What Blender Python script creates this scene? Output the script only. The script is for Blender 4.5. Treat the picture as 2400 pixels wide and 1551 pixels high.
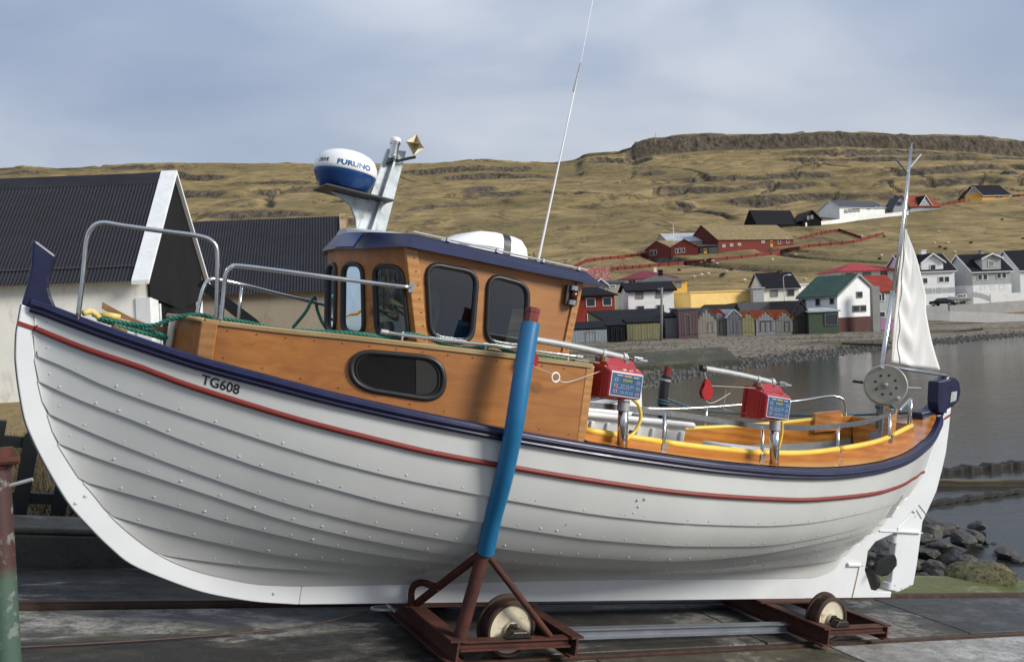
import bpy, math, random
import numpy as np
from mathutils import Matrix, Vector

for o in list(bpy.data.objects): bpy.data.objects.remove(o)
scene = bpy.context.scene
COL = scene.collection
random.seed(7); RNG = np.random.default_rng(7)
R = math.radians

# ------------------------------------------------------------------ camera
EYE = 3.85                      # eye height above the water (water is z = 0)
FPX = 1950.0                    # focal length in pixels of a 2400 px wide frame
PITCH, ROLL = R(1.5), R(2.2)
_f = np.array([0, math.cos(PITCH), -math.sin(PITCH)])
_r0 = np.array([1.0, 0, 0]); _u0 = np.array([0, math.sin(PITCH), math.cos(PITCH)])
CR = _r0*math.cos(ROLL) - _u0*math.sin(ROLL)
CU = _u0*math.cos(ROLL) + _r0*math.sin(ROLL)
CF = _f
cam_d = bpy.data.cameras.new("camera"); cam = bpy.data.objects.new("camera", cam_d); COL.objects.link(cam)
m = Matrix.Identity(4)
for i in range(3):
    m[i][0] = CR[i]; m[i][1] = CU[i]; m[i][2] = -CF[i]
m[2][3] = EYE
cam.matrix_world = m
cam_d.sensor_width = 36; cam_d.lens = 36*FPX/2400
cam_d.clip_start = 0.05; cam_d.clip_end = 6000
scene.camera = cam

# ------------------------------------------------------------------ light
SUN = Vector((0.89, -0.37, 0.47)).normalized()
sun_d = bpy.data.lights.new("sun", 'SUN'); sun_d.energy = 4.1; sun_d.angle = R(17); sun_d.color = (1.0, 0.95, 0.87)
sun = bpy.data.objects.new("sun", sun_d); COL.objects.link(sun)
sun.rotation_euler = SUN.to_track_quat('Z', 'Y').to_euler(); sun.location = (20, -20, 30)
scene.view_settings.view_transform = 'Standard'; scene.view_settings.look = 'None'
scene.view_settings.exposure = 0.0; scene.view_settings.gamma = 1.0
scene.view_settings.use_curve_mapping = False

world = bpy.data.worlds.new("World"); scene.world = world; world.use_nodes = True
nt = world.node_tree; nt.nodes.clear()
def N_(nt, t, **kw):
    n = nt.nodes.new(t)
    for k, v in kw.items():
        if k.startswith('i_'):
            n.inputs[k[2:].replace('_', ' ')].default_value = v
        else: setattr(n, k, v)
    return n
sky = N_(nt, 'ShaderNodeTexSky', sky_type='NISHITA', sun_disc=False)
sky.sun_elevation = math.asin(SUN.z); sky.sun_rotation = math.atan2(SUN.x, SUN.y)
bg = N_(nt, 'ShaderNodeBackground'); bg.inputs['Strength'].default_value = 0.1
tc = N_(nt, 'ShaderNodeTexCoord')
mp1 = N_(nt, 'ShaderNodeMapping'); mp1.inputs['Scale'].default_value = (1.0, 1.0, 2.6)
n1 = N_(nt, 'ShaderNodeTexNoise'); n1.inputs['Scale'].default_value = 2.1; n1.inputs['Detail'].default_value = 5; n1.inputs['Roughness'].default_value = 0.42
n1.inputs['Distortion'].default_value = 0.25
mp1.inputs['Location'].default_value = (0.35, 0.1, 0.9)
r1 = N_(nt, 'ShaderNodeValToRGB')
r1.color_ramp.elements[0].position = 0.36; r1.color_ramp.elements[0].color = (3.0, 3.65, 5.1, 1)
r1.color_ramp.elements[1].position = 0.63; r1.color_ramp.elements[1].color = (5.9, 6.35, 7.1, 1)
e = r1.color_ramp.elements.new(0.5); e.color = (4.15, 4.8, 6.0, 1)
mx = N_(nt, 'ShaderNodeMixRGB'); mx.inputs[0].default_value = 0.9
L = nt.links.new
L(tc.outputs['Generated'], mp1.inputs['Vector']); L(mp1.outputs[0], n1.inputs['Vector']); L(n1.outputs['Fac'], r1.inputs[0])
out = N_(nt, 'ShaderNodeOutputWorld')
sz_ = N_(nt, 'ShaderNodeSeparateXYZ'); L(tc.outputs['Generated'], sz_.inputs[0])
zr = N_(nt, 'ShaderNodeMapRange'); zr.inputs['From Min'].default_value = .0; zr.inputs['From Max'].default_value = .9; zr.inputs['To Min'].default_value = .84; zr.inputs['To Max'].default_value = 1.75
L(sz_.outputs['Z'], zr.inputs['Value'])
cm = N_(nt, 'ShaderNodeVectorMath', operation='SCALE'); L(r1.outputs[0], cm.inputs[0]); L(zr.outputs[0], cm.inputs['Scale'])
L(sky.outputs[0], mx.inputs[1]); L(cm.outputs[0], mx.inputs[2]); L(mx.outputs[0], bg.inputs[0]); L(bg.outputs[0], out.inputs[0])
scene.render.engine = 'CYCLES'

# ------------------------------------------------------------------ helpers
def horizon(x): return 724.44 - 0.03842*(x-1200)
def at(x, y, Y):
    """the world point that lies Y metres ahead in the photo's direction (x, y)"""
    d = CF + CR*(x-1200)/FPX - CU*(y-775.5)/FPX
    d = d/d[1]
    return np.array([0, 0, EYE]) + d*Y

class MB:
    def __init__(s): s.v = []; s.f = []
    def add(s, vs, fs):
        k = len(s.v); s.v += [tuple(map(float, p)) for p in vs]; s.f += [tuple(i+k for i in f) for f in fs]; return s
    def box(s, a, b):
        x0, y0, z0 = a; x1, y1, z1 = b
        return s.add([(x0,y0,z0),(x1,y0,z0),(x1,y1,z0),(x0,y1,z0),(x0,y0,z1),(x1,y0,z1),(x1,y1,z1),(x0,y1,z1)],
                     [(0,3,2,1),(4,5,6,7),(0,1,5,4),(1,2,6,5),(2,3,7,6),(3,0,4,7)])
    def hexa(s, p): # 8 points bottom ring then top ring
        return s.add(p, [(0,3,2,1),(4,5,6,7),(0,1,5,4),(1,2,6,5),(2,3,7,6),(3,0,4,7)])
    def grid(s, P, close_u=False, close_v=False):
        P = np.asarray(P); nu, nv = P.shape[:2]; k = len(s.v)
        s.v += [tuple(map(float, q)) for q in P.reshape(-1, 3)]
        for i in range(nu if close_u else nu-1):
            for j in range(nv if close_v else nv-1):
                a = k+i*nv+j; b = k+i*nv+(j+1) % nv; c = k+((i+1) % nu)*nv+(j+1) % nv; d = k+((i+1) % nu)*nv+j
                s.f.append((a, b, c, d))
        return s
    def tube(s, pts, r, n=8, caps=True):
        pts = [np.array(p, float) for p in pts]; m_ = len(pts)
        rr = r if hasattr(r, '__len__') else [r]*m_
        tang = []
        for i in range(m_):
            t = pts[min(i+1, m_-1)]-pts[max(i-1, 0)]; tang.append(t/(np.linalg.norm(t)+1e-12))
        ref = np.array([0, 0, 1.0]) if abs(tang[0][2]) < 0.9 else np.array([1.0, 0, 0])
        a = np.cross(tang[0], ref); a /= np.linalg.norm(a)
        k = len(s.v)
        for i in range(m_):
            a = a - tang[i]*(a@tang[i]); a /= np.linalg.norm(a)+1e-12
            b = np.cross(tang[i], a)
            for j in range(n):
                th = 2*math.pi*j/n
                s.v.append(tuple(pts[i]+rr[i]*(a*math.cos(th)+b*math.sin(th))))
        for i in range(m_-1):
            for j in range(n):
                s.f.append((k+i*n+j, k+i*n+(j+1) % n, k+(i+1)*n+(j+1) % n, k+(i+1)*n+j))
        if caps:
            s.f.append(tuple(k+j for j in reversed(range(n)))); s.f.append(tuple(k+(m_-1)*n+j for j in range(n)))
        return s
    def prism(s, poly, d, h0, h1):
        """polygon given as 3-D points, pushed from h0*d to h1*d"""
        d = np.array(d, float); n = len(poly); P = [np.array(p, float) for p in poly]
        return s.add([p+d*h0 for p in P]+[p+d*h1 for p in P],
                     [tuple(reversed(range(n))), tuple(range(n, 2*n))]+[(i, (i+1) % n, n+(i+1) % n, n+i) for i in range(n)])
    def lathe(s, prof, c, ax, n=24):
        """profile [(radius, height)] spun about axis ax through c"""
        ax = np.array(ax, float); ax /= np.linalg.norm(ax); c = np.array(c, float)
        ref = np.array([0, 0, 1.0]) if abs(ax[2]) < .9 else np.array([1.0, 0, 0])
        a = np.cross(ax, ref); a /= np.linalg.norm(a); b = np.cross(ax, a)
        P = [[c+ax*h+r*(a*math.cos(2*math.pi*j/n)+b*math.sin(2*math.pi*j/n)) for j in range(n)] for r, h in prof]
        return s.grid(np.array(P), close_v=True)
    def build(s, name, mat, parent=None, smooth=False, bevel=0, auto=None, **props):
        me = bpy.data.meshes.new(name); me.from_pydata(s.v, [], s.f); me.update()
        if mat is not None: me.materials.append(mat)
        o = bpy.data.objects.new(name, me); COL.objects.link(o)
        if parent is not None: o.parent = parent
        if smooth: me.polygons.foreach_set('use_smooth', [True]*len(me.polygons))
        if auto is not None:
            me.polygons.foreach_set('use_smooth', [True]*len(me.polygons)); me.set_sharp_from_angle(angle=R(auto))
        if bevel:
            b = o.modifiers.new('bevel', 'BEVEL'); b.width = bevel; b.segments = 2; b.limit_method = 'ANGLE'; b.angle_limit = R(40)
        for k, v in props.items(): o[k] = v
        return o

def thing(name, label, cat, loc=(0,0,0), rotz=0, group=None, matrix=None):
    o = bpy.data.objects.new(name, None); COL.objects.link(o); o.empty_display_size = 0.2
    if matrix is not None: o.matrix_world = matrix
    else:
        o.location = tuple(float(q) for q in loc); o.rotation_euler = (0, 0, rotz)
    o['label'] = label; o['category'] = cat
    if group: o['group'] = group
    return o

def cub(xs, ys, x):
    xs = np.asarray(xs, float); ys = np.asarray(ys, float); x = np.asarray(x, float)
    d = np.diff(ys)/np.diff(xs); mm = np.zeros(len(xs)); mm[0] = d[0]; mm[-1] = d[-1]
    for i in range(1, len(xs)-1):
        h0 = xs[i]-xs[i-1]; h1 = xs[i+1]-xs[i]
        if d[i-1]*d[i] > 0:
            w1 = 2*h1+h0; w2 = h1+2*h0; mm[i] = (w1+w2)/(w1/d[i-1]+w2/d[i])
    x = np.clip(x, xs[0], xs[-1]); i = np.clip(np.searchsorted(xs, x)-1, 0, len(xs)-2)
    h = xs[i+1]-xs[i]; t = (x-xs[i])/h
    return (2*t**3-3*t*t+1)*ys[i]+(t**3-2*t*t+t)*h*mm[i]+(-2*t**3+3*t*t)*ys[i+1]+(t**3-t*t)*h*mm[i+1]

def smooth_path(pts, n=8):
    """Catmull-Rom through the points"""
    P = [np.array(p, float) for p in pts]; P = [2*P[0]-P[1]]+P+[2*P[-1]-P[-2]]; outp = []
    for i in range(1, len(P)-2):
        for k in range(n):
            t = k/n
            outp.append(0.5*((2*P[i])+(-P[i-1]+P[i+1])*t+(2*P[i-1]-5*P[i]+4*P[i+1]-P[i+2])*t*t+(-P[i-1]+3*P[i]-3*P[i+1]+P[i+2])*t**3))
    outp.append(P[-2]); return outp

def sst(a, b, x): 
    t = np.clip((np.asarray(x, float)-a)/(b-a), 0, 1); return t*t*(3-2*t)

# value noise for the terrain
_perm = RNG.random((256, 256))
def vnoise(x, y):
    x = np.asarray(x, float); y = np.asarray(y, float)
    xi = np.floor(x).astype(int); yi = np.floor(y).astype(int); fx = x-xi; fy = y-yi
    fx = fx*fx*(3-2*fx); fy = fy*fy*(3-2*fy)
    g = lambda a, b: _perm[a % 256, b % 256]
    return (g(xi, yi)*(1-fx)+g(xi+1, yi)*fx)*(1-fy)+(g(xi, yi+1)*(1-fx)+g(xi+1, yi+1)*fx)*fy
def fbm(x, y, o=4):
    s = 0; a = 0.5
    for k in range(o):
        s = s+a*vnoise(x*2**k+17.3*k, y*2**k+5.1*k); a *= 0.5
    return s/(1-0.5**o)

# ------------------------------------------------------------------ materials
def new_mat(name):
    mt = bpy.data.materials.new(name); mt.use_nodes = True
    return mt, mt.node_tree, mt.node_tree.nodes['Principled BSDF']
def ramp(nt, fac, stops):
    r = nt.nodes.new('ShaderNodeValToRGB'); el = r.color_ramp.elements
    while len(el) < len(stops): el.new(0.5)
    for i, (p, c) in enumerate(stops):
        el[i].position = p; el[i].color = (*c, 1) if len(c) == 3 else c
    nt.links.new(fac, r.inputs[0]); return r.outputs[0]
def noise(nt, vec, scale, detail=4, rough=.55, dist=0):
    n = nt.nodes.new('ShaderNodeTexNoise'); n.inputs['Scale'].default_value = scale; n.inputs['Detail'].default_value = detail
    n.inputs['Roughness'].default_value = rough; n.inputs['Distortion'].default_value = dist
    nt.links.new(vec, n.inputs['Vector']); return n.outputs['Fac']
def coords(nt, scale=(1,1,1), kind='Object', rot=(0,0,0)):
    t = nt.nodes.new('ShaderNodeTexCoord'); m_ = nt.nodes.new('ShaderNodeMapping')
    m_.inputs['Scale'].default_value = scale; m_.inputs['Rotation'].default_value = rot
    nt.links.new(t.outputs[kind], m_.inputs['Vector']); return m_.outputs[0]
def geo_pos(nt, scale=(1,1,1)):
    t = nt.nodes.new('ShaderNodeNewGeometry'); m_ = nt.nodes.new('ShaderNodeMapping'); m_.inputs['Scale'].default_value = scale
    nt.links.new(t.outputs['Position'], m_.inputs['Vector']); return m_.outputs[0]
def mixc(nt, fac, a, b, mode='MIX'):
    n = nt.nodes.new('ShaderNodeMixRGB'); n.blend_type = mode
    for i, q in ((0, fac), (1, a), (2, b)):
        if hasattr(q, 'is_linked') or hasattr(q, 'node'): nt.links.new(q, n.inputs[i])
        elif i == 0: n.inputs[0].default_value = q
        else: n.inputs[i].default_value = (*q, 1)
    return n.outputs[0]
def math_(nt, op, a, b=None, clamp=False):
    n = nt.nodes.new('ShaderNodeMath'); n.operation = op; n.use_clamp = clamp
    for i, q in ((0, a), (1, b)):
        if q is None: continue
        if hasattr(q, 'node'): nt.links.new(q, n.inputs[i])
        else: n.inputs[i].default_value = q
    return n.outputs[0]
def bump(nt, bs, h, strength=.3, dist=.01):
    b = nt.nodes.new('ShaderNodeBump'); b.inputs['Strength'].default_value = strength; b.inputs['Distance'].default_value = dist
    nt.links.new(h, b.inputs['Height']); nt.links.new(b.outputs[0], bs.inputs['Normal'])

def paint(name, col, rough=.4, metal=0, var=.18, scale=6, dirt=None, bumpy=.0, spec=.5, coat=0, dirt_at=(.6,.75), stretch=(1,1,1)):
    """painted or plain surface with uneven tone and optional dirt of its own shape"""
    mt, nt, bs = new_mat(name)
    v = coords(nt, stretch)
    f = noise(nt, v, scale, 5, .6)
    lo = tuple(c*(1-var) for c in col); hi = tuple(min(1, c*(1+var*.6)) for c in col)
    c = ramp(nt, f, [(.3, lo), (.7, hi)])
    if dirt:
        f2 = noise(nt, v, scale*2.7, 6, .7, .4)
        c = mixc(nt, ramp(nt, f2, [(dirt_at[0], (0,0,0)), (dirt_at[1], (1,1,1))]), c, dirt)
    nt.links.new(c, bs.inputs['Base Color'])
    rr = ramp(nt, f, [(.2, (rough*.8,)*3), (.8, (min(1, rough*1.25),)*3)])
    nt.links.new(rr, bs.inputs['Roughness'])
    bs.inputs['Metallic'].default_value = metal; bs.inputs['Specular IOR Level'].default_value = spec
    if coat: bs.inputs['Coat Weight'].default_value = coat; bs.inputs['Coat Roughness'].default_value = .15
    if bumpy: bump(nt, bs, noise(nt, v, scale*8, 4, .6), bumpy, .004)
    return mt

def wood(name, dark, light, grain=(3, 22, 22), rough=.38, coat=.25, wave=.3, worn=None):
    mt, nt, bs = new_mat(name)
    v = coords(nt, grain)
    g = noise(nt, v, 1.6, 6, .62, .9)
    w = nt.nodes.new('ShaderNodeTexWave'); w.wave_type = 'BANDS'; w.bands_direction = 'Z'
    w.inputs['Scale'].default_value = .32; w.inputs['Distortion'].default_value = 9; w.inputs['Detail'].default_value = 3; w.inputs['Detail Scale'].default_value = .7
    nt.links.new(v, w.inputs['Vector'])
    f = math_(nt, 'ADD', math_(nt, 'MULTIPLY', g, 1-wave), math_(nt, 'MULTIPLY', w.outputs['Fac'], wave))
    c = ramp(nt, f, [(.25, dark), (.5, tuple((a+b)/2 for a, b in zip(dark, light))), (.75, light)])
    big = noise(nt, coords(nt), 2.2, 3, .5)
    c = mixc(nt, ramp(nt, big, [(.35, (0,0,0)), (.7, (.45,)*3)]), c, tuple(a*.62 for a in dark))
    knots = noise(nt, coords(nt, (1, 1, 1.4)), 9, 2, .4)
    c = mixc(nt, ramp(nt, knots, [(.76, (0,0,0)), (.82, (.75,)*3)]), c, tuple(a*.25 for a in dark))
    if worn: c = mixc(nt, ramp(nt, noise(nt, v, 3, 5, .7), [(.5, (0,0,0)), (.72, (1,1,1))]), c, worn)
    nt.links.new(c, bs.inputs['Base Color'])
    bs.inputs['Roughness'].default_value = rough; bs.inputs['Coat Weight'].default_value = coat; bs.inputs['Coat Roughness'].default_value = .2
    bump(nt, bs, g, .12, .003)
    return mt

def glass(name, tint=(.35,.4,.42), refl=.12):
    mt = bpy.data.materials.new(name); mt.use_nodes = True; nt = mt.node_tree; nt.nodes.clear()
    o = nt.nodes.new('ShaderNodeOutputMaterial'); tr = nt.nodes.new('ShaderNodeBsdfTransparent'); tr.inputs[0].default_value = (*tint, 1)
    gl = nt.nodes.new('ShaderNodeBsdfGlossy'); gl.inputs['Roughness'].default_value = .02; gl.inputs[0].default_value = (.78, .9, .96, 1)
    fr = nt.nodes.new('ShaderNodeFresnel'); fr.inputs[0].default_value = 1.5
    mx = nt.nodes.new('ShaderNodeMixShader')
    nt.links.new(math_(nt, 'ADD', fr.outputs[0], refl, True), mx.inputs[0])
    nt.links.new(tr.outputs[0], mx.inputs[1]); nt.links.new(gl.outputs[0], mx.inputs[2]); nt.links.new(mx.outputs[0], o.inputs[0])
    return mt

M = {}
M['hull'] = paint('hull_white_paint', (.52,.53,.515), .34, var=.05, scale=3.5, dirt=(.5,.5,.44), dirt_at=(.66,.9), bumpy=.05)
M['keel'] = paint('keel_white_paint', (.63,.65,.66), .4, var=.05, scale=3, dirt=(.5,.44,.34), dirt_at=(.68,.92), bumpy=.06)
M['navy'] = paint('navy_gloss_paint', (.007,.009,.042), .33, var=.3, scale=9, dirt=(.07,.075,.10), dirt_at=(.70,.78), bumpy=.05)
M['stripe'] = paint('red_stripe_paint', (.17,.017,.011), .55, var=.12)
M['ply'] = wood('varnished_plywood', (.25,.085,.014), (.43,.175,.036), (1.1, 11, 11), .42, .15, wave=.06)
M['ply2'] = wood('varnished_cabin_plywood', (.26,.10,.022), (.42,.185,.05), (1.2, 11, 11), .42, .15, wave=.06)
M['teak'] = wood('varnished_pine', (.36,.12,.016), (.60,.24,.045), (1.6, 14, 14), .25, .6)
M['trimwood'] = wood('light_trim_wood', (.34,.15,.035), (.50,.24,.075), (3, 20, 20), .35, .4)
M['palewood'] = wood('pale_capping_wood', (.30,.20,.09), (.44,.32,.16), (3, 20, 20), .5, .1)
M['steel'] = paint('stainless_steel', (.56,.56,.54), .2, 1.0, var=.12, scale=14)
M['alu'] = paint('dull_aluminium', (.40,.41,.41), .6, .5, var=.2, scale=20, dirt=(.3,.3,.28), dirt_at=(.6,.75))
M['galv'] = paint('galvanised_steel', (.46,.50,.52), .5, .45, var=.35, scale=7, dirt=(.30,.32,.33), dirt_at=(.52,.62))
M['black'] = paint('black_rubber', (.012,.012,.013), .45, var=.2)
M['dark'] = paint('dark_interior', (.02,.02,.02), .8)
M['wplastic'] = paint('white_plastic', (.72,.72,.70), .35, var=.05, dirt=(.5,.46,.38), dirt_at=(.68,.85))
M['glass'] = glass('window_glass', (.16,.18,.19), .09)
M['smoke'] = glass('smoked_glass', (.05,.045,.04), .01)
M['roofgrey'] = paint('grey_roof_paint', (.45,.47,.49), .5, var=.1, dirt=(.3,.3,.3))
M['reel_red'] = paint('red_machine_enamel', (.33,.010,.013), .28, var=.12, coat=.3)
M['panel_blue'] = paint('blue_keypad_print', (.025,.085,.19), .4, var=.06)
M['lcd'] = paint('green_lcd', (.16,.22,.13), .2, var=.05)
M['cream'] = paint('cream_print', (.50,.48,.41), .5, var=.05)
M['orange'] = paint('orange_print', (.6,.28,.05), .5, var=.05)
M['yellow'] = paint('yellow_hose_plastic', (.72,.50,.07), .42, var=.1, dirt=(.5,.36,.1), dirt_at=(.62,.8))
M['rope_g'] = paint('green_polypropylene_rope', (.016,.15,.10), .6, var=.4, scale=60)
M['rope_y'] = paint('pale_yellow_rope', (.62,.48,.16), .6, var=.3, scale=40)
M['rope_b'] = paint('teal_rope', (.05,.12,.15), .7, var=.4, scale=50)
M['rope_w'] = paint('pale_line', (.55,.5,.4), .7, var=.2)
M['sail'] = None
M['radar_w'] = paint('radome_white', (.74,.74,.72), .3, var=.04, dirt=(.6,.58,.5), dirt_at=(.66,.86))
M['radar_b'] = paint('radome_blue', (.006,.045,.16), .3, var=.15)
M['letter'] = paint('black_lettering', (.012,.012,.014), .4, var=.1)
M['fblue'] = paint('blue_lettering', (.01,.08,.22), .4, var=.1)
M['bluepipe'] = paint('blue_plastic_pipe', (.010,.135,.29), .42, var=.12, scale=5, dirt=(.02,.09,.2), dirt_at=(.6,.8), bumpy=.05)
M['rust'] = paint('rusty_red_oxide_steel', (.075,.021,.013), .75, .1, var=.5, scale=8, dirt=(.035,.018,.013), dirt_at=(.5,.7), bumpy=.4)
M['rustcap'] = paint('red_oxide_cap', (.16,.022,.018), .6, var=.3, scale=15, bumpy=.2)
M['wheel'] = paint('cream_wheel_paint', (.58,.52,.38), .6, var=.12, scale=6, dirt=(.22,.08,.02), dirt_at=(.6,.68), bumpy=.2)
M['tread'] = paint('worn_iron_tread', (.075,.045,.032), .55, .4, var=.4, scale=10, bumpy=.3)
M['brass'] = paint('oily_dark_hub', (.03,.025,.02), .4, .5, var=.4, scale=12)
M['gbar'] = paint('grey_steel_bar', (.20,.22,.25), .45, .5, var=.2)
M['prop'] = paint('dark_bronze_propeller', (.055,.054,.048), .5, .5, var=.35, scale=9)
M['drum'] = paint('aged_grey_drum', (.235,.225,.18), .45, .2, var=.16, scale=5, dirt=(.28,.26,.19), dirt_at=(.55,.75))
M['deckgrey'] = paint('grey_deck_paint', (.30,.31,.29), .6, var=.15, dirt=(.2,.2,.18))
M['green_cloth'] = paint('dark_blue_cloth', (.012,.03,.12), .8, var=.3)
M['pane_smoked'] = paint('smoked_acrylic', (.008,.007,.0065), .22, var=.3, scale=2, spec=.22)
M['glassred'] = paint('dark_red_lens', (.05,.006,.006), .1, var=.1)
# ------------------------------------------------------------------ slipway frame: s along the rails (down to the water), t towards the photographer, n up from the slab
S_ = np.array([0.85385, 0.48291, -0.19426]); T_ = np.array([0.48857, -0.87227, -0.02089]); N_v = np.array([0.17954, 0.07707, 0.98073])
O_ = np.array([-0.44664, 5.51957, EYE-2.12381])
SLIP = Matrix.Identity(4)
for i in range(3):
    SLIP[i][0] = S_[i]; SLIP[i][1] = -T_[i]; SLIP[i][2] = N_v[i]; SLIP[i][3] = O_[i]
def W(s, t, n): return O_+S_*s+T_*t+N_v*n
def B(s, t, n): return (s, -t, n)

# ------------------------------------------------------------------ terrain
SHORE = np.array([(9.5,6.0),(8.2,8.5),(6.6,10.6),(5.6,11.8),(4.6,14),(3.4,18),(2.6,23),(3.0,30),(5.4,38),(8.5,42.5),(13.4,47.8),(18.5,52.5),(25.5,58.6),(32,62.6),(43,70),(62,76),(95,80),(160,84),(400,100)], float)
RX = [-400,0,60,160,300,400,700,954,1099,1300,1352,1366,1378,1450,1480,1490,1531,1669,1808,1969,2108,2270,2400,2700,3300]
RE = [360,365,371,363,372,370,357,347,347,334,336,345,349,351,359,371,380,386,383,383,371,359,340,318,290]
HY = [130,160,210,270,310,400,480,545]
HE = [-14,55,105,175,212,265,300,335]
LY = [0,14,22,35,50,80,95,115,130]
LZ = [2.35,2.2,2.2,1.6,.65,.62,1.5,2.0,2.95]
def shore_dist(X, Y):
    """distance to the waterline, positive on the land side"""
    X = np.asarray(X, float); Y = np.asarray(Y, float); d = np.full(X.shape, 1e9); sg = np.ones(X.shape)
    for (x0, y0), (x1, y1) in zip(SHORE[:-1], SHORE[1:]):
        ex, ey = x1-x0, y1-y0; l2 = ex*ex+ey*ey
        t = np.clip(((X-x0)*ex+(Y-y0)*ey)/l2, 0, 1); px = x0+t*ex; py = y0+t*ey
        dd = np.hypot(X-px, Y-py); cr = ex*(Y-y0)-ey*(X-x0)
        up = dd < d; d = np.where(up, dd, d); sg = np.where(up, np.where(cr > 0, 1.0, -1.0), sg)
    return d*sg
def terrain(X, Y, detail=True):
    X = np.asarray(X, float); Y = np.asarray(Y, float); u = X/np.maximum(Y, 1)
    px = 1200+1950*u-13
    d = shore_dist(X, Y)
    lim = np.interp(Y, [8, 14, 25, 40, 60], [.30, .26, .2, .03, .022])
    wob = (fbm(X*.35, Y*.35, 3)-.5)*.35*sst(0, 6, np.abs(d))
    low = np.interp(Y, LY, LZ)
    right = sst(.38, .44, u)*sst(84, 90, Y)
    low = np.where(Y < 130, np.maximum(low, right*2.05), low)
    zl = np.minimum(low, np.where(d > 0, lim*d, .11*d)) + wob*np.where(Y > 30, .35, .5)
    zl = np.maximum(zl, -2.5)
    er = np.interp(px, RX, RE)
    cl = sst(1462, 1492, px)
    er = 352+(er-352)*sst(400, 540, Y)
    hum = 10*(fbm(X*.012, Y*.008, 3)-.5)
    e = np.interp(Y, HY, HE)*((er-cl*34*sst(440, 545, Y))/335) + hum*sst(150, 230, Y)*(1-sst(470, 540, Y))
    rise = er-np.where(cl > .5, 34, 0)
    Yc = 545+6*(fbm(X*.02, X*0+3, 3)-.5)
    e = np.where(Y > 545, rise+(er-rise)*np.where(cl > .5, sst(Yc+1, Yc+9, Y), sst(545, 620, Y)), e)
    band = np.exp(-((px-1180)/190)**2)*6+np.exp(-((px-1780)/120)**2)*3
    e = e+band*sst(383, 390, Y)*(1-sst(405, 450, Y))
    zh = EYE+e*Y/1950
    zh = np.where(Y > 640, zh-(Y-640)*.12, zh)
    if detail:
        k = sst(140, 200, Y)*(1-sst(530, 545, Y)*(Y < 556))
        ph = zh/11.0+1.6*fbm(X*.010, Y*.010, 3)+.4*fbm(X*.05, Y*.05, 2)
        zh = zh+sst(250, 330, Y)*k*5.0*(sst(.40, .60, ph % 1)-(ph % 1))*sst(.42, .60, fbm(X*.011+9, Y*.02, 3))
        g = np.abs(fbm(X*.022+.010*Y, Y*.006, 3)-.5)
        zh = zh-k*3.2*np.clip(1-g/.022, 0, 1)*sst(.44, .56, fbm(X*.02+31, Y*.02, 2))
        k = k*(.25+.75*sst(210, 320, Y))
        g2 = np.abs(fbm(X*.03-.022*Y+50, Y*.010, 3)-.5)
        zh = zh-k*2.2*np.clip(1-g2/.016, 0, 1)*sst(.5, .6, fbm(X*.015+71, Y*.015, 2))
        zh = zh+k*(.5+1.5*sst(230, 330, Y))*(fbm(X*.06, Y*.06, 4)-.5)
        ck = cl*sst(545, 548, Y)*(1-sst(556, 560, Y))
        zh = zh+ck*2.6*(fbm(X*.22, X*.05, 3)-.5)
        zh = zh+sst(600, 640, Y)*.5*(fbm(X*.05, Y*.05, 2)-.5)
    h = sst(122, 140, Y)
    z = zl*(1-h)+zh*h
    # the bank beside the slip and the bed under its slabs
    rx = X-O_[0]; ry = Y-O_[1]
    s = (rx*S_[0]+ry*S_[1])/(S_[0]**2+S_[1]**2); t = (rx*T_[0]+ry*T_[1])/(T_[0]**2+T_[1]**2)
    zs = O_[2]+S_[2]*s+T_[2]*t
    zb = np.interp(s, [-9, -2.5, 0, 2, 3.5, 5, 8, 12], [2.75, 2.36, 1.95, 1.5, 1.0, .55, .05, -.6])
    far = sst(-5.5, -2.2, t)
    z = np.where((Y < 20) & (t < 0), z*(1-far)+zb*far, z)
    on = (t > -1.7) & (Y < 22) & (s > -14) & (s < 16)
    z = np.where(on, np.minimum(z, zs-.30), z)
    return z
def tz(x, y): return float(terrain(np.array([x]), np.array([y]))[0])
def ground_at(px, py, y0=60, y1=560):
    """where the photo's direction (px, py) meets the terrain"""
    Ys = np.linspace(y0, y1, 1500); d = at(px, py, 1.0)-np.array([0, 0, EYE])
    X = d[0]*Ys; Z = EYE+d[2]*Ys; H = terrain(X, Ys)
    i = np.argmax(H >= Z) if (H >= Z).any() else len(Ys)-1
    return np.array([X[i], Ys[i], H[i]])

ys = np.concatenate([np.geomspace(3.0, 120, 150), np.linspace(121, 380, 190), np.linspace(381, 410, 30), np.linspace(411, 541, 80), np.linspace(542, 562, 42), np.linspace(563, 640, 30), np.geomspace(650, 2500, 14)])
us = np.concatenate([np.linspace(-2.2, -.86, 30), np.linspace(-.85, .85, 620), np.linspace(.86, 2.4, 34)])
YY, UU = np.meshgrid(ys, us, indexing='ij'); XX = UU*YY
ZZ = terrain(XX, YY)
tm = MB().grid(np.dstack([XX, YY, ZZ]))
dd = shore_dist(XX, YY)
pxs = 1200+1950*UU-13
beach = (sst(104, 92, YY)*sst(24, 27, YY)*sst(60, 30, np.abs(XX-25)-15)).ravel()
wet = (sst(3.5, .3, np.abs(dd-.6)+1.6*(fbm(XX*.4, YY*.4, 3)-.5))*sst(110, 90, YY)).ravel()
wet = np.maximum(wet, (.8*sst(13, 11, YY)*sst(.5, -.5, XX)).ravel())  # left bank is not wet: shade put into colour as dark soil tone
cliff = (sst(1465, 1500, pxs)*sst(541, 547, YY)*sst(566, 557, YY)).ravel()
bandm = np.clip(np.exp(-((pxs-1180)/200)**2)*1.2+np.exp(-((pxs-1780)/130)**2), 0, 1)*sst(381, 385, YY)*sst(410, 398, YY)
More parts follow.
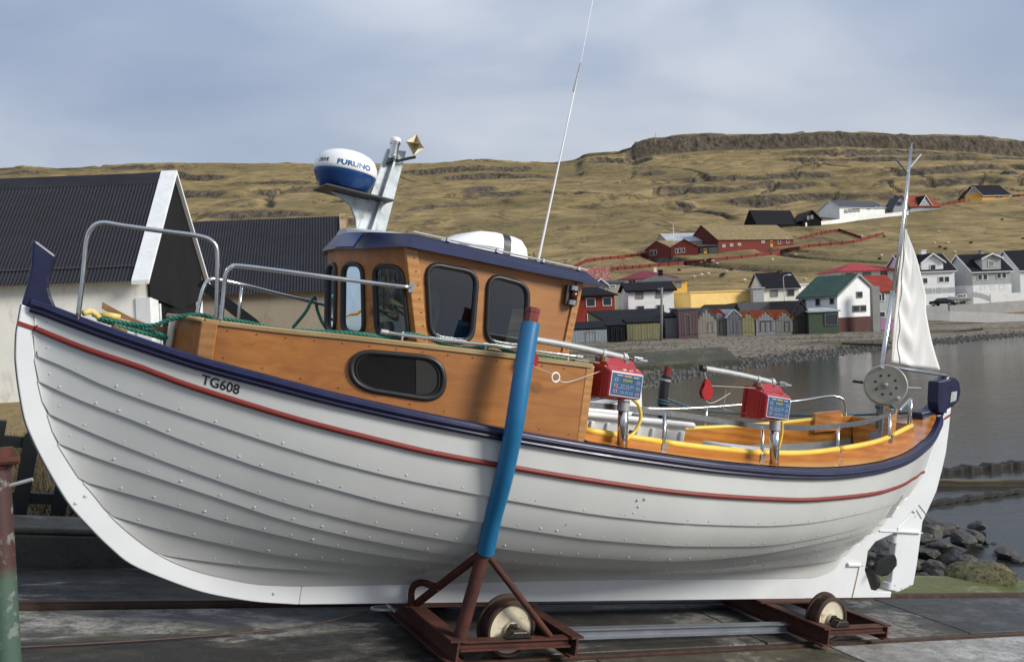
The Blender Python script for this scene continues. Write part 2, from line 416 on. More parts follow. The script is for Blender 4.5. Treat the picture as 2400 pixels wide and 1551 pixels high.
cliff = np.maximum(cliff, (bandm*sst(.35, .6, fbm(XX*.08, YY*.05, 3))).ravel())
mt, nt, bs = new_mat('hillside'); L = nt.links.new
P = geo_pos(nt)
big = noise(nt, P, .018, 5, .6, .3); mid = noise(nt, geo_pos(nt, (1, 1, 3.2)), .085, 7, .68, .6); fine = noise(nt, P, .9, 5, .7)
streak = noise(nt, geo_pos(nt, (.25, .25, 2.4)), .35, 6, .65, .2)
grass = ramp(nt, mid, [(.36, (.07,.05,.022)), (.44, (.16,.112,.045)), (.54, (.235,.168,.07)), (.66, (.30,.225,.105))])
grass = mixc(nt, ramp(nt, big, [(.46, (0,0,0)), (.60, (.8,.8,.8))]), grass, ramp(nt, streak, [(.38, (.055,.047,.02)), (.60, (.17,.13,.05))]))
grass = mixc(nt, ramp(nt, streak, [(.54, (0,0,0)), (.64, (.85,.85,.85))]), grass, (.085,.06,.03))
er1 = noise(nt, geo_pos(nt, (1, .35, 1)), .022, 5, .6, .8); er2 = noise(nt, geo_pos(nt, (.35, .35, 1.6)), .07, 5, .62, .5); brk = noise(nt, P, .03, 3, .5)
ln = math_(nt, 'ADD', ramp(nt, math_(nt, 'ABSOLUTE', math_(nt, 'SUBTRACT', er1, .5)), [(.004, (1,1,1)), (.013, (0,0,0))]), ramp(nt, math_(nt, 'ABSOLUTE', math_(nt, 'SUBTRACT', er2, .48)), [(.004, (.9,.9,.9)), (.016, (0,0,0))]), True)
ln = math_(nt, 'MULTIPLY', ln, ramp(nt, brk, [(.46, (0,0,0)), (.56, (.9,.9,.9))]))
far_only = nt.nodes.new('ShaderNodeSeparateXYZ'); L(P, far_only.inputs[0])
ln = math_(nt, 'MULTIPLY', ln, ramp(nt, math_(nt, 'DIVIDE', far_only.outputs['Y'], 400.0), [(.36, (0,0,0)), (.5, (1,1,1))]))
grass = mixc(nt, ln, grass, (.04,.028,.016))
grass = mixc(nt, ramp(nt, fine, [(.3, (.0,)*3), (.75, (.35,)*3)]), grass, (.36,.28,.14))
gm = nt.nodes.new('ShaderNodeNewGeometry'); sx = nt.nodes.new('ShaderNodeSeparateXYZ'); L(gm.outputs['Normal'], sx.inputs[0])
steep = ramp(nt, math_(nt, 'ADD', sx.outputs['Z'], math_(nt, 'MULTIPLY', math_(nt, 'SUBTRACT', mid, .5), .28)), [(.76, (1,1,1)), (.87, (0,0,0))])
colm = noise(nt, geo_pos(nt, (1, 1, .12)), .45, 6, .7, .2)
rock = ramp(nt, colm, [(.32, (.020,.016,.012)), (.5, (.082,.066,.047)), (.72, (.165,.138,.105))])
c = mixc(nt, steep, grass, rock)
def attr(nm):
    a = nt.nodes.new('ShaderNodeAttribute'); a.attribute_name = nm; return a.outputs['Fac']
c = mixc(nt, attr('cliff'), c, rock)
grav = noise(nt, P, 2.4, 8, .75); gb = noise(nt, geo_pos(nt, (.4, 1, 1)), .22, 5, .6)
gravel = ramp(nt, grav, [(.3, (.045,.038,.03)), (.5, (.17,.145,.11)), (.72, (.36,.32,.26))])
gravel = mixc(nt, ramp(nt, gb, [(.5, (0,0,0)), (.62, (.8,.8,.8))]), gravel, (.055,.05,.022))
c = mixc(nt, attr('beach'), c, gravel)
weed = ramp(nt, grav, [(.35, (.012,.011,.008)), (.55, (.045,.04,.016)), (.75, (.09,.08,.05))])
c = mixc(nt, attr('wet'), c, weed)  # weed at the waterline; the same dark tone paints shade on the bank
L(c, bs.inputs['Base Color']); bs.inputs['Roughness'].default_value = .95; bs.inputs['Specular IOR Level'].default_value = .15
bump(nt, bs, math_(nt, 'ADD', mid, math_(nt, 'MULTIPLY', fine, .25)), .6, .9)
M['hill'] = mt
terr = tm.build('hillside_terrain', mt, smooth=True, kind='structure')
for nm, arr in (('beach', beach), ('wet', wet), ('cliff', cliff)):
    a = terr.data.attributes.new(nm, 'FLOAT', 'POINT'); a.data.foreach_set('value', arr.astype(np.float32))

# water
mt, nt, bs = new_mat('harbour_water'); L = nt.links.new
bs.inputs['Base Color'].default_value = (.032,.032,.028,1); bs.inputs['Roughness'].default_value = .06; bs.inputs['IOR'].default_value = 1.333
w1 = noise(nt, geo_pos(nt, (.55, 1.5, 1)), 1.1, 5, .6, .3); w2 = noise(nt, geo_pos(nt, (.5, 1.6, 1)), 4.5, 6, .65); calm = noise(nt, geo_pos(nt, (.3, 1, 1)), .09, 3, .5)
h = math_(nt, 'ADD', w1, math_(nt, 'MULTIPLY', w2, .5))
bp = nt.nodes.new('ShaderNodeBump'); bp.inputs['Distance'].default_value = .028
L(math_(nt, 'ADD', math_(nt, 'MULTIPLY', calm, .75), .12), bp.inputs['Strength']); L(h, bp.inputs['Height']); L(bp.outputs[0], bs.inputs['Normal'])
M['water'] = mt
wm = MB()
wx = np.concatenate([np.linspace(-60, 60, 40), np.linspace(64, 600, 20)]); wy = np.concatenate([np.linspace(-10, 90, 40), np.linspace(96, 130, 4)])
gx, gy = np.meshgrid(wx, wy, indexing='ij')
wm.grid(np.dstack([gx, gy, 0*gx])).build('harbour_water', mt, kind='structure')

# ------------------------------------------------------------------ slipway
def concrete(name, dark, light, moss=(.07,.075,.02), moss_at=(.58,.7), rough=.8, wet=(.45,.6), stretch=(.7,1.7,1), gloss=.35):
    mt, nt, bs = new_mat(name); L = nt.links.new
    v = coords(nt, stretch); f = noise(nt, v, 1.05, 9, .62, .6); fi = noise(nt, coords(nt), 34, 8, .75); md = noise(nt, coords(nt, (.8, 1.3, 1)), 7, 7, .7, .3)
    mixd = tuple(a*.75+b*.25 for a, b in zip(dark, light))
    c = ramp(nt, f, [(.44, dark), (.545, mixd), (.575, light)])
    c = mixc(nt, ramp(nt, md, [(.40, (.75,)*3), (.56, (0,)*3)]), c, tuple(a*.6 for a in dark))
    c = mixc(nt, ramp(nt, fi, [(.36, (.7,)*3), (.5, (0,)*3)]), c, tuple(a*.4 for a in dark))
    pits = noise(nt, coords(nt), 90, 3, .6); c = mixc(nt, ramp(nt, pits, [(.66, (0,)*3), (.72, (.35,)*3)]), c, tuple(min(1, b*1.25) for b in light))
    f2 = noise(nt, coords(nt, (.5, 1.7, 1)), 2.1, 7, .7, .5)
    c = mixc(nt, ramp(nt, f2, [(moss_at[0], (0,0,0)), (moss_at[1], (.85,)*3)]), c, moss)
    L(c, bs.inputs['Base Color'])
    f3 = noise(nt, coords(nt, (.4, 1.3, 1)), 1.1, 6, .6)
    L(ramp(nt, f3, [(wet[0], (rough,)*3), (wet[1], (gloss,)*3)]), bs.inputs['Roughness'])
    bump(nt, bs, math_(nt, 'ADD', fi, math_(nt, 'MULTIPLY', f, .6)), .35, .02)
    return mt
M['con_mid'] = concrete('wet_dark_concrete', (.035,.032,.027), (.19,.18,.16), (.06,.055,.02), (.58,.72))
M['con_left'] = concrete('stained_dark_concrete', (.022,.020,.017), (.26,.245,.21), (.07,.06,.02), (.54,.7))
M['con_light'] = concrete('pale_grey_concrete', (.25,.245,.23), (.37,.365,.35), (.15,.15,.10), (.68,.85), stretch=(.5, 1.2, 1))
M['con_moss'] = concrete('mossy_concrete', (.10,.10,.035), (.20,.19,.10), (.075,.10,.014), (.42,.62))
M['con_brown'] = concrete('brown_stained_concrete', (.07,.062,.045), (.20,.185,.145), (.085,.075,.03), (.52,.7))
M['asph'] = concrete('dark_wet_apron', (.035,.036,.037), (.085,.088,.088), (.05,.065,.015), (.62,.74))
M['kerbc'] = concrete('weathered_kerb_concrete', (.05,.047,.042), (.13,.12,.105), (.05,.05,.02), (.55,.7), stretch=(.5,1,1))
def slipobj(name, mb, mat, parent=None, **kw):
    o = mb.build(name, mat, parent, **kw)
    if parent is None: o.matrix_world = SLIP
    return o
slip = slipobj('slipway', MB().box(B(-13, 3.2, -.45), B(15, -1.44, -.14)), M['kerbc'], kind='structure')
def slab(s0, s1, t0, t1, mat, top=0, g=.008):
    b = MB(); 
    b.box((s0+g, -t1+g, -.13), (s1-g, -t0-g, top)); return b.build('slab', mat, slip, bevel=.008)
# far strip
fs = [-13, -6.1, -3.4, -.9, 1.6, 4.2, 6.6, 9.5, 15]
for a, b_ in zip(fs[:-1], fs[1:]): slab(a, b_, -1.44, -.62, M['con_left'] if b_ < 3 else M['con_moss'], random.uniform(-.006, .004))
# between the rails
msx = [(-13,-5.5,'con_left'),(-5.5,-2.9,'con_left'),(-2.9,-.2,'con_left'),(-.2,2.4,'con_mid'),(2.4,5.0,'con_mid'),(5.0,7.4,'asph'),(7.4,10.5,'asph'),(10.5,15,'asph')]
for a, b_, k in msx: slab(a, b_, -.53, .50, M[k], random.uniform(-.004, .003))
ns_ = [(-13,-4.2,'con_left'),(-4.2,-1.5,'con_left'),(-1.5,.7,'con_left'),(.7,2.94,'con_brown'),(2.94,6.2,'con_light'),(6.2,9.5,'con_light'),(9.5,15,'asph')]
for a, b_, k in ns_: slab(a, b_, .62, 1.72, M[k], random.uniform(-.004, .003))
for a, b_, k in ((-13,-3,'con_left'),(-3,1.9,'con_brown'),(1.9,6.2,'con_light'),(6.2,15,'asph')): slab(a, b_, 1.72, 3.15, M[k], random.uniform(-.004, .003))
for t0, t1, top in ((-.61, -.54, .035), (.505, .615, .004)):
    r = MB(); r.box((-13, -t1, -.12), (15, -t0, top-.012)); r.box((-13, -(t0+t1)/2-.02, top-.012), (15, -(t0+t1)/2+.02, top))
    r.build('rail', M['tread'], slip)
slipobj('quay_apron', MB().box((-13, -16, -.45), (9, -3.17, -.02)), M['con_brown'], kind='structure')
# kerb and the bank fence
kb = slipobj('kerb', MB().box((-13, 1.445, -.5), (1.4, 1.80, .215)), M['kerbc'], bevel=.02, kind='structure')
for i in range(6):
    a = -13+i*2.4; MB().box((a+.01, 1.443, .217), (a+2.39, 1.83, .262)).build('coping', M['con_brown'], kb, bevel=.015)
# picket fence, nearly black
M['fence'] = paint('black_green_fence_paint', (.006,.009,.008), .6, var=.4, scale=8)
fence = thing('picket_fence', 'low black pointed picket fence standing behind the slipway kerb', 'fence', matrix=SLIP)
fy = 2.15
for k in range(16):
    s0 = -4.98+k*.255; w = .105
    pk = MB(); lean = random.uniform(-.012, .012); h = .72+random.uniform(-.02, .02); z0 = .14
    pk.prism([(s0, fy, z0), (s0+w, fy, z0), (s0+w+lean, fy, z0+h-.09), (s0+w/2+lean, fy, z0+h), (s0+lean, fy, z0+h-.09)], (0,1,0), -.012, .012)
    pk.build('picket', M['fence'], fence)
for z in (.27, .68):
    MB().box((-5.0, fy+.014, z), (-1.2, fy+.06, z+.08)).build('rail', M['fence'], fence)
for s0 in (-4.6, -2.9, -1.35):
    MB().box((s0, fy+.062, .12), (s0+.09, fy+.15, .86)).build('post', M['fence'], fence)
# leaning iron pole at the left, red oxide above, green below
M['pole'] = None
mt, nt, bs = new_mat('two_tone_flaking_pole'); v = coords(nt)
sxyz = nt.nodes.new('ShaderNodeSeparateXYZ'); nt.links.new(v, sxyz.inputs[0])
fk = noise(nt, v, 14, 6, .7); k = math_(nt, 'ADD', sxyz.outputs['Z'], math_(nt, 'MULTIPLY', fk, .12))
c = ramp(nt, k, [(.88, (.045,.085,.06)), (.94, (.05,.02,.018))])
c = mixc(nt, ramp(nt, fk, [(.56, (0,0,0)), (.62, (.8,.8,.8))]), c, (.16,.18,.16))
nt.links.new(c, bs.inputs['Base Color']); bs.inputs['Roughness'].default_value = .7; bump(nt, bs, fk, .4, .006); M['pole'] = mt
pb0 = at(22, 1640, 3.35); pt0 = at(-8, 1050, 3.42); pb0[2] = min(pb0[2], 2.0)
pole = thing('iron_pole', 'leaning iron pole, dark red above and flaking green below, at the slip edge', 'pole', pb0)
dv = pt0-pb0
MB().tube([(0,0,0), tuple(dv)], [.052, .046], 20).build('shaft', M['pole'], pole, auto=50)
MB().tube([tuple(dv*.94), tuple(dv*1.0)], .062, 16).tube([tuple(dv*.965+np.array([.03,-.06,0])), tuple(dv*.965+np.array([.11,-.03,0]))], .016, 8).build('bolt_collar', M['rust'], pole, auto=40)
MB().tube([tuple(dv*.90+np.array([.04,0,-.02])), tuple(dv*.90+np.array([.13,.02,.0]))], .008, 6).build('wire_end', M['alu'], pole)

# dry grass tufts on the bank behind the fence
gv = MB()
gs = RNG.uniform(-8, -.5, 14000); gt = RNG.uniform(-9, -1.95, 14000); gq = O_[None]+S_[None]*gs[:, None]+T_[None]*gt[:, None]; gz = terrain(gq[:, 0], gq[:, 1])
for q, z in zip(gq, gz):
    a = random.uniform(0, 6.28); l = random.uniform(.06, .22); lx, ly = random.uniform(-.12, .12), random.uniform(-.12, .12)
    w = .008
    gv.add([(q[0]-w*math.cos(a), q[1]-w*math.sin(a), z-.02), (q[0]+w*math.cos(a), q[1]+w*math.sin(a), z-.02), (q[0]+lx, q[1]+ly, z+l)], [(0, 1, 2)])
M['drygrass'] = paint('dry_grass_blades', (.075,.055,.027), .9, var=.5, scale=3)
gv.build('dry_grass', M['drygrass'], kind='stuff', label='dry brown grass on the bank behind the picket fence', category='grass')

# rusty haul cable
cab = MB().tube(smooth_path([W(-5, .22, .02), W(-2.5, .12, .015), W(-1.2, .0, .03), W(-.62, -.08, .10)], 8), .006, 6).build('haul_cable', M['tread'], smooth=True,
     label='thin rusty haul cable lying along the slipway to the trolley', category='cable')

# ------------------------------------------------------------------ rocks
mt, nt, bs = new_mat('wet_basalt'); v = coords(nt)
f = noise(nt, v, 3.5, 7, .7, .4); f2 = noise(nt, v, 1.6, 4, .6)
c = ramp(nt, f, [(.3, (.014,.013,.012)), (.6, (.055,.050,.045)), (.8, (.12,.11,.09))])
gmn = nt.nodes.new('ShaderNodeNewGeometry'); sz = nt.nodes.new('ShaderNodeSeparateXYZ'); nt.links.new(gmn.outputs['Normal'], sz.inputs[0])
c = mixc(nt, math_(nt, 'MULTIPLY', ramp(nt, f2, [(.5, (0,0,0)), (.66, (.8,.8,.8))]), math_(nt, 'MAXIMUM', sz.outputs['Z'], 0.0)), c, (.10,.095,.035))
nt.links.new(c, bs.inputs['Base Color']); bs.inputs['Roughness'].default_value = .55; bump(nt, bs, f, .7, .06); M['rock'] = mt
M['rockpale'] = paint('olive_lichen_boulder', (.125,.115,.062), .9, var=.5, scale=4, dirt=(.035,.03,.02), dirt_at=(.50,.60), bumpy=.8, spec=.2)
def rock_mesh(seed, n=3, flat=.7):
    import bmesh
    rn = random.Random(seed); bm = bmesh.new(); bmesh.ops.create_icosphere(bm, subdivisions=n, radius=1)
    pl = [(Vector((rn.gauss(0,1), rn.gauss(0,1), rn.gauss(0,.8))).normalized(), rn.uniform(.5, .88)) for _ in range(13)]
    for v_ in bm.verts:
        d = v_.co.normalized(); r = 1.0
        for nrm, q in pl:
            k = d.dot(nrm)
            if k > 1e-3: r = min(r, q/k)
        v_.co = d*r*(1+.04*math.sin(7*d.x+seed)*math.cos(9*d.y)+rn.uniform(-.012,.012)); v_.co.z *= flat
    me = bpy.data.meshes.new('boulder'); bm.to_mesh(me); bm.free(); return me
rocks = [rock_mesh(i, 3, .55+.06*(i % 4)) for i in range(8)]
for me in rocks:
    me.materials.append(M['rock'])
def rock(p, r, i, label, cat='boulder', group=None, mat=None, name='boulder', sq=(1,1,1), sink=.3):
    me = rocks[i % 8]
    if mat: me = me.copy(); me.materials.clear(); me.materials.append(mat)
    o = bpy.data.objects.new(name, me); COL.objects.link(o)
    o.location = (p[0], p[1], p[2]+r*(.6-sink)); o.scale = (r*sq[0], r*sq[1], r*sq[2]); o.rotation_euler = (random.uniform(-.2,.2), random.uniform(-.2,.2), random.uniform(0, 6.28))
    o['label'] = label; o['category'] = cat
    if group: o['group'] = group
    return o
def rock_px(x, y, Y, wpx, i, **kw):
    p = at(x, y, Y); r = wpx*.5*Y/1950
    p[2] = max(tz(p[0], p[1]), -.02, p[2]-.1); rock(p, r*1.05, i, **kw)
# ------------------------------------------------------------------ boathouses on the left bank
def wallmat(name, col, rough=.8, var=.12, dirt=None, boards=0, vertical=False, scale=1.2):
    mt, nt, bs = new_mat(name); v = coords(nt); f = noise(nt, v, scale, 6, .65)
    lo = tuple(c*(1-var) for c in col); hi = tuple(min(1, c*(1+var*.5)) for c in col)
    c = ramp(nt, f, [(.3, lo), (.7, hi)])
    if dirt:
        f2 = noise(nt, coords(nt, (1, 1, .35)), scale*2.3, 7, .72, .4); c = mixc(nt, ramp(nt, f2, [(.55, (0,0,0)), (.78, (.8,.8,.8))]), c, dirt)
    if boards:
        w = nt.nodes.new('ShaderNodeTexWave'); w.wave_profile = 'SAW'; w.bands_direction = 'X' if vertical else 'Z'; w.inputs['Scale'].default_value = boards
        nt.links.new(v, w.inputs['Vector']); bump(nt, bs, w.outputs['Fac'], .5, .02)
        c = mixc(nt, ramp(nt, w.outputs['Fac'], [(0, (.5,.5,.5)), (.09, (0,0,0))]), c, tuple(q*.35 for q in col))
    nt.links.new(c, bs.inputs['Base Color']); bs.inputs['Roughness'].default_value = rough; bs.inputs['Specular IOR Level'].default_value = .25
    return mt
M['limewash'] = wallmat('flaking_white_limewash', (.82,.81,.74), .85, .08, (.42,.41,.36))
M['whitebrd'] = paint('flaking_white_board', (.70,.72,.72), .6, var=.08, scale=5, dirt=(.32,.25,.2), dirt_at=(.62,.68))
M['blackbrd'] = wallmat('black_tarred_boards', (.010,.010,.0105), .8, .3, None, 2.6, True)
M['corr'] = paint('dark_corrugated_sheet', (.024,.0245,.031), .75, .0, var=.3, scale=1.2, dirt=(.035,.032,.034), dirt_at=(.6,.85), stretch=(1,1,3), spec=.2)
M['concw'] = wallmat('rendered_concrete_wall', (.34,.29,.22), .85, .12, (.22,.18,.13))
def corrugated(name, x0, x1, p_low, p_high, mat, parent, wl=.085, amp=.014, rows=1):
    """sheet from the low edge (y,z) to the high edge (y,z), corrugated along x"""
    n = int((x1-x0)/wl*6); xs = np.linspace(x0, x1, n+1); k = []
    dy = p_high[0]-p_low[0]; dz = p_high[1]-p_low[1]; ln = math.hypot(dy, dz); nrm = (-dz/ln, dy/ln)
    if nrm[1] < 0: nrm = (-nrm[0], -nrm[1])
    P = []
    a = amp*np.sin(2*np.pi*xs/wl)
    lap = [(0, 0), (.12, 0), (.1205, .022), (1, .022)] if rows > 1 else [(0, 0), (1, 0)]
    for f, o in lap:
        P.append(np.dstack([xs, p_low[0]+dy*f+nrm[0]*(a+o), p_low[1]+dz*f+nrm[1]*(a+o)])[0])
    return MB().grid(np.array(P)).build(name, mat, parent, smooth=False)
bh = thing('boathouse', 'whitewashed boathouse with steep dark corrugated roof and black gable', 'boathouse', (-8.35, 19.2, 2.2))
Lh, Wd, He, Pk = 13.0, 3.2, 3.02, 5.32     # long, wide, eave, peak (local: x along the wall to -Lh, y away)
w = MB(); zb = -.6
w.add([(-Lh,0,zb),(0,0,zb),(0,0,He),(-Lh,0,He)], [(0,1,2,3)])
w.add([(-Lh,Wd,zb),(0,Wd,zb),(0,Wd,He),(-Lh,Wd,He)], [(0,3,2,1)])
w.add([(-Lh,0,zb),(-Lh,Wd,zb),(-Lh,Wd,He),(-Lh,Wd/2,Pk),(-Lh,0,He)], [(0,4,3,2,1)])
w.build('wall', M['limewash'], bh)
MB().box((-Lh,-.03,He-.36),(-.02,-.004,He-.02)).build('wall_plate', M['limewash'], bh)
g = MB(); g.add([(0,0,zb),(0,Wd,zb),(0,Wd,2.2),(0,0,2.2)], [(0,1,2,3)]); g.build('gable_wall', M['blackbrd'], bh)
g = MB(); g.prism([(.0,-.02,2.25),(.0,Wd*.55,1.95),(.0,Wd+.02,2.25),(.0,Wd+.02,He),(.0,Wd/2,Pk-.05),(.0,-.02,He)], (1,0,0), .005, .06); g.build('gable_boarding', M['blackbrd'], bh)
MB().box((-.28,-.035,zb),(.05,.42,2.24)).build('corner_pilaster', M['whitebrd'], bh)
MB().box((-.1,Wd-.3,zb),(.05,Wd+.03,2.24)).build('corner_pilaster', M['whitebrd'], bh)
MB().box((.01,.48,zb),(.055,.56,2.1)).build('door_frame', M['whitebrd'], bh)
MB().box((.008,.6,zb),(.05,Wd-.4,2.0)).build('door', M['blackbrd'], bh)
sl = (Pk-He)/(Wd/2)
corrugated('roof_sheet', -Lh-.2, .12, (-.28, He-.28*sl), (Wd/2, Pk), M['corr'], bh, rows=2)
corrugated('roof_sheet', -Lh-.2, .12, (Wd+.28, He-.28*sl), (Wd/2, Pk), M['corr'], bh)
MB().prism([(-Lh-.2,Wd/2-.2,Pk-.2*sl+.055),(-Lh-.2,Wd/2,Pk+.06),(-Lh-.2,Wd/2+.2,Pk-.2*sl+.055),(-Lh-.2,Wd/2+.2,Pk-.2*sl+.035),(-Lh-.2,Wd/2,Pk+.03),(-Lh-.2,Wd/2-.2,Pk-.2*sl+.035)], (1,0,0), 0, Lh+.1).build('ridge_cap', M['corr'], bh)
for sgn in (1, -1):
    yy = lambda q: q if sgn > 0 else Wd-q
    a = [(-.22,yy(-.34),He-.34*sl),(-.22,yy(Wd/2),Pk),(-.22,yy(Wd/2),Pk+.10),(-.22,yy(-.34),He-.34*sl+.10)]
    MB().prism(a, (1,0,0), 0, .40).build('bargeboard', M['whitebrd'], bh, bevel=.006)
bh2 = thing('long_shed', 'long low shed with dark corrugated roof over a pale concrete wall', 'shed', (-5.9, 27.0, 2.0))
MB().box((-9.5,0,-1.2),(0,6,2.58)).build('wall', M['concw'], bh2)
MB().box((-9.6,-.05,2.585),(.02,.0,2.70)).build('wall_plate', M['palewood'], bh2)
MB().prism([(0,0,2.58),(0,6,2.58),(0,3,5.2)], (1,0,0), -.05, .0).build('gable_wall', M['concw'], bh2)
corrugated('roof_sheet', -9.7, -.15, (-.22, 2.66), (3, 5.42), M['corr'], bh2, wl=.10)
corrugated('roof_sheet', -9.7, -.15, (6.22, 2.66), (3, 5.42), M['corr'], bh2, wl=.10)
for a in (((.0,-.26,2.62),(.0,3,5.42),(.0,3,5.52),(.0,-.26,2.72)), ((.0,6.26,2.62),(.0,3,5.42),(.0,3,5.52),(.0,6.26,2.72))):
    MB().prism(a, (1,0,0), -.14, .1).build('bargeboard', M['palewood'], bh2)
MB().box((-.02,2.7,1.0),(.16,2.9,5.4)).build('gable_post', M['palewood'], bh2)
for ch in bh2.children:
    for v_ in ch.data.vertices: v_.co.x += .57-.19*v_.co.y
lp = at(476, 668, 19.9); lq = at(600, 765, 17.5)
MB().tube([lp, lq], [.14, .16], 4).build('leaning_beam', M['blackbrd'], label='dark tarred beam leaning from the black boathouse gable', category='beam')

# ------------------------------------------------------------------ the village
M['pane'] = paint('dark_window_pane', (.022,.026,.03), .12, var=.3, scale=2, spec=.8)
M['panel'] = paint('curtained_pane', (.22,.23,.22), .3, var=.3, scale=2)
M['board_pane'] = paint('boarded_window', (.27,.245,.24), .7, var=.2)
WM = {}
def wm(key, col, **kw):
    if key not in WM: WM[key] = wallmat('wall_'+key, col, **kw)
    return WM[key]
def rm(key, col, **kw):
    if key not in WM: WM[key] = paint('roof_'+key, col, .9, var=.25, scale=.8, bumpy=.2, spec=.12, **kw)
    return WM[key]
RF = dict(black=rm('black', (.014,.014,.017)), green=rm('green', (.075,.125,.095)), red=rm('red', (.26,.045,.03)), pink=rm('crimson', (.34,.055,.06)),
          maroon=rm('maroon', (.17,.04,.05)), grey=rm('grey', (.105,.11,.105)), slate=rm('slate', (.075,.08,.095)), orange=rm('orange', (.30,.075,.022)),
          tile=rm('tile', (.24,.06,.035)), rusty=paint('roof_rusty', (.25,.045,.028), .8, var=.3, scale=1.2, dirt=(.30,.25,.23), dirt_at=(.5,.6)),
          pale=rm('pale', (.38,.40,.42)), turf=paint('roof_turf', (.21,.155,.07), .95, var=.4, scale=1.5, bumpy=.5), dkbrown=rm('dark_brown', (.045,.04,.042)),
          streak=paint('roof_streaked', (.05,.047,.05), .75, var=.25, scale=1.5, dirt=(.2,.17,.15), dirt_at=(.63,.72), stretch=(3,.4,1)))
def house(name, label, xa, xb, yb, ye, yr, Y, dep, wall, roof, kind='gable', Y1=None, yb1=None, wins=(), chim=(), trim=None, base=None, cat='house', group=None, oh=.3, extra=None, over=None):
    if Y == 'g':
        yb1 = yb1 if yb1 is not None else yb-(.03842*(xb-xa)); Y = ground_at(xa, yb, 140, 450)[1]; Y1 = ground_at(xb, yb1, 140, 450)[1]
        Y1 = min(max(Y1, Y*.93), Y*1.04)
    Y1 = Y1 or Y
    A = at(xa, yb, Y); Bq = at(xb, yb1 if yb1 is not None else yb-(.03842*(xb-xa)), Y1)
    z0 = (A[2]+Bq[2])/2
    dx = np.array([Bq[0]-A[0], Bq[1]-A[1]]); Wd = np.hypot(*dx); dx /= Wd; ny = np.array([-dx[1], dx[0]])
    xm = (xa+xb)/2; Ym = (Y+Y1)/2
    he = at(xm, ye, Ym)[2]-z0
    yrr = Ym+(dep/2*ny[1] if kind in ('gable', 'hip') else (0 if kind == 'front' else dep))
    hr = at(xm, yr, yrr)[2]-z0
    t = thing(name, label, cat, (A[0], A[1], z0), math.atan2(dx[1], dx[0]), group)
    zb = -2.5 if Y < 150 else -5; w = MB()
    if kind == 'flat': w.box((0,0,zb), (Wd,dep,he))
    elif kind == 'hip': w.box((0,0,zb), (Wd,dep,he))
    elif kind == 'gable':
        w.prism([(0,0,zb),(0,dep,zb),(0,dep,he),(0,dep/2,hr-.04),(0,0,he)], (1,0,0), 0, Wd)
    elif kind == 'front':
        w.prism([(0,0,zb),(Wd,0,zb),(Wd,0,he),(Wd/2,0,hr-.04),(0,0,he)], (0,1,0), 0, dep)
    elif kind == 'mono':
        w.prism([(0,0,zb),(0,dep,zb),(0,dep,hr-.02),(0,0,he)], (1,0,0), 0, Wd)
    w.build('wall', wall, t)
    if base is not None:
        bz = at(xm, base[0], Ym)[2]-z0
        MB().box((-.04,-.05,zb), (Wd+.04,-.005,bz)).box((-.05,-.05,zb), (-.006,dep,bz)).build('plinth', base[1], t)
    th = .14
    def slab_(q):   # quad of 4 points, thickened upwards
        q = [np.array(p, float) for p in q]; n = np.cross(q[1]-q[0], q[3]-q[0]); n /= np.linalg.norm(n); n = n if n[2] > 0 else -n
        MB().hexa([p+n*.01 for p in q]+[p+n*th for p in q]).build('roof', roof, t)
    if kind == 'gable':
        sl = (hr-he)/(dep/2); o = oh
        slab_([(-o,-o,he-sl*o),(Wd+o,-o,he-sl*o),(Wd+o,dep/2,hr),(-o,dep/2,hr)]); slab_([(-o,dep/2,hr),(Wd+o,dep/2,hr),(Wd+o,dep+o,he-sl*o),(-o,dep+o,he-sl*o)])
        if trim is not None:
            for xx in (-o-.05, Wd+o-.01):
                for (y0, z0_), (y1, z1_) in (((-o, he-sl*o), (dep/2, hr)), ((dep+o, he-sl*o), (dep/2, hr))):
                    MB().prism([(xx,y0,z0_-.08),(xx,y1,z1_-.08),(xx,y1,z1_+.16),(xx,y0,z0_+.16)], (1,0,0), 0, .06).build('bargeboard', trim, t)
            MB().box((-o,-o-.09,he-sl*o-.1), (Wd+o,-o-.01,he-sl*o+.03)).build('gutter', trim, t)
    elif kind == 'front':
        sl = (hr-he)/(Wd/2); o = oh
        slab_([(-o,-o,he-sl*o),(Wd/2,-o,hr),(Wd/2,dep+o,hr),(-o,dep+o,he-sl*o)]); slab_([(Wd/2,-o,hr),(Wd+o,-o,he-sl*o),(Wd+o,dep+o,he-sl*o),(Wd/2,dep+o,hr)])
        if trim is not None:
            for (x0, z0_), (x1, z1_) in (((-o, he-sl*o), (Wd/2, hr)), ((Wd+o, he-sl*o), (Wd/2, hr))):
                MB().prism([(x0,-o-.05,z0_-.06),(x1,-o-.05,z1_-.06),(x1,-o-.05,z1_+.16),(x0,-o-.05,z0_+.16)], (0,1,0), -.03, .03).build('bargeboard', trim, t)
    elif kind == 'hip':
        o = oh+.1; hd = dep/2*.95
        c = [(-o,-o,he),(Wd+o,-o,he),(Wd+o,dep+o,he),(-o,dep+o,he)]; r0 = (min(hd, Wd*.45),dep/2,hr); r1 = (max(Wd-hd, Wd*.55),dep/2,hr)
        MB().add(c+[r0, r1], [(0,1,5,4),(1,2,5),(2,3,4,5),(3,0,4),(3,2,1,0)]).build('roof', roof, t)
        MB().box((-o,-o-.05,he-.14), (Wd+o,-o-.005,he+.04)).build('gutter', trim if trim is not None else roof, t)
    elif kind == 'flat':
        MB().box((-.15,-.15,he+.004), (Wd+.15,dep+.15,he+.14)).build('roof', roof, t)
    elif kind == 'mono':
        sl = (hr-he)/dep; o = oh
        slab_([(-o,-o,he-sl*o),(Wd+o,-o,he-sl*o),(Wd+o,dep+o,hr+sl*o),(-o,dep+o,hr+sl*o)])
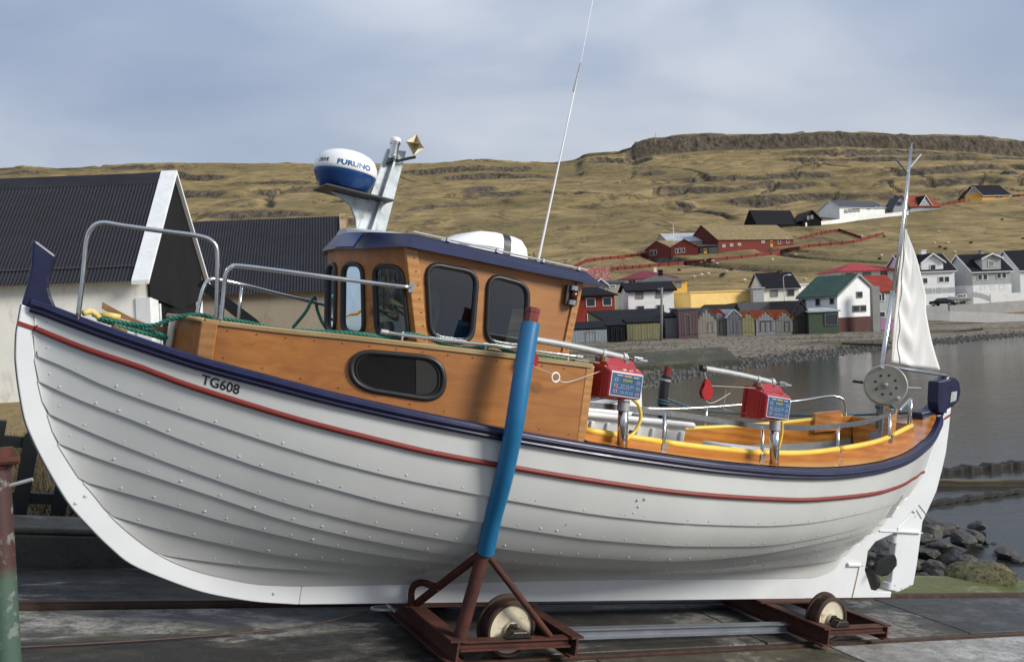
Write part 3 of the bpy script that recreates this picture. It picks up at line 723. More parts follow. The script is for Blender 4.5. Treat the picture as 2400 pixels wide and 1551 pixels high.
    P0 = np.array([A[0], A[1], z0]); ny3 = np.array([ny[0], ny[1], 0])
    def loc(x, y):
        d = at(x, y, 1.0)-np.array([0, 0, EYE]); k = ((P0-np.array([0, 0, EYE]))@ny3)/(d@ny3); q = np.array([0, 0, EYE])+d*k-P0
        return q[0]*dx[0]+q[1]*dx[1], q[2]
    for (x0, y0, x1, y1, *k) in wins:
        kind_w = k[0] if k else 'dark'; fr = k[1] if len(k) > 1 else M['whitebrd']
        a, zt = loc(x0, y0); b_, zl = loc(x1, y1)
        if a > b_: a, b_ = b_, a
        if zl > zt: zl, zt = zt, zl
        f = .07
        if kind_w == 'door':
            d_ = MB().box((a,-.06,zl), (b_,-.006,zt)).build('door', fr, t)
            MB().box((a+.12*(b_-a),-.075,zl+.5*(zt-zl)), (b_-.12*(b_-a),-.062,zt-.1*(zt-zl))).build('pane', M['pane'], d_); continue
        wv = MB(); wv.box((a-f,-.07,zl-f), (b_+f,-.006,zl)); wv.box((a-f,-.07,zt), (b_+f,-.006,zt+f)); wv.box((a-f,-.07,zl), (a,-.006,zt)); wv.box((b_,-.07,zl), (b_+f,-.006,zt))
        if kind_w == 'two': wv.box(((a+b_)/2-f/2,-.065,zl), ((a+b_)/2+f/2,-.006,zt))
        wo = wv.build('window', fr, t)
        MB().box((a,-.035,zl), (b_,-.007,zt)).build('pane', {'light': M['panel'], 'board': M['board_pane']}.get(kind_w, M['pane']), wo)
    for (x0, y0, x1, y1, mat) in chim:
        Yc = Ym+dep*.5*ny[1]; a = at(x0, y1, Yc); b_ = at(x1, y0, Yc); xx = (a[0]-A[0])*dx[0]+(a[1]-A[1])*dx[1]; ww = (b_[0]-a[0]); zt = b_[2]-z0
        ch = MB().box((xx, dep/2-.35, hr-.5), (xx+ww, dep/2+.35, zt)).build('chimney', mat, t)
        MB().box((xx-.05, dep/2-.4, zt+.004), (xx+ww+.05, dep/2+.4, zt+.10)).build('chimney_cap', mat, ch)
    t['_'] = 0; del t['_']
    if extra: extra(t, loc, Wd, dep, he, hr)
    return t
white = wm('white', (.82,.82,.80), dirt=(.55,.55,.52)); cream = wm('cream', (.80,.77,.66), dirt=(.55,.52,.44)); lgrey = wm('light_grey', (.42,.44,.44), boards=2.0)
wboard = wm('white_boards', (.82,.83,.83), boards=2.2); redw = wm('red', (.38,.028,.022)); yell = wm('yellow', (.72,.44,.10)); yell2 = wm('pale_yellow', (.75,.53,.19))
blackw = wm('black', (.014,.014,.015)); brick = wm('rust_red', (.17,.034,.027), boards=1.5, vertical=True); brown = wm('brown_base', (.10,.045,.04)); stone = wm('stone', (.16,.15,.12), dirt=(.07,.07,.05), scale=3)
lilac = wm('lilac', (.42,.22,.38)); greyg = wm('grey_green', (.46,.48,.44)); ochre = wm('ochre', (.58,.33,.08)); concg = wm('concrete_grey', (.30,.29,.27), dirt=(.18,.17,.15)); bluegrey = wm('blue_grey', (.30,.33,.36))
grey_t = paint('grey_frame', (.22,.22,.21), .6)
def A_(x, y): return 1340+x/5.9225, 580+y/5.9225
def B_(x, y): return 1640+x/4.766, 580+y/4.766
def C_(x, y): return 2050+x/5.134, 560+y/5.134
def D_(x, y): return 1480+x/4.583, 430+y/4.583
def E_(x, y): return 1900+x/4.766, 400+y/4.766
def rect(fn, x0, y0, x1, y1, *k):
    a = fn(x0, y0); b = fn(x1, y1); return (*a, *b, *k)
VG = 'village houses round the bay'
# shore houses, left to right
house('red_house', 'bright red house with black hipped roof and white framed windows', 1328, 1442, 760, 692, 666, 97, 7, redw, RF['black'], 'hip', wins=[rect(A_,*q) for q in ((205,712,322,812),(434,702,548,800),(222,930,338,1028),(447,917,558,1010))], group=VG)
house('white_house', 'plain white two storey house with low black gable roof and boarded upper windows', 1474, 1581, 748, 680, 663, 100, 6.5, white, RF['black'], 'gable',
      wins=[rect(A_,893,612,990,703,'board',grey_t), rect(A_,1172,602,1262,690,'board',grey_t), rect(A_,912,820,1000,903,'dark',grey_t), rect(A_,1185,805,1275,885,'dark',grey_t)], trim=RF['black'], group=VG)
house('yellow_house', 'tall yellow house with grey hipped roof and dark chimney', 1500, 1612, 728, 659, 645, 112, 8, yell, RF['grey'], 'hip', wins=[rect(A_,1436,485,1518,552,'light',grey_t), rect(A_,1428,655,1528,722,'two',grey_t)], chim=[(1544,634,1552,646,RF['black'])], group=VG, oh=.1)
house('maroon_roof_house', 'white house with maroon hipped roof and pale chimney, behind the yellow house', 1461, 1585, 690, 652, 634, 128, 8, white, RF['maroon'], 'hip', wins=[rect(A_,792,458,884,503,'two')], chim=[(1532,628,1538,638,cream)], group=VG)
house('rusty_roof_barn', 'old barn with rust streaked red roof below the hill fence', 1345, 1431, 685, 659, 628, 128, 6, stone, RF['rusty'], 'gable', group=VG, cat='barn', oh=.1)
house('small_gabled_house', 'small beige house with white edged gable and slate roof', 1394, 1424, 690, 667, 654, 112, 10, wm('beige', (.40,.37,.30)), RF['slate'], 'front', trim=M['whitebrd'], group=VG)
house('beige_annex', 'low beige annex with slate roof beside the small gable', 1425, 1462, 690, 664, 659, 113, 5, wm('beige', (.40,.37,.30)), RF['slate'], 'gable', wins=[rect(A_,528,525,602,560,'light')], group=VG, oh=.15)
house('yellow_warehouse', 'long low yellow warehouse with flat roof', 1620, 1765, 735, 684, 684, 103, 12, yell2, yell2, 'flat', Y1=107, yb1=727, group=VG, cat='warehouse')
house('black_roof_cottage', 'white cottage with steep black roof, brown chimney and two brown framed windows', 1791, 1873, 712, 674, 640, 106, 6.5, cream, RF['black'], 'gable',
      wins=[rect(B_,797,478,868,543,'light',grey_t), rect(B_,980,468,1051,533,'dark',grey_t), rect(B_,680,352,690,410,'dark')][:2], chim=[(1824,635,1831,645,brown)], trim=grey_t, group=VG, oh=.2)
house('white_annex', 'low white flat roofed annex between the cottage and the green roof', 1874, 1899, 712, 667, 667, 109, 6, white, white, 'flat', group=VG, cat='annex')
house('grey_annex', 'pale grey low annex at the end of the yellow warehouse', 1766, 1791, 712, 676, 676, 105, 5, lgrey, lgrey, 'flat', group=VG, cat='annex')
def gw(*q): return rect(B_, *q, 'dark', grey_t)
# green roofed house: long wall going back to the left, gable facing the bay
def gable_windows(t, loc, Wd, dep, he, hr):
    for (y0, y1, z0, z1) in ((.46,.58,.83,.98),(.36,.49,.52,.68),(.53,.66,.52,.68)):
        a, b_ = dep*y0, dep*y1; zz0, zz1 = he*z0+ (0 if z0 < .8 else .35), he*z1+(0 if z0 < .8 else .35); f = .07
        wv = MB(); wv.box((Wd+.006,a-f,zz0-f),(Wd+.07,b_+f,zz0)); wv.box((Wd+.006,a-f,zz1),(Wd+.07,b_+f,zz1+f)); wv.box((Wd+.006,a-f,zz0),(Wd+.07,a,zz1)); wv.box((Wd+.006,b_,zz0),(Wd+.07,b_+f,zz1))
        wo = wv.build('window', grey_t, t); MB().box((Wd+.007,a,zz0),(Wd+.035,b_,zz1)).build('pane', M['pane'], wo)
    MB().box((Wd+.006,-.02,-2.5),(Wd+.06,dep+.02,he*.36)).build('gable_plinth', brown, t)
house('green_roof_house', 'big white house with green roof, its gable above a brown base', 1873, 1964, 777, 695, 649, 87.2, 5.4, white, RF['green'], 'gable', Y1=82, yb1=768, wins=[gw(1150,580,1182,650), gw(1300,565,1342,640), gw(1458,548,1500,625)], trim=grey_t, group=VG, oh=.14, extra=gable_windows)
house('green_lean_to', 'mossy green lean-to shed with open dark bay below the white wing', 1896, 1966, 768, 731, 724, 79.5, 3, wm('mossgreen', (.06,.085,.055), dirt=(.10,.09,.07)), RF['pale'], 'mono', wins=[rect(B_,1400,748,1532,862,'dark',stone)], cat='shed', group='boat sheds on the beach', oh=.15)
house('red_roof_annex', 'grey green house with orange red roof and lilac base beside the green roof', 2043, 2108, 768, 684, 647, 84, 6, greyg, RF['red'], 'gable', base=(746, lilac), wins=[rect(B_,1998,515,2060,592,'two'), rect(B_,2006,722,2065,772,'dark')], group=VG, oh=.15)
pc = at(2052, 766, 81.5); MB().box((-.35,-.3,-.8),(.35,.3,at(2052,671,81.5)[2]-pc[2])).build('concrete_pillar', concg, label='square concrete chimney pillar against the grey green house', category='pillar').location = pc
house('crimson_roof_house', 'white bungalow with broad crimson hipped roof and a dark skylight', 1972, 2096, 690, 634, 616, 122, 9, white, RF['pink'], 'hip', wins=[rect(B_,1638,296,1712,330,'dark',grey_t), rect(B_,1826,282,1905,322,'light',grey_t), rect(B_,2022,268,2090,312,'dark',grey_t)], group=VG, oh=.5)
def dormer(x0, x1, ye, yp, wall, win):
    def fn(t, loc, Wd, dep, he, hr):
        a, z1 = loc(x0, ye); b, _ = loc(x1, ye); _, z2 = loc((x0+x1)/2, yp)
        d = MB().prism([(a,-.03,he-.3),(b,-.03,he-.3),(b,-.03,z1),((a+b)/2,-.03,z2),(a,-.03,z1)], (0,1,0), 0, dep*.55).build('dormer', wall, t)
        mid = (a+b)/2; o = .25; k = (z2-z1)/(mid-a)
        for (p, zz) in ((a-o, z1-o*k), (b+o, z1-o*k)):
            q = [np.array(v) for v in ((p,-.35,zz),(mid,-.35,z2),(mid,dep*.55,z2),(p,dep*.55,zz))]
            MB().hexa([v+np.array([0,0,.01]) for v in q]+[v+np.array([0,0,.12]) for v in q]).build('dormer_roof', RF['black'], d)
            MB().prism([(p,-.38,zz-.08),(mid,-.38,z2-.08),(mid,-.38,z2+.14),(p,-.38,zz+.14)], (0,1,0), -.03, .02).build('dormer_trim', M['whitebrd'], d)
        wx0, wz1 = loc(win[0], win[1]); wx1, wz0 = loc(win[2], win[3])
        f = .07; wv = MB(); wv.box((wx0-f,-.1,wz0-f),(wx1+f,-.036,wz0)); wv.box((wx0-f,-.1,wz1),(wx1+f,-.036,wz1+f)); wv.box((wx0-f,-.1,wz0),(wx0,-.036,wz1)); wv.box((wx1,-.1,wz0),(wx1+f,-.036,wz1))
        wo = wv.build('window', M['whitebrd'], t); MB().box((wx0,-.07,wz0),(wx1,-.037,wz1)).build('pane', M['pane'] if len(win) < 5 else M['panel'], wo)
    return fn
house('white_dormer_house', 'white boarded house with black roof, big white dormer and white chimney', 2128, 2238, 692, 634, 597, 119, 7.5, wboard, RF['black'], 'gable', base=(675, lgrey),
      wins=[rect(C_,772,458,826,515), rect(C_,840,456,894,513), rect(C_,525,478,562,532), rect(C_,580,475,632,530), rect(C_,688,602,728,650,'light'), rect(C_,806,600,866,642,'light')],
      chim=[(2157,587,2168,600,white)], trim=M['whitebrd'], group=VG, oh=.25, extra=dormer(2159, 2210, 615, 595, wboard, rect(C_,668,315,728,368)))
house('grey_dormer_house', 'grey boarded house with black roof, grey dormer and white cellar wall', 2280, 2370, 688, 634, 596, 119, 7.5, lgrey, RF['black'], 'gable', base=(667, white),
      wins=[rect(C_,1242,432,1288,488), rect(C_,1304,428,1352,486), rect(C_,1470,415,1516,470), rect(C_,1532,410,1578,466), rect(C_,1275,568,1326,610,'light'), rect(C_,1400,560,1424,610), rect(C_,1502,552,1556,595,'light')],
      chim=[(2296,588,2303,598,concg)], trim=M['whitebrd'], group=VG, oh=.25, extra=dormer(2301, 2345, 606, 595, lgrey, rect(C_,1368,270,1428,325,'light')))
house('white_end_house', 'white house with black roof next to the grey dormer house', 2392, 2490, 690, 630, 586, 122, 7.5, wboard, RF['black'], 'gable', trim=M['whitebrd'], group=VG, oh=.25)
# garden walls, seawalls
def wall_px(name, label, pts, Y, hpx, mat, cat='wall', thick=.3, group=None, drop=2.0):
    """wall whose top follows the given picture points (x, y) at distances Y"""
    Ys = Y if hasattr(Y, '__len__') else [Y]*len(pts); P = [at(x, y, q) for (x, y), q in zip(pts, Ys)]
    t = thing(name, label, cat, P[0], 0, group)
    for a, b, q in zip(P[:-1], P[1:], Ys):
        a_ = a-P[0]; b_ = b-P[0]; h = hpx*q/1950; d = (b_-a_); d[2] = 0; d /= np.linalg.norm(d); n = np.array([-d[1], d[0], 0])*thick
        MB().hexa([a_-[0,0,h], b_-[0,0,h], b_-[0,0,h]+n, a_-[0,0,h]+n, a_, b_, b_+n, a_+n]).build('wall_panel', mat, t)
    return t
wall_px('garden_wall', 'long white garden wall under the white dormer house', [(2125,691),(2180,689),(2238,686)], 113, 26, white)
wall_px('garden_wall', 'white terrace wall below the grey dormer house', [(2322,690),(2362,687),(2420,684)], 108, 22, white)
wall_px('seawall', 'rough upper concrete seawall along the road by the houses', [(2226,716),(2300,711),(2400,704),(2600,696)], [95,96,98,102], 26, concg)
wall_px('seawall', 'pale lower concrete seawall above the shingle beach', [(2150,724),(2226,729),(2330,733),(2420,737),(2600,740)], [90,90,91,92,95], 24, wm('pale_concrete', (.40,.40,.38), dirt=(.22,.20,.17)))
wall_px('stone_wall', 'dark dry stone wall behind the boat sheds', [(1640,722),(1652,714),(1700,713),(1750,706)], 97, 22, wm('dark_stone', (.05,.042,.035), dirt=(.02,.02,.018), scale=4), drop=1)
wall_px('ramp_railing', 'grey slatted ramp railing between the car and the terrace wall', [(2279,684),(2300,687),(2322,695)], 107, 12, lgrey, cat='railing', thick=.08)
# ------------------------------------------------------------------ boat sheds on the beach
def grey_boards(key, col): return wm('hut_'+key, col, boards=3.2, vertical=True, dirt=tuple(c*.45 for c in col), scale=2.2)
hb = dict(pale=grey_boards('pale', (.33,.30,.25)), mid=grey_boards('mid', (.22,.215,.20)), slate=grey_boards('slate', (.16,.165,.18)), moss=grey_boards('moss', (.27,.25,.135)), lav=grey_boards('lav', (.28,.27,.28)), dark=grey_boards('dark', (.035,.033,.032)), purple=wm('hut_purple', (.115,.075,.082)))
HG = 'boat sheds on the beach'
def hut(name, label, x0, x1, yb, ye, yr, wall, roof, Y=80, dep=5, doors=(), kind='front', **kw):
    def boards(t, loc, Wd, dep_, he, hr):
        n = max(3, int(Wd/.26)); w = Wd/n
        for half_ in ((0, 1) if Wd > 2.6 and kind == 'mono' else (0,)):
            pass
        fb = MB(); rn = random.Random(int(x0))
        for i in range(n):
            a = i*w; m0 = a+w/2
            top = (he+(hr-he)*(1-abs(m0-Wd/2)/(Wd/2))-.12) if kind == 'front' else he-.05
            if kind == 'front' and he*.92 < top:
                zc = he*.9+rn.uniform(-.02, .02)
                fb.box((a+.012,-.02-rn.uniform(0,.02),.08+rn.uniform(0,.08)), (a+w-.012,-.004,zc)); fb.box((a+.012,-.045-rn.uniform(0,.02),zc+.02), (a+w-.012,-.004,top))
            else: fb.box((a+.012,-.02-rn.uniform(0,.025),.05+rn.uniform(0,.1)), (a+w-.012,-.004,top))
        fb.build('front_boards', wall, t, kind='stuff')
        if Wd > 1.2 and rn.random() < .35:
            x_ = Wd*rn.uniform(.3,.55); d = MB().box((x_,-.07,.1),(x_+.04,-.05,he*.8)).box((x_+Wd*.26,-.07,.1),(x_+Wd*.26+.04,-.05,he*.8)).box((x_,-.07,he*.8),(x_+Wd*.26+.04,-.05,he*.83)).build('door_frame', hb['mid'] if wall is not hb['mid'] else hb['dark'], t)
        elif Wd > 1.2 and rn.random() < .5:
            d = MB().box((Wd*.22,-.075,.1),(Wd*.22+.05,-.05,he*.86)).box((Wd*.78-.05,-.075,.1),(Wd*.78,-.05,he*.86)).box((Wd*.22,-.075,he*.86),(Wd*.78,-.05,he*.9)).box((Wd*.49,-.07,.1),(Wd*.51,-.05,he*.86)).build('door_frame', hb['dark'] if wall is not hb['dark'] else hb['mid'], t)
    return house(name, label, x0, x1, yb, ye, yr, Y, dep, wall, roof, kind, wins=doors, cat='boat shed', group=HG, oh=.08, extra=boards, **kw)
def dr(fn, x0, y0, x1, y1, mat): return (*fn(x0, y0), *fn(x1, y1), 'boarddoor', mat)
def plank_doors(t_name): pass
hut('long_boat_shed', 'long low boat shed with wide black felt roof beside the red house', 1420, 1592, 795, 752, 727, hb['moss'], RF['black'], Y=79, dep=7, kind='mono', Y1=80, yb1=790)
hut('grey_side_shed', 'low pale blue grey shed with black lean roof at the end of the long shed', 1335, 1423, 806, 772, 757, wm('hut_bluegrey', (.27,.30,.31)), RF['black'], Y=75.5, dep=3, kind='mono')
hut('black_side_shed', 'small black shed between the grey shed and the board doors', 1424, 1466, 803, 764, 755, blackw, RF['black'], Y=76, dep=3, kind='mono')
hut('board_door_shed', 'shed front of weathered upright boards in two doors', 1470, 1551, 799, 757, 748, hb['moss'], RF['black'], Y=77.5, dep=1.6, kind='mono')
hut('grey_board_shed', 'dark grey board shed front beside the purple shed', 1560, 1590, 789, 744, 736, hb['slate'], RF['black'], Y=78.3, dep=1.4, kind='mono')
hut('purple_shed', 'square purple brown shed with faint white marks', 1591, 1637, 787, 726, 724, hb['purple'], RF['grey'], Y=77.5, dep=4, kind='mono')
hut('pale_gabled_hut', 'pale grey gabled hut next to the purple shed', 1634, 1680, 784, 750, 723, hb['pale'], RF['grey'], Y=79.5)
hut('narrow_grey_hut', 'narrow grey gabled hut with red roof', 1672, 1703, 783, 745, 728, hb['mid'], RF['red'], Y=80.5)
hut('slate_grey_hut', 'slate grey gabled hut with pale metal roof', 1704, 1739, 783, 744, 727, hb['slate'], RF['pale'], Y=80)
hut('mossy_hut', 'yellow green mossy hut with orange roof', 1740, 1769, 782, 746, 731, hb['moss'], RF['orange'], Y=80)
hut('lavender_hut', 'lavender grey hut front under a bright orange roof', 1772, 1818, 780, 749, 729, hb['lav'], RF['orange'], Y=80)
hut('weathered_hut', 'weathered striped grey hut beside the big black shed', 1819, 1858, 781, 748, 728, hb['mid'], RF['orange'], Y=80)
hut('black_boathouse', 'big tarred black boathouse with tall gable at the end of the huts', 1857, 1899, 784, 740, 706, hb['dark'], RF['dkbrown'], Y=80, dep=9)
hut('streaked_roof_shed', 'long shed with dark streaked roof rising behind the orange roofs', 1745, 1872, 775, 741, 709, hb['dark'], RF['streak'], Y=86.5, dep=5, kind='gable')
# plank joints as real battens on the hut fronts
for (x0, x1, y0, y1, Y, nb) in ((1636,1678,752,783,79.4,9),(1674,1701,748,782,80.4,6),(1706,1737,748,782,79.9,7),(1742,1768,750,781,79.9,6),(1774,1816,752,779,79.9,9),(1821,1856,752,780,79.9,8),(1473,1502,756,798,77.4,6),(1511,1549,755,797,77.4,8)):
    pass

# ------------------------------------------------------------------ school and hillside houses
SG = 'red timber buildings of the school on the hillside'
house('red_gable_hall', 'red timber building with low grass roof and two white windows', 1513, 1570, 604, 583, 565, 'g', 10, brick, RF['turf'], 'front', wins=[rect(D_,202,722,234,770,'dark',cream), rect(D_,244,718,272,765,'dark',cream)], group=SG, cat='school', oh=.2)
house('red_gable_hall', 'red timber building with low grass roof and three white windows', 1572, 1637, 600, 579, 561, 'g', 10, brick, RF['turf'], 'front', wins=[rect(D_,470,705,494,748,'dark',cream), rect(D_,502,700,530,744,'dark',cream), rect(D_,544,697,572,740,'dark',cream)], group=SG, cat='school', oh=.2)
house('grey_roof_hall', 'school hall with pale metal roof behind the red gables', 1566, 1664, 590, 566, 547, 'g', 12, wm('pale_hall', (.42,.36,.24)), RF['pale'], 'gable', yb1=584, group=SG, cat='school', oh=.1)
house('glazed_passage', 'dark glazed passage with orange door linking the red buildings', 1640, 1684, 595, 577, 573, 'g', 5, wm('passage', (.05,.045,.03)), RF['slate'], 'mono', wins=[rect(D_,776,702,808,750,'door',ochre), rect(D_,836,700,872,738,'two',grey_t), rect(D_,882,697,916,735,'two',grey_t)], group=SG, cat='school', oh=.2)
house('turf_roof_wing', 'long red timber wing with grass turf roof and yellow door', 1684, 1860, 592, 561, 527, 'g', 14, brick, RF['turf'], 'gable', yb1=574,
      wins=[rect(D_,978,658,1005,682,'light',cream), rect(D_,1060,650,1088,672,'light',cream), rect(D_,1144,643,1172,664,'light',cream), rect(D_,1398,616,1428,636,'light',cream), rect(D_,1490,615,1516,682,'door',ochre), rect(D_,1574,600,1602,645,'dark',cream), rect(D_,1662,590,1690,636,'dark',cream)], group=SG, cat='school', oh=.3)
house('black_roof_hall', 'plain black building with two skylights above the turf roofed school', 1773, 1868, 540, 526, 493, 'g', 6, blackw, RF['black'], 'gable', yb1=531, group=SG, cat='building', oh=.1)
UG = 'houses high on the hillside'
house('black_gable_house', 'black house with dark roof and twin arched gable windows', 1882, 1925, 531, 515, 493, 'g', 12, blackw, RF['dkbrown'], 'front', wins=[rect(D_,1888,352,1908,385,'light'), rect(D_,1928,345,1948,376,'light')], group=UG, oh=.3)
house('white_long_house', 'long white house with slate roof and a row of windows', 1968, 2074, 514, 486, 471, 'g', 9, white, RF['slate'], 'gable', yb1=501,
      wins=[rect(E_,374,438,410,474,'light',grey_t), rect(E_,420,432,455,468,'light',grey_t), rect(E_,464,428,500,464,'light',grey_t), rect(E_,508,424,546,460,'light',grey_t), rect(E_,628,415,662,436,'light'), rect(E_,715,408,750,430,'light'), rect(E_,768,404,800,425,'light')], trim=M['whitebrd'], group=UG, oh=.3)
house('red_tile_house', 'grey house with red tiled roof and pointed grey dormer', 2132, 2203, 498, 483, 457, 'g', 11, bluegrey, RF['tile'], 'gable', yb1=490, wins=[rect(E_,1182,418,1202,438,'light'), rect(E_,1210,416,1230,436,'light'), rect(E_,1238,414,1256,434,'light')], group=UG, oh=.5,
      extra=dormer(2154, 2183, 481, 459, bluegrey, rect(E_,1262,340,1284,358,'light')))
house('grey_wooden_house', 'grey wooden gable with dark balcony joined to the red tiled roof', 2094, 2131, 500, 487, 459, 'g', 8, lgrey, RF['slate'], 'front', wins=[rect(E_,960,350,1015,390,'dark',grey_t)], group=UG, oh=.4)
house('ochre_house', 'yellow ochre house with black roof and pale gable edge on the upper slope', 2302, 2366, 470, 456, 434, 'g', 10, ochre, RF['black'], 'gable', yb1=465, wins=[rect(E_,1955,285,1985,305,'light'), rect(E_,2066,282,2098,310,'two'), rect(E_,2104,281,2138,309,'two')], trim=M['whitebrd'], group=UG, oh=.5)
house('ochre_chimney_wing', 'yellow ochre gable wall and chimney of the upper slope house', 2263, 2301, 474, 458, 438, 'g', 9, ochre, RF['black'], 'front', wins=[rect(E_,1790,215,1812,250,'light'), rect(E_,1822,212,1842,248,'light'), rect(E_,1765,318,1782,340,'dark')], chim=[(2262,448,2266,470,ochre)], trim=M['whitebrd'], group=UG, oh=.3)
house('hill_hut', 'tiny dark hut alone on the high slope', 2366, 2386, 410, 407, 401, 'g', 5, stone, RF['dkbrown'], 'gable', group=UG, cat='hut', oh=.1)
wall_px('garden_wall', 'long white garden wall below the white long house on the hill', [(1888,522),(1950,516),(2010,508),(2070,501),(2129,495)], [ground_at(x, y+9, 150, 400)[1] for x, y in ((1888,522),(1950,516),(2010,508),(2070,501),(2129,495))], 16, white)
for (pts, lab) in (([(1340,635),(1352,626),(1375,614),(1450,606),(1512,600)], 'red board fence climbing to the red school gables'),
                   ([(1431,635),(1500,629),(1590,621),(1644,617),(1670,613),(1807,598),(1895,580),(2000,570),(2072,550)], 'long red board fence running below the turf roofed school'),
                   ([(1877,561),(1925,549),(1967,542),(2018,560)], 'upper red board fence right of the school'),
                   ([(2160,494),(2210,482),(2262,474)], 'brown board fence rising to the ochre house'),
                   ([(2372,462),(2440,458)], 'red fence beyond the ochre house')):
    P = []
    for (a, b) in zip(pts[:-1], pts[1:]):
        for f in np.linspace(0, 1, 5)[:-1 if b != pts[-1] else 5]:
            P.append(ground_at(a[0]+(b[0]-a[0])*f, a[1]+(b[1]-a[1])*f, 120, 420))
    t = thing('board_fence', lab, 'fence', P[0], 0, 'fences on the hillside')
    for a, b in zip(P[:-1], P[1:]):
        if np.linalg.norm(a-b) > 30: continue
        a_ = a-P[0]; b_ = b-P[0]; d = b_-a_; d[2] = 0; d /= np.linalg.norm(d)+1e-9; n = np.array([-d[1], d[0], 0])*.08; h = np.array([0, 0, .75])
        MB().hexa([a_-[0,0,.5], b_-[0,0,.5], b_-[0,0,.5]+n, a_-[0,0,.5]+n, a_+h, b_+h, b_+h+n, a_+h+n]).build('board_panel', brick, t)
        MB().box(a_-n-[.06,.06,.4], a_-n+[.06,.06,.85]).build('post', brick, t)

# sheep
M['wool'] = paint('cream_wool', (.50,.45,.36), .95, var=.2, scale=6, bumpy=.4); M['dwool'] = paint('dark_wool', (.025,.02,.017), .95, var=.3, scale=6, bumpy=.4)
def sheep_mesh(mat):
    b = MB()
    prof = [(0.02,-.52),(.2,-.47),(.31,-.3),(.33,0),(.31,.3),(.22,.45),(.06,.52)]
    b.lathe(prof, (0,0,.62), (1,0,0), 10)
    b.lathe([(.02,-.02),(.12,.04),(.13,.16),(.09,.3),(.03,.36)], (.50,0,.66), (1,0,-.75), 8)
    for x in (-.3, .3):
        for y in (-.14, .14): b.tube([(x,y,.45),(x+.02,y,.0)], [.06,.04], 6)
    for y in (-.1, .1): b.tube([(.58,y,.66),(.56,y*2.2,.66)], [.035,.012], 5)
    me = bpy.data.meshes.new('sheep'); me.from_pydata(b.v, [], b.f); me.materials.append(mat); me.polygons.foreach_set('use_smooth', [True]*len(me.polygons)); return me
sw, sd = sheep_mesh(M['wool']), sheep_mesh(M['dwool'])
sheep = [(x, y, 0) for x, y in ((1645,619),(1655,615),(1670,617),(1680,622),(1625,653),(1644,648),(1660,646),(1701,641),(1745,661),(1864,602),(1810,612),(1886,659),(2066,602),(2190,573),(2222,572),(2237,594),(2200,546),(2020,556))]+\
        [(x, y, 1) for x, y in ((1695,647),(1714,635),(1690,651),(1844,590),(2072,557),(2062,610),(2203,582),(2216,586),(2276,572),(2349,517),(2398,562),(1592,636))]
for x, y, k in sheep:
    p = ground_at(x, y, 118, 420)
    o = bpy.data.objects.new('sheep', sd if k else sw); COL.objects.link(o); o.location = p-[0, 0, .05]; o.rotation_euler = (0, 0, random.choice([0, 3.1, .5, 2.6, -.4, 3.6])); sc = .72; o.scale = (sc, sc, sc)
    o['label'] = 'dark sheep grazing on the hillside' if k else 'cream sheep grazing on the hillside'; o['category'] = 'sheep'; o['group'] = 'dark sheep on the slope' if k else 'cream sheep on the slope'
# outcrop boulders on the ridge and mast
mp_ = ground_at(1537, 336, 500, 600)
t = thing('radio_mast', 'thin radio mast on the skyline at the end of the cliff', 'mast', mp_)
MB().tube([(0,0,-1),(0,0,7)], .14, 5).build('pole', M['alu'], t); MB().box((-.9,-.06,5.0),(.9,.06,5.16)).build('crossarm', M['alu'], t)
# poles and lamp
p = at(1549, 790, 76); t = thing('utility_pole', 'old leaning wooden pole in front of the long boat shed', 'pole', p); MB().tube([(0,0,-.5), tuple(at(1551,674,76)-p)], [.14,.10], 8).build('shaft', hb['mid'], t, smooth=True)
MB().box(tuple(at(1548,679,76)-p-[.25,.03,0]), tuple(at(1548,675,76)-p+[.25,.03,0])).build('crossarm', hb['mid'], t)
p = at(1839, 712, 103); q = at(1836, 650, 103)-p; t = thing('street_lamp', 'slender street lamp in front of the black roofed cottage', 'street lamp', p)
MB().tube(smooth_path([(0,0,-.4), tuple(q*.5), tuple(q), tuple(q+[.35,0,.25]), tuple(q+[.55,0,.3])], 5), .05, 6).build('column', M['alu'], t, smooth=True); MB().box(tuple(q+[.5,-.1,.22]), tuple(q+[.95,.1,.34])).build('lamp_head', M['wplastic'], t, bevel=.03)
p = ground_at(1580, 598, 150, 230); q = at(1580, 527, p[1])[2]-p[2]; t = thing('flagpole', 'white flagpole in front of the red school gables', 'flagpole', p); MB().tube([(0,0,-.3),(0,0,q)], [.09,.05], 6).build('pole', M['whitebrd'], t, smooth=True); MB().lathe([(.01,0),(.1,.05),(.01,.12)], (0,0,q), (0,0,1), 8).build('finial', M['whitebrd'], t)

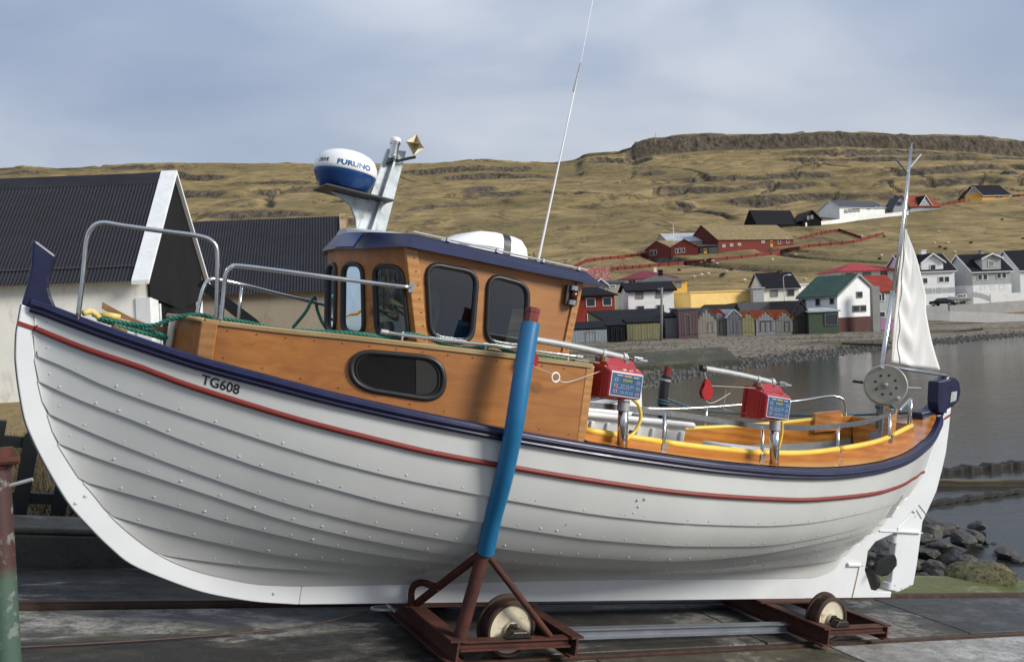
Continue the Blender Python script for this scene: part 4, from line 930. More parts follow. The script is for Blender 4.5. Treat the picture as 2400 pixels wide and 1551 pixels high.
# parked car by the seawall
def car(p, yaw, label):
    t = thing('parked_car', label, 'car', p, yaw)
    prof = [(-2.1,.35),(-2.15,.62),(-2.02,.86),(-1.35,.93),(-.75,1.38),(.45,1.42),(1.15,1.0),(2.0,.84),(2.18,.62),(2.15,.35)]
    P = []
    for y, k in ((-.86,0),(-.9,.0),(-.9,0),(.9,0),(.9,0),(.86,0)): P.append([(x, y*(1 if z < .95 else .84), z) for x, z in prof])
    b = MB(); n = len(prof)
    L_ = [(x, -.88*(1 if z < .95 else .82), z) for x, z in prof]; R_ = [(x, .88*(1 if z < .95 else .82), z) for x, z in prof]
    b.add(L_+R_, [tuple(range(n)), tuple(reversed(range(n, 2*n)))]+[(i, n+i, n+(i+1) % n, (i+1) % n) for i in range(n)])
    M['carpaint'] = paint('dark_car_paint', (.018,.022,.03), .2, .3, var=.1)
    b.build('body', M['carpaint'], t, bevel=.06)
    for sy in (-1, 1):
        y0 = .80*sy
        MB().prism([(-1.2,y0,.98),(-.68,y0*.93,1.32),(.0,y0*.93,1.36),(.0,y0,.98)], (0,sy,0), 0, .05).build('side_window', M['pane'], t)
        MB().prism([(.06,y0,.98),(.06,y0*.93,1.36),(.42,y0*.93,1.36),(1.0,y0,1.0)], (0,sy,0), 0, .05).build('side_window', M['pane'], t)
        MB().box((1.95,.5*sy-.2,.62),(2.2,.5*sy+.2,.76)).build('headlight', M['wplastic'], t, bevel=.03)
        for x in (-1.35, 1.35):
            w = MB().lathe([(.02,-.1),(.32,-.1),(.34,-.06),(.34,.06),(.32,.1),(.02,.1)], (x,.82*sy,.33), (0,1,0), 16).build('wheel', M['black'], t); MB().lathe([(.02,0),(.2,0),(.21,-.04)], (x,.93*sy,.33), (0,sy,0), 12).build('rim', M['alu'], w)
    MB().prism([(.52,-.66,1.36),(1.12,-.74,1.02),(1.12,.74,1.02),(.52,.66,1.36)], (.5,0,.9), .02, .05).build('windscreen', M['pane'], t)
    return t
cp = at(2212, 717, 103); cr_ = car(cp, R(-52), 'dark saloon car parked beside the small boat on a trailer'); cr_.scale = (.72, .72, .72)
bp_ = at(2250, 712, 105)
t = thing('trailer_boat', 'small white cabin motor boat standing on a trailer behind the dark car', 'boat', bp_, R(170)); t.scale = (.62, .62, .62)
hp = []
for x in np.linspace(-2.0, 2.2, 12):
    f = 1-max(0, (x-.2)/2.0)**2.2; hp.append([(x, y*max(f, .02), z+.25*max(0, x-.6)/1.6*zz) for y, z, zz in ((-.85,1.35,1),(-.75,.95,.7),(-.3,.7,.5),(0,.62,.5),(.3,.7,.5),(.75,.95,.7),(.85,1.35,1))])
MB().grid(np.array(hp)).grid(np.array([[q[0], q[-1]] for q in hp])).build('hull', M['wplastic'], t, smooth=False)
cb = MB().hexa([(-1.2,-.6,1.3),(.9,-.55,1.3),(.9,.55,1.3),(-1.2,.6,1.3),(-1.1,-.5,1.95),(.2,-.45,1.95),(.2,.45,1.95),(-1.1,.5,1.95)]).build('cabin', M['wplastic'], t, bevel=.05)
for x in (-.9, -.3, .2): MB().box((x,.56,1.5),(x+.4,.64,1.78)).box((x,-.64,1.5),(x+.4,-.56,1.78)).build('window', M['pane'], t)
fr = MB().box((-2,-.7,.42),(2.6,-.6,.54)).box((-2,.6,.42),(2.6,.7,.54)).box((-1.4,-.7,.5),(-1.3,.7,.7)).box((1,-.7,.5),(1.1,.7,.72)).build('trailer_frame', M['galv'], t)
for sy in (-1, 1): MB().lathe([(.02,-.09),(.3,-.09),(.3,.09),(.02,.09)], (-.5,.85*sy,.3), (0,1,0), 14).build('wheel', M['black'], t)

# ------------------------------------------------------------------ shore
jp = at(1480, 852, 47); M['jetty'] = concrete('old_jetty_concrete', (.05,.05,.036), (.10,.10,.075), (.055,.058,.02), (.5,.66), rough=.95, gloss=.95)
jt = thing('concrete_jetty', 'low mossy concrete ramp slab lying on the shingle', 'jetty', (jp[0], jp[1], 0.0), R(10))
MB().hexa([(-1.5,0,-.3),(6.6,0,-.3),(6.9,2.4,-.3),(-1.5,2.4,-.3),(-1.5,0,.32),(6.5,0,.45),(6.6,2.2,1.12),(-1.5,2.2,.95)]).build('slab', M['jetty'], jt, bevel=.03)
MB().box((-1.5,-.12,.0),(6.55,-.005,.36)).build('edge_beam', M['jetty'], jt, bevel=.02)
M['ironbar'] = M['rust']
for k, (a, b) in enumerate((((1972,793),(2075,806)),((1980,797),(2078,811)),((1995,789),(2080,801)),((1990,801),(2079,815)))):
    P = at(*a, 62-k*.4); Q = at(*b, 60-k*.3)
    P[2] = max(tz(P[0], P[1]), .1)+.25; Q[2] = max(tz(Q[0], Q[1]), .1)+.15
    MB().tube([P, Q], .07, 5).build('iron_bar', M['rust'], label='long rusty iron bar lying on the shingle by the water', category='iron bar', group='rusty bars on the shingle')
lg = at(2235, 770, 76); lg[2] = tz(lg[0], lg[1])+.15; lg2 = lg+np.array([2.3, -.6, .15])
M['log'] = wood('driftwood_log', (.10,.08,.06), (.24,.20,.15), (2, 12, 12), .9, 0)
MB().tube([lg, lg2], [.07, .16], 12).build('driftwood_log', M['log'], label='pale driftwood log on the beach under the seawall', category='log', smooth=False)
# scattered stones along the far waterline: one mass
sv = MB()
def pebble(p, r):
    a = [np.array((random.uniform(.7,1.2)*x, random.uniform(.7,1.2)*y, z*random.uniform(.5,.8)))*r for x, y, z in ((1,0,0),(0,1,0),(-1,0,0),(0,-1,0),(0,0,1))]
    a.append(np.array((0,0,-.4*r))); sv.add([p+q for q in a], [(0,1,4),(1,2,4),(2,3,4),(3,0,4),(1,0,5),(2,1,5),(3,2,5),(0,3,5)])
seg = SHORE[8:16]
pq = []
for k in range(2600):
    i = random.randrange(len(seg)-1); f = random.random(); p = seg[i]*(1-f)+seg[i+1]*f; d = seg[i+1]-seg[i]; n = np.array([-d[1], d[0]])/np.hypot(*d)
    q = p+n*random.gauss(1.0, 1.3); pq.append((q[0], q[1], random.uniform(.05, .26)))
for k in range(1500):
    Y = random.uniform(44, 78); x = at(random.uniform(1350, 2300), 780, Y)[0]; pq.append((x, Y, random.uniform(.04, .14)))
pq = np.array(pq); pz = terrain(pq[:, 0], pq[:, 1]); pdist = shore_dist(pq[:, 0], pq[:, 1])
for (x, Y, r), z, d in zip(pq, pz, pdist):
    if d > -2.5: pebble(np.array([x, Y, z]), r)
M['stones'] = paint('beach_stones', (.075,.07,.06), .8, var=.6, scale=.7)
sv.build('beach_stones', M['stones'], kind='stuff', label='dark stones and seaweed along the far waterline and beach', category='stones')

# boulders behind the rudder at the water's edge
RG = 'dark wet boulders at the foot of the slipway'
near = [(2180,1245,12.4,90),(2215,1238,12.8,80),(2255,1262,12.4,75),(2285,1250,12.6,55),(2200,1280,11.9,90),(2165,1290,11.8,80),(2230,1310,11.6,95),(2265,1318,11.3,80),(2190,1325,11.4,85),(2150,1330,11.5,70),(2355,1292,11.9,65),(2310,1258,12.6,22),(2245,1283,12.0,30),(2150,1255,12.3,80),(2110,1262,12.2,80),(2105,1290,11.9,75),(2060,1275,12.0,80),(2125,1315,11.5,70),(2080,1310,11.7,70),(2175,1222,13.2,60),(2330,1262,12.3,22),(2385,1300,11.7,40),(2290,1225,13.3,50),(2200,1345,11.0,50),(2165,1352,10.9,42),(2215,1358,10.8,36),(2120,1340,11.1,50)]
for k, (x, y, Y, wpx) in enumerate(near):
    lab = 'dark boulder seen past the propeller under the stern' if x < 2130 else 'small dark stone at the upper edge of the mossy slip' if y > 1335 else 'dark boulder lying alone in the shallow water' if x > 2300 or wpx < 35 else 'dark wet boulder in the heap beside the rudder'
    rock_px(x, y, Y, wpx, k, label=lab, group=RG, sq=(1, .9, .72))
p = at(2303, 1362, 10.5); p[2] = max(tz(p[0], p[1]), .0)
rock(p, .40, 3, 'large angular olive boulder at the edge of the mossy slip', mat=M['rockpale'], sq=(1.2, .95, .95), sink=.15)
# half-sunk old slip timbers
M['timber'] = wood('waterworn_timber', (.045,.035,.022), (.15,.12,.07), (2, 12, 12), .85, 0); M['weedy'] = paint('weed_covered_iron', (.012,.010,.007), .7, var=.5, scale=9, bumpy=.8)
for (a, b, Ya, Yb, r, mat, lab) in (((2140,1168),(2480,1161),16.6,16.2,.10,'timber','worn pale timber beam lying across the shallow water'),
                                    ((2140,1152),(2480,1128),17.4,18.2,.11,'weedy','weed covered iron beam in the shallow water beyond the timber'),
                                    ((2150,1222),(2480,1158),14.9,16.0,.05,'weedy','thin weed covered rail slanting into the shallow water')):
    P = at(*a, Ya); Q = at(*b, Yb); P[2] = max(P[2], .05); Q[2] = max(Q[2], .05)
    dv_ = (Q-P)/np.linalg.norm(Q-P); sd_ = np.array([-dv_[1], dv_[0], 0])
    bm_ = MB(); n_ = 12 if mat == 'timber' else 44; rows = []
    for q in range(n_+1):
        c_ = P+(Q-P)*q/n_+np.array([0, 0, .01*math.sin(q*.9)]); k_ = r*(1 if mat == 'timber' else (1+.16*math.sin(q*.83+1)+.12*math.sin(q*2.1)+random.uniform(-.06, .06)))
        rows.append([c_+sd_*k_+[0,0,k_*.7], c_-sd_*k_+[0,0,k_*.75*random.uniform(.9,1.05)], c_-sd_*k_*1.02-[0,0,k_], c_+sd_*k_-[0,0,k_]])
    bm_.grid(np.array(rows), close_v=True); bm_.f.append((0,1,2,3)); bm_.f.append(tuple(len(bm_.v)-1-j for j in range(4)))
    bm_.build('sunken_beam', M[mat], label=lab, category='beam', bevel=.01)
# moored white boat beyond the stern well
p = at(1400, 958, 27); t = thing('moored_boat', 'white open boat moored on the water beyond the stern rails', 'boat', (p[0], p[1], 0), R(8))
hp = []
for x in np.linspace(-2.2, 1.5, 14):
    f = max(.02, 1-max(0, (x+.2)/1.7)**2.3); hp.append([(x, y*f, z+.18*max(0, x)**1.2*zz) for y, z, zz in ((-.75,.72,1),(-.70,.35,.6),(-.4,-.05,.3),(0,-.15,.2),(.4,-.05,.3),(.70,.35,.6),(.75,.72,1))])
MB().grid(np.array(hp)).build('hull', M['wplastic'], t, smooth=True)
for k in (0, -1): MB().tube([q[k] for q in hp], .035, 6).build('rub_rail', M['gbar'], t, smooth=True)
MB().box((-1.2,-.6,.3),(-1.0,.6,.34)).build('thwart', M['palewood'], t)
# ------------------------------------------------------------------ the fishing boat (s aft, t to the near side, n up from the keel)
boat = thing('fishing_boat', 'white clinker fishing boat TG608 with wooden wheelhouse on a slipway trolley', 'boat', matrix=SLIP)
bs_ = [-2.74,-2.6,-2.3,-2,-1.2,-.4,.4,1.2,2,2.8,3.24,3.53,3.97,4.3,4.53,4.73,4.84]
bb_ = [.05,.14,.32,.47,.77,.95,1.04,1.07,1.04,.93,.81,.705,.52,.37,.25,.14,.05]
ss_ = [-2.74,-2.65,-2.43,-2.22,-1.96,-1.65,-1.36,-1.06,-.84,-.38,.05,.5,1.2,1.56,1.95,2.31,2.8,3.24,3.53,3.97,4.3,4.53,4.73,4.84]
sn_ = [1.735,1.71,1.655,1.61,1.56,1.517,1.478,1.447,1.428,1.395,1.372,1.353,1.335,1.335,1.345,1.366,1.416,1.475,1.52,1.61,1.69,1.77,1.855,1.94]
ks_ = [-2.74,-2.72,-2.68,-2.63,-2.60,-2.54,-2.47,-2.41,-2.33,-2.24,-2.15,-1.98,-1.84,-1.69,-1.55,-1.38,-1.14,-.44,.25,1.07,2.34,3.3,3.45,3.6,3.69,3.81,3.96,4.15,4.33,4.48,4.6,4.72,4.84]
kn_ = [1.71,1.56,1.39,1.25,1.19,1.06,.96,.88,.80,.70,.62,.50,.43,.38,.35,.32,.31,.32,.335,.35,.36,.375,.395,.44,.52,.62,.71,.81,.98,1.10,1.22,1.37,1.90]
def bw(s): return cub(bs_, bb_, s)
def nsh(s): return cub(ss_, sn_, s)
def nke(s): return cub(ks_, kn_, s)
st_ = [-2.6,-1.2,1.0,3.0,4.2]; vv_ = [0,.05,.1,.15,.25,.4,.6,.8,1]
sh_ = np.array([[0,.05,.10,.15,.25,.41,.62,.82,1],[0,.06,.14,.23,.42,.64,.83,.94,1],[0,.035,.18,.36,.59,.79,.925,.98,1],[0,.02,.06,.15,.36,.64,.85,.95,1],[0,.02,.06,.11,.24,.46,.72,.89,1]])
def half(s, n):
    k = float(nke(s)); v = min(max((n-k)/max(float(nsh(s))-k, 1e-3), 0), 1)
    row = np.array([np.interp(s, st_, sh_[:, j]) for j in range(len(vv_))])
    return .045+max(float(bw(s))-.045, 0)*float(cub(vv_, row, v))
LANDS = [
 [(-2.725,1.62),(-2.48,1.553),(-2.21,1.497),(-2.08,1.462),(-1.77,1.398),(-1.41,1.335),(-1.02,1.283),(-.8,1.257),(-.37,1.225),(.11,1.194),(.87,1.162),(1.14,1.159),(1.86,1.165),(2.34,1.193),(3.0,1.243),(3.41,1.283),(4.1,1.345),(4.72,1.375)],
 [(-2.70,1.489),(-2.59,1.460),(-2.35,1.381),(-2.05,1.310),(-1.8,1.257),(-1.53,1.2),(-1.26,1.151),(-.92,1.102),(-.37,1.046),(.1,1.007),(.48,.985),(1.0,.975),(1.63,.978),(2.2,1.013),(2.75,1.075),(3.37,1.13),(4.0,1.135),(4.50,1.115)],
 [(-2.67,1.36),(-2.48,1.298),(-2.2,1.225),(-2.03,1.175),(-1.77,1.11),(-1.5,1.05),(-1.22,1.002),(-.93,.953),(-.33,.884),(-.03,.858),(.42,.827),(1.04,.818),(1.79,.822),(2.36,.877),(2.9,.945),(3.47,1.0),(4.0,1.02),(4.40,1.035)],
 [(-2.6,1.2),(-2.36,1.123),(-2.08,1.045),(-1.73,.957),(-1.46,.895),(-1.18,.845),(-.87,.797),(-.29,.731),(.07,.704),(.53,.688),(1.18,.692),(1.7,.72),(2.21,.785),(2.69,.85),(3.4,.915),(4.0,.93),(4.28,.935)],
 [(-2.53,1.05),(-2.34,1.0),(-2.06,.94),(-1.71,.86),(-1.43,.793),(-1.14,.741),(-.82,.695),(-.57,.66),(.18,.596),(.8,.577),(1.4,.582),(2.19,.662),(2.81,.765),(3.4,.84),(3.9,.86),(4.2,.86)],
 [(-2.38,.86),(-2.13,.82),(-1.84,.766),(-1.68,.734),(-1.4,.69),(-1.1,.644),(-.77,.603),(-.51,.578),(.2,.533),(1.2,.52),(2,.575),(2.8,.685),(3.5,.765),(4.08,.775)],
 [(-2.23,.69),(-2.0,.646),(-1.7,.599),(-1.35,.552),(-1.04,.527),(-.4,.495),(.4,.475),(1.2,.47),(2,.51),(2.8,.6),(3.4,.66),(3.9,.68)],
 [(-1.96,.485),(-1.6,.46),(-1.31,.448),(-.87,.44),(-.42,.435),(.4,.425),(1.2,.42),(2.0,.44),(2.8,.495),(3.4,.545),(3.73,.555)]]
def land(i, s):
    if i < 0: return nsh(s)
    if i >= len(LANDS): return nke(s)
    a = np.array(LANDS[i]); return cub(a[:, 0], a[:, 1], s)
def surf(s, n, sg, off):
    t = half(s, n); e_ = .012; dn = (half(s, n+e_)-half(s, n-e_))/(2*e_)
    l = math.hypot(1, dn); return (s, -sg*(t+off/l), n-off*dn/l)
sg_grid = np.linspace(-2.739, 4.838, 700)
for sg in (1, -1):
    for i in range(len(LANDS)+1):
        up = land(i-1, sg_grid); lo = np.maximum(land(i, sg_grid), nke(sg_grid)); k = nke(sg_grid)
        s_lo, s_hi = (-2.739, 4.838)
        if i-1 >= 0: s_lo, s_hi = LANDS[i-1][0][0], LANDS[i-1][-1][0]
        m_ = 64 if sg > 0 else 36
        q = (1-np.cos(np.linspace(0, math.pi, m_)))/2*.7+np.linspace(0, 1, m_)*.3
        P = []
        for s in s_lo+(s_hi-s_lo)*q:
            s = float(s); kk = float(nke(s)); top = max(float(land(i-1, s)), kk+.001); low = max(float(land(i, s)), kk) if i < len(LANDS) else kk
            if i < len(LANDS) and (s < LANDS[i][0][0] or s > LANDS[i][-1][0]): low = kk
            low = min(low, top-.0005)
            topx = min(top+.014, float(nsh(s))) if i > 0 else top
            proud = .017
            row = [surf(s, low+.0005, sg, -.004)]
            for f in (0, .06, .25, .5, .75, 1): row.append(surf(s, low+(topx-low)*f, sg, proud*(1-f)))
            P.append(row)
        MB().grid(np.array(P)).build('strake', M['hull'], boat, auto=35)
# rivets
rv = MB()
def dome(c, nrm, r):
    nrm = np.array(nrm, float); nrm /= np.linalg.norm(nrm); rv.lathe([(r, 0), (r*.75, r*.45), (0.001, r*.62)], c, nrm, 6)
for i in range(1, 8):
    a, z = LANDS[i][0][0]+.1, LANDS[i][-1][0]-.15; s = a+random.random()*.1
    while s < z:
        n = float(land(i, s))+.02+random.uniform(-.004, .006); p = np.array(surf(s, n, 1, .014)); p2 = np.array(surf(s, n, 1, .03))
        if n-nke(s) > .02: dome(p, p2-p, random.choice([.005, .006, .0075]))
        s += random.uniform(.10, .22)
for i in range(0, 8):
    for s_, n_ in ((LANDS[i][0][0]+.05, 0), ):
        n = float(land(i, s_))+.06
        p = np.array(surf(s_, n, 1, .008)); dome(p, np.array(surf(s_, n, 1, .03))-p, .007)
for s, n in ((.60,1.11),(.55,1.10),(.57,1.06),(.55,1.02),(.50,1.005),(.54,.99),(-.76,1.27),(-2.36,.78),(-2.40,.74),(-1.28,.26)):
    if n > float(nke(s))+.02: p = np.array(surf(s, n, 1, .012)); dome(p, np.array(surf(s, n, 1, .03))-p, .009)
    else: dome(B(s, .058, n), (0, -1, 0), .010)
rv.build('rivets', M['hull'], boat, kind='stuff')
# stem, keel, sternpost
def slabpoly(name, pts, t0, t1, mat, par=boat, bev=.006):
    return MB().prism([B(s, 0, n) for s, n in pts], (0,-1,0), t0, t1).build(name, mat, par, bevel=bev)
so = [(-2.80,1.735),(-2.80,1.66),(-2.80,1.59),(-2.79,1.50),(-2.78,1.44),(-2.75,1.32),(-2.70,1.16),(-2.65,1.06),(-2.59,.96),(-2.51,.84),(-2.42,.72),(-2.30,.60),(-2.20,.51),(-2.08,.42),(-1.88,.335),(-1.69,.27),(-1.51,.232),(-1.35,.208),(-1.12,.192)]
si = [(-1.12,.318),(-1.38,.328),(-1.55,.358),(-1.69,.39),(-1.84,.44),(-1.98,.51),(-2.15,.63),(-2.24,.71),(-2.33,.81),(-2.41,.89),(-2.47,.97),(-2.54,1.07),(-2.60,1.20),(-2.63,1.26),(-2.68,1.40),(-2.72,1.57),(-2.735,1.72)]
_sm = lambda L_: [(float(p[0]), float(p[1])) for p in smooth_path([(a, b, 0) for a, b in L_], 4)]
so, si = _sm(so), _sm(si)
slabpoly('stem', so+si, -.056, .056, M['keel'])
slabpoly('stem_face', [(s-.006, n-.004) for s, n in so]+[(s+.004, n+.003) for s, n in reversed(so)], -.03, .03, M['gbar'], bev=0)
slabpoly('stem_stripe', [(-2.805,1.628),(-2.805,1.652),(-2.72,1.632),(-2.72,1.608)], -.059, .059, M['stripe'], bev=0)
slabpoly('keel', [(-1.119,.192),(3.3,.192),(3.3,.375),(2.34,.362),(1.07,.352),(.25,.337),(-.44,.322),(-1.119,.318)], -.056, .056, M['keel'])
slabpoly('deadwood', [(3.301,.192),(4.45,.192),(4.455,.245),(4.25,.247),(4.16,.265),(4.04,.44),(4.05,.53),(4.05,.61),(4.14,.70),(4.42,.795),(4.43,.83),(4.56,.94),(4.64,1.02),(4.70,1.15),(4.80,1.40),(4.87,1.69),(4.90,1.93),(4.84,1.93),(4.80,1.62),(4.72,1.40),(4.6,1.24),(4.48,1.12),(4.33,1.0),(4.15,.83),(3.96,.73),(3.81,.64),(3.69,.54),(3.6,.455),(3.45,.41),(3.301,.39)], -.05, .05, M['keel'])
MB().box(B(4.17,.062,.797), B(4.80,-.062,.806)).build('cavitation_plate', M['keel'], boat)
rud = slabpoly('rudder', [(4.465,.255),(4.465,.80),(4.47,.84),(4.585,.93),(4.665,1.01),(4.725,1.15),(4.825,1.40),(4.895,1.69),(4.93,1.95),(5.07,2.03),(5.075,1.81),(5.07,1.58),(5.04,1.41),(4.99,1.2),(4.83,.9),(4.82,.5),(4.80,.3),(4.58,.232)], -.03, .03, M['keel'], bev=.012)
slabpoly('rudder_stripe', [(4.925,1.868),(4.93,1.892),(5.078,1.972),(5.078,1.948)], -.034, .034, M['stripe'], rud, 0)
for n in (.29, .72, 1.02):
    MB().tube([B(4.46+.0*n, 0, n-.03), B(4.46, 0, n+.03)] if n < .9 else [B(4.66,0,n-.03), B(4.69,0,n+.03)], .045, 10).build('pintle', M['keel'], rud, auto=40)
MB().tube([B(4.60,.036,1.10), B(4.80,.036,.93)], .003, 5).tube([B(4.73,.036,1.06), B(4.93,.036,.93)], .003, 5).build('rudder_strap', M['gbar'], rud)
for (s, n) in ((4.74,.27),(4.62,.255),(4.5,.29)): dome  # (bolts are in the shell below)
bb = MB()
for (s, n) in ((4.74,.30),(4.62,.27),(4.52,.30),(4.60,1.08),(4.67,1.10),(4.70,.95)): bb.lathe([(.008,0),(.006,.006),(.001,.008)], B(s,.03,n), (0,-1,0), 6)
bb.build('rudder_bolts', M['hull'], rud, kind='stuff')
# zinc anode and cable
an = MB().tube([B(3.78,.06,.49), B(3.95,.06,.49)], .018, 8).build('anode', M['wplastic'], boat, auto=40)
MB().tube(smooth_path([B(3.95,.055,.49),B(3.94,.056,.40),B(3.92,.056,.28),B(3.905,.056,.20)], 5), .004, 5).build('anode_wire', M['rope_y'], an, smooth=True)
MB().tube([B(3.95,.06,.49),B(4.1,.03,.46)], .003, 5).build('bonding_wire', M['gbar'], an)
# propeller
pr = MB().lathe([(.001,-.06),(.035,-.05),(.045,0),(.04,.05),(.022,.10),(.001,.11)], B(4.17,0,.475), (1,0,0), 16).build('propeller', M['prop'], boat, smooth=True)
MB().tube([B(3.9,0,.475), B(4.18,0,.475)], .022, 10).build('shaft', M['steel'], pr, smooth=True)
def blade(ang):
    P = []
    for rr, c, tw in ((.03,.035,.95),(.07,.08,.9),(.12,.12,.82),(.17,.13,.75),(.215,.11,.7),(.245,.065,.66),(.257,.01,.64)):
        row = []
        for f in (-1, -.6, 0, .6, 1):
            y = c*f*math.cos(tw); x = c*f*math.sin(tw)
            row.append((x, y, rr+ (.0 if abs(f) < 1 else -.01)))
        P.append(row)
    P = np.array(P); ca, sa = math.cos(ang), math.sin(ang); Q = P.copy(); Q[..., 1] = P[..., 1]*ca-P[..., 2]*sa; Q[..., 2] = P[..., 1]*sa+P[..., 2]*ca
    Q += np.array(B(4.19, 0, .475)); o = MB().grid(Q).build('blade', M['prop'], pr, smooth=True); s_ = o.modifiers.new('thick', 'SOLIDIFY'); s_.thickness = .012; s_.offset = 0
for a in (R(75), R(-45), R(195)): blade(a)
# rub rail / gunwale
def sweep(name, svals, tfun, nfun, sect, sg, mat, par=boat, auto=35, cap=True):
    P = []
    for s in svals:
        t0 = float(tfun(s)); n0 = float(nfun(s)); P.append([B(float(s), sg*(t0+a), n0+b) for a, b in sect])
    mb = MB().grid(np.array(P), close_v=True); k = len(sect)
    if cap: mb.f.append(tuple(range(k))); mb.f.append(tuple(len(mb.v)-1-j for j in range(k)))
    return mb.build(name, mat, par, auto=auto)
sv_ = np.concatenate([np.linspace(-2.76, -2, 14), np.linspace(-1.9, 4.0, 50), np.linspace(4.05, 4.86, 18)])
gsect = [(-.075,-.02),(.012,-.034),(.026,-.030),(.034,-.018),(.030,-.007),(.042,.0),(.046,.010),(.040,.019),(.026,.023),(.022,.033),(.012,.040),(-.075,.040)]
for sg in (1, -1):
    sweep('gunwale', sv_, lambda s: bw(s) if s < 4.84 else .05, lambda s: nsh(s), gsect, sg, M['navy'])
    r_ = [x for x in np.linspace(-2.72, 4.70, 90)]
    P = []
    for s in r_:
        n = float(land(0, s)); a = np.array(surf(s, n-.010, sg, .019)); b = np.array(surf(s, n+.022, sg, .012)); c = np.array(surf(s, n+.006, sg, .030))
        P.append([a, a*.5+c*.5+np.array([0,-sg*.004,0]), c, b*.5+c*.5+np.array([0,-sg*.004,0]), b])
    MB().grid(np.array(P)).build('red_moulding', M['stripe'], boat, smooth=True)
# stem head and stern head
slabpoly('stem_head', [(-2.80,1.736),(-2.79,1.84),(-2.788,1.94),(-2.80,2.06),(-2.79,2.075),(-2.68,2.01),(-2.695,1.90),(-2.69,1.84),(-2.675,1.80),(-2.63,1.72),(-2.70,1.70)], -.05, .05, M['navy'], bev=.012)
slabpoly('stern_head', [(4.92,1.90),(4.935,1.96),(4.90,2.06),(4.84,2.08),(4.80,2.02),(4.72,1.965),(4.58,1.925),(4.60,1.86),(4.80,1.86)], -.055, .055, M['navy'], bev=.012)
rh = slabpoly('rudder_head', [(4.91,1.99),(5.07,2.035),(5.15,2.10),(5.165,2.20),(5.12,2.29),(5.05,2.325),(4.94,2.32),(4.90,2.29)], -.05, .05, M['navy'], rud, .015)
slabpoly('name_plate', [(5.0,2.07),(5.09,2.10),(5.09,2.19),(5.0,2.17)], .052, .056, M['alu'], rud, 0)
slabpoly('tiller_block', [(4.76,1.95),(4.885,1.96),(4.885,2.29),(4.70,2.24),(4.72,2.05)], .0, .11, M['navy'], rud, .008)
MB().tube([B(4.76,.10,1.90),B(4.83,.10,1.91)], .022, 8).tube([B(4.78,.10,1.86),B(4.78,.10,1.93)], .02, 8).build('white_cleat', M['wplastic'], boat, auto=40)

# ---- lettering
def text_mesh(body, size, bold=0.0, sx=1.0, spacing=1.0):
    cu = bpy.data.curves.new('lettering', 'FONT'); cu.body = body; cu.size = size; cu.offset = bold; cu.resolution_u = 4; cu.space_character = spacing
    o = bpy.data.objects.new('lettering', cu); COL.objects.link(o); bpy.context.view_layer.update()
    dg = bpy.context.evaluated_depsgraph_get(); me = bpy.data.meshes.new_from_object(o.evaluated_get(dg))
    v = np.array([q.co[:] for q in me.vertices]); v[:, 0] *= sx; f = [tuple(p.vertices) for p in me.polygons]
    bpy.data.objects.remove(o); bpy.data.curves.remove(cu); bpy.data.meshes.remove(me); return v, f
v, f = text_mesh('TG608', .067, .0012, .96); wd = v[:, 0].max()
a0 = np.array([-1.95, 1.468]); a1 = np.array([-1.77, 1.438]); dirv = a1-a0; k = np.linalg.norm(dirv)/wd
pv = []
for x, y, _ in v:
    s = a0[0]+dirv[0]*x/wd+ .004; n = a0[1]+dirv[1]*x/wd+y*1.0; fl = (float(n)-float(land(0, s)))/(float(nsh(s))-float(land(0, s))); pv.append(surf(float(s), float(n), 1, .017*(1-fl)+.0022))
mb = MB(); mb.add(pv, f); mb.build('registration_number', M['letter'], boat, label='black registration TG608')

# ---- raised foredeck with varnished plywood sides
npx = [-1.95,-1.61,-1.29,-.85,-.32,.14]; npn = [1.784,1.792,1.808,1.824,1.841,1.853]
def npan(s): return float(cub(npx, npn, s))
def tpan(s): return float(bw(s))-.085
sp = np.linspace(-1.94, .14, 30)
for sg in (1, -1):
    P = []
    for s in sp:
        P.append([B(s, sg*(tpan(s)+.002), float(nsh(s))+.035), B(s, sg*(tpan(s)-.005), (float(nsh(s))+npan(s))/2), B(s, sg*(tpan(s)-.012), npan(s)), B(s, sg*(tpan(s)-.04), npan(s)), B(s, sg*(tpan(s)-.04), float(nsh(s))+.035)])
    o = MB().grid(np.array(P)).build('side_panel', M['ply'], boat, auto=40)
    sweep('capping', np.linspace(-1.96, .15, 30), lambda s: tpan(s)-.012, npan, [(.012,-.012),(.014,.008),(.006,.014),(-.05,.014),(-.055,.001),(.0,.001)], sg, M['palewood'])
    MB().hexa([B(.11,sg*(tpan(.12)+.004),1.40),B(.165,sg*(tpan(.16)+.004),1.40),B(.165,sg*(tpan(.16)-.06),1.40),B(.11,sg*(tpan(.12)-.06),1.40),B(.115,sg*(tpan(.12)-.008),1.852),B(.168,sg*(tpan(.16)-.008),1.853),B(.168,sg*(tpan(.16)-.07),1.853),B(.115,sg*(tpan(.12)-.07),1.852)]).build('end_post', M['trimwood'], boat, bevel=.004)
    MB().hexa([B(-1.975,sg*(.405),1.56),B(-1.90,sg*(.45),1.56),B(-1.90,sg*.38,1.56),B(-1.975,sg*.36,1.56),B(-1.975,sg*.395,1.785),B(-1.90,sg*.435,1.787),B(-1.90,sg*.37,1.787),B(-1.975,sg*.35,1.785)]).build('corner_post', M['trimwood'], boat, bevel=.006)
    # screws
    sc = MB()
    for s in np.arange(-1.85, .1, .14): sc.lathe([(.0042,0),(.003,.002),(.0005,.002)], B(s, sg*(tpan(s)-.008), npan(s)-.035), (0,-sg,0), 6)
    for s in np.arange(-1.85, .1, .19): sc.lathe([(.0042,0),(.003,.002),(.0005,.002)], B(s, sg*(tpan(s)+.002), float(nsh(s))+.065), (0,-sg,0), 6)
    sc.build('screws', M['prop'], o, kind='stuff')
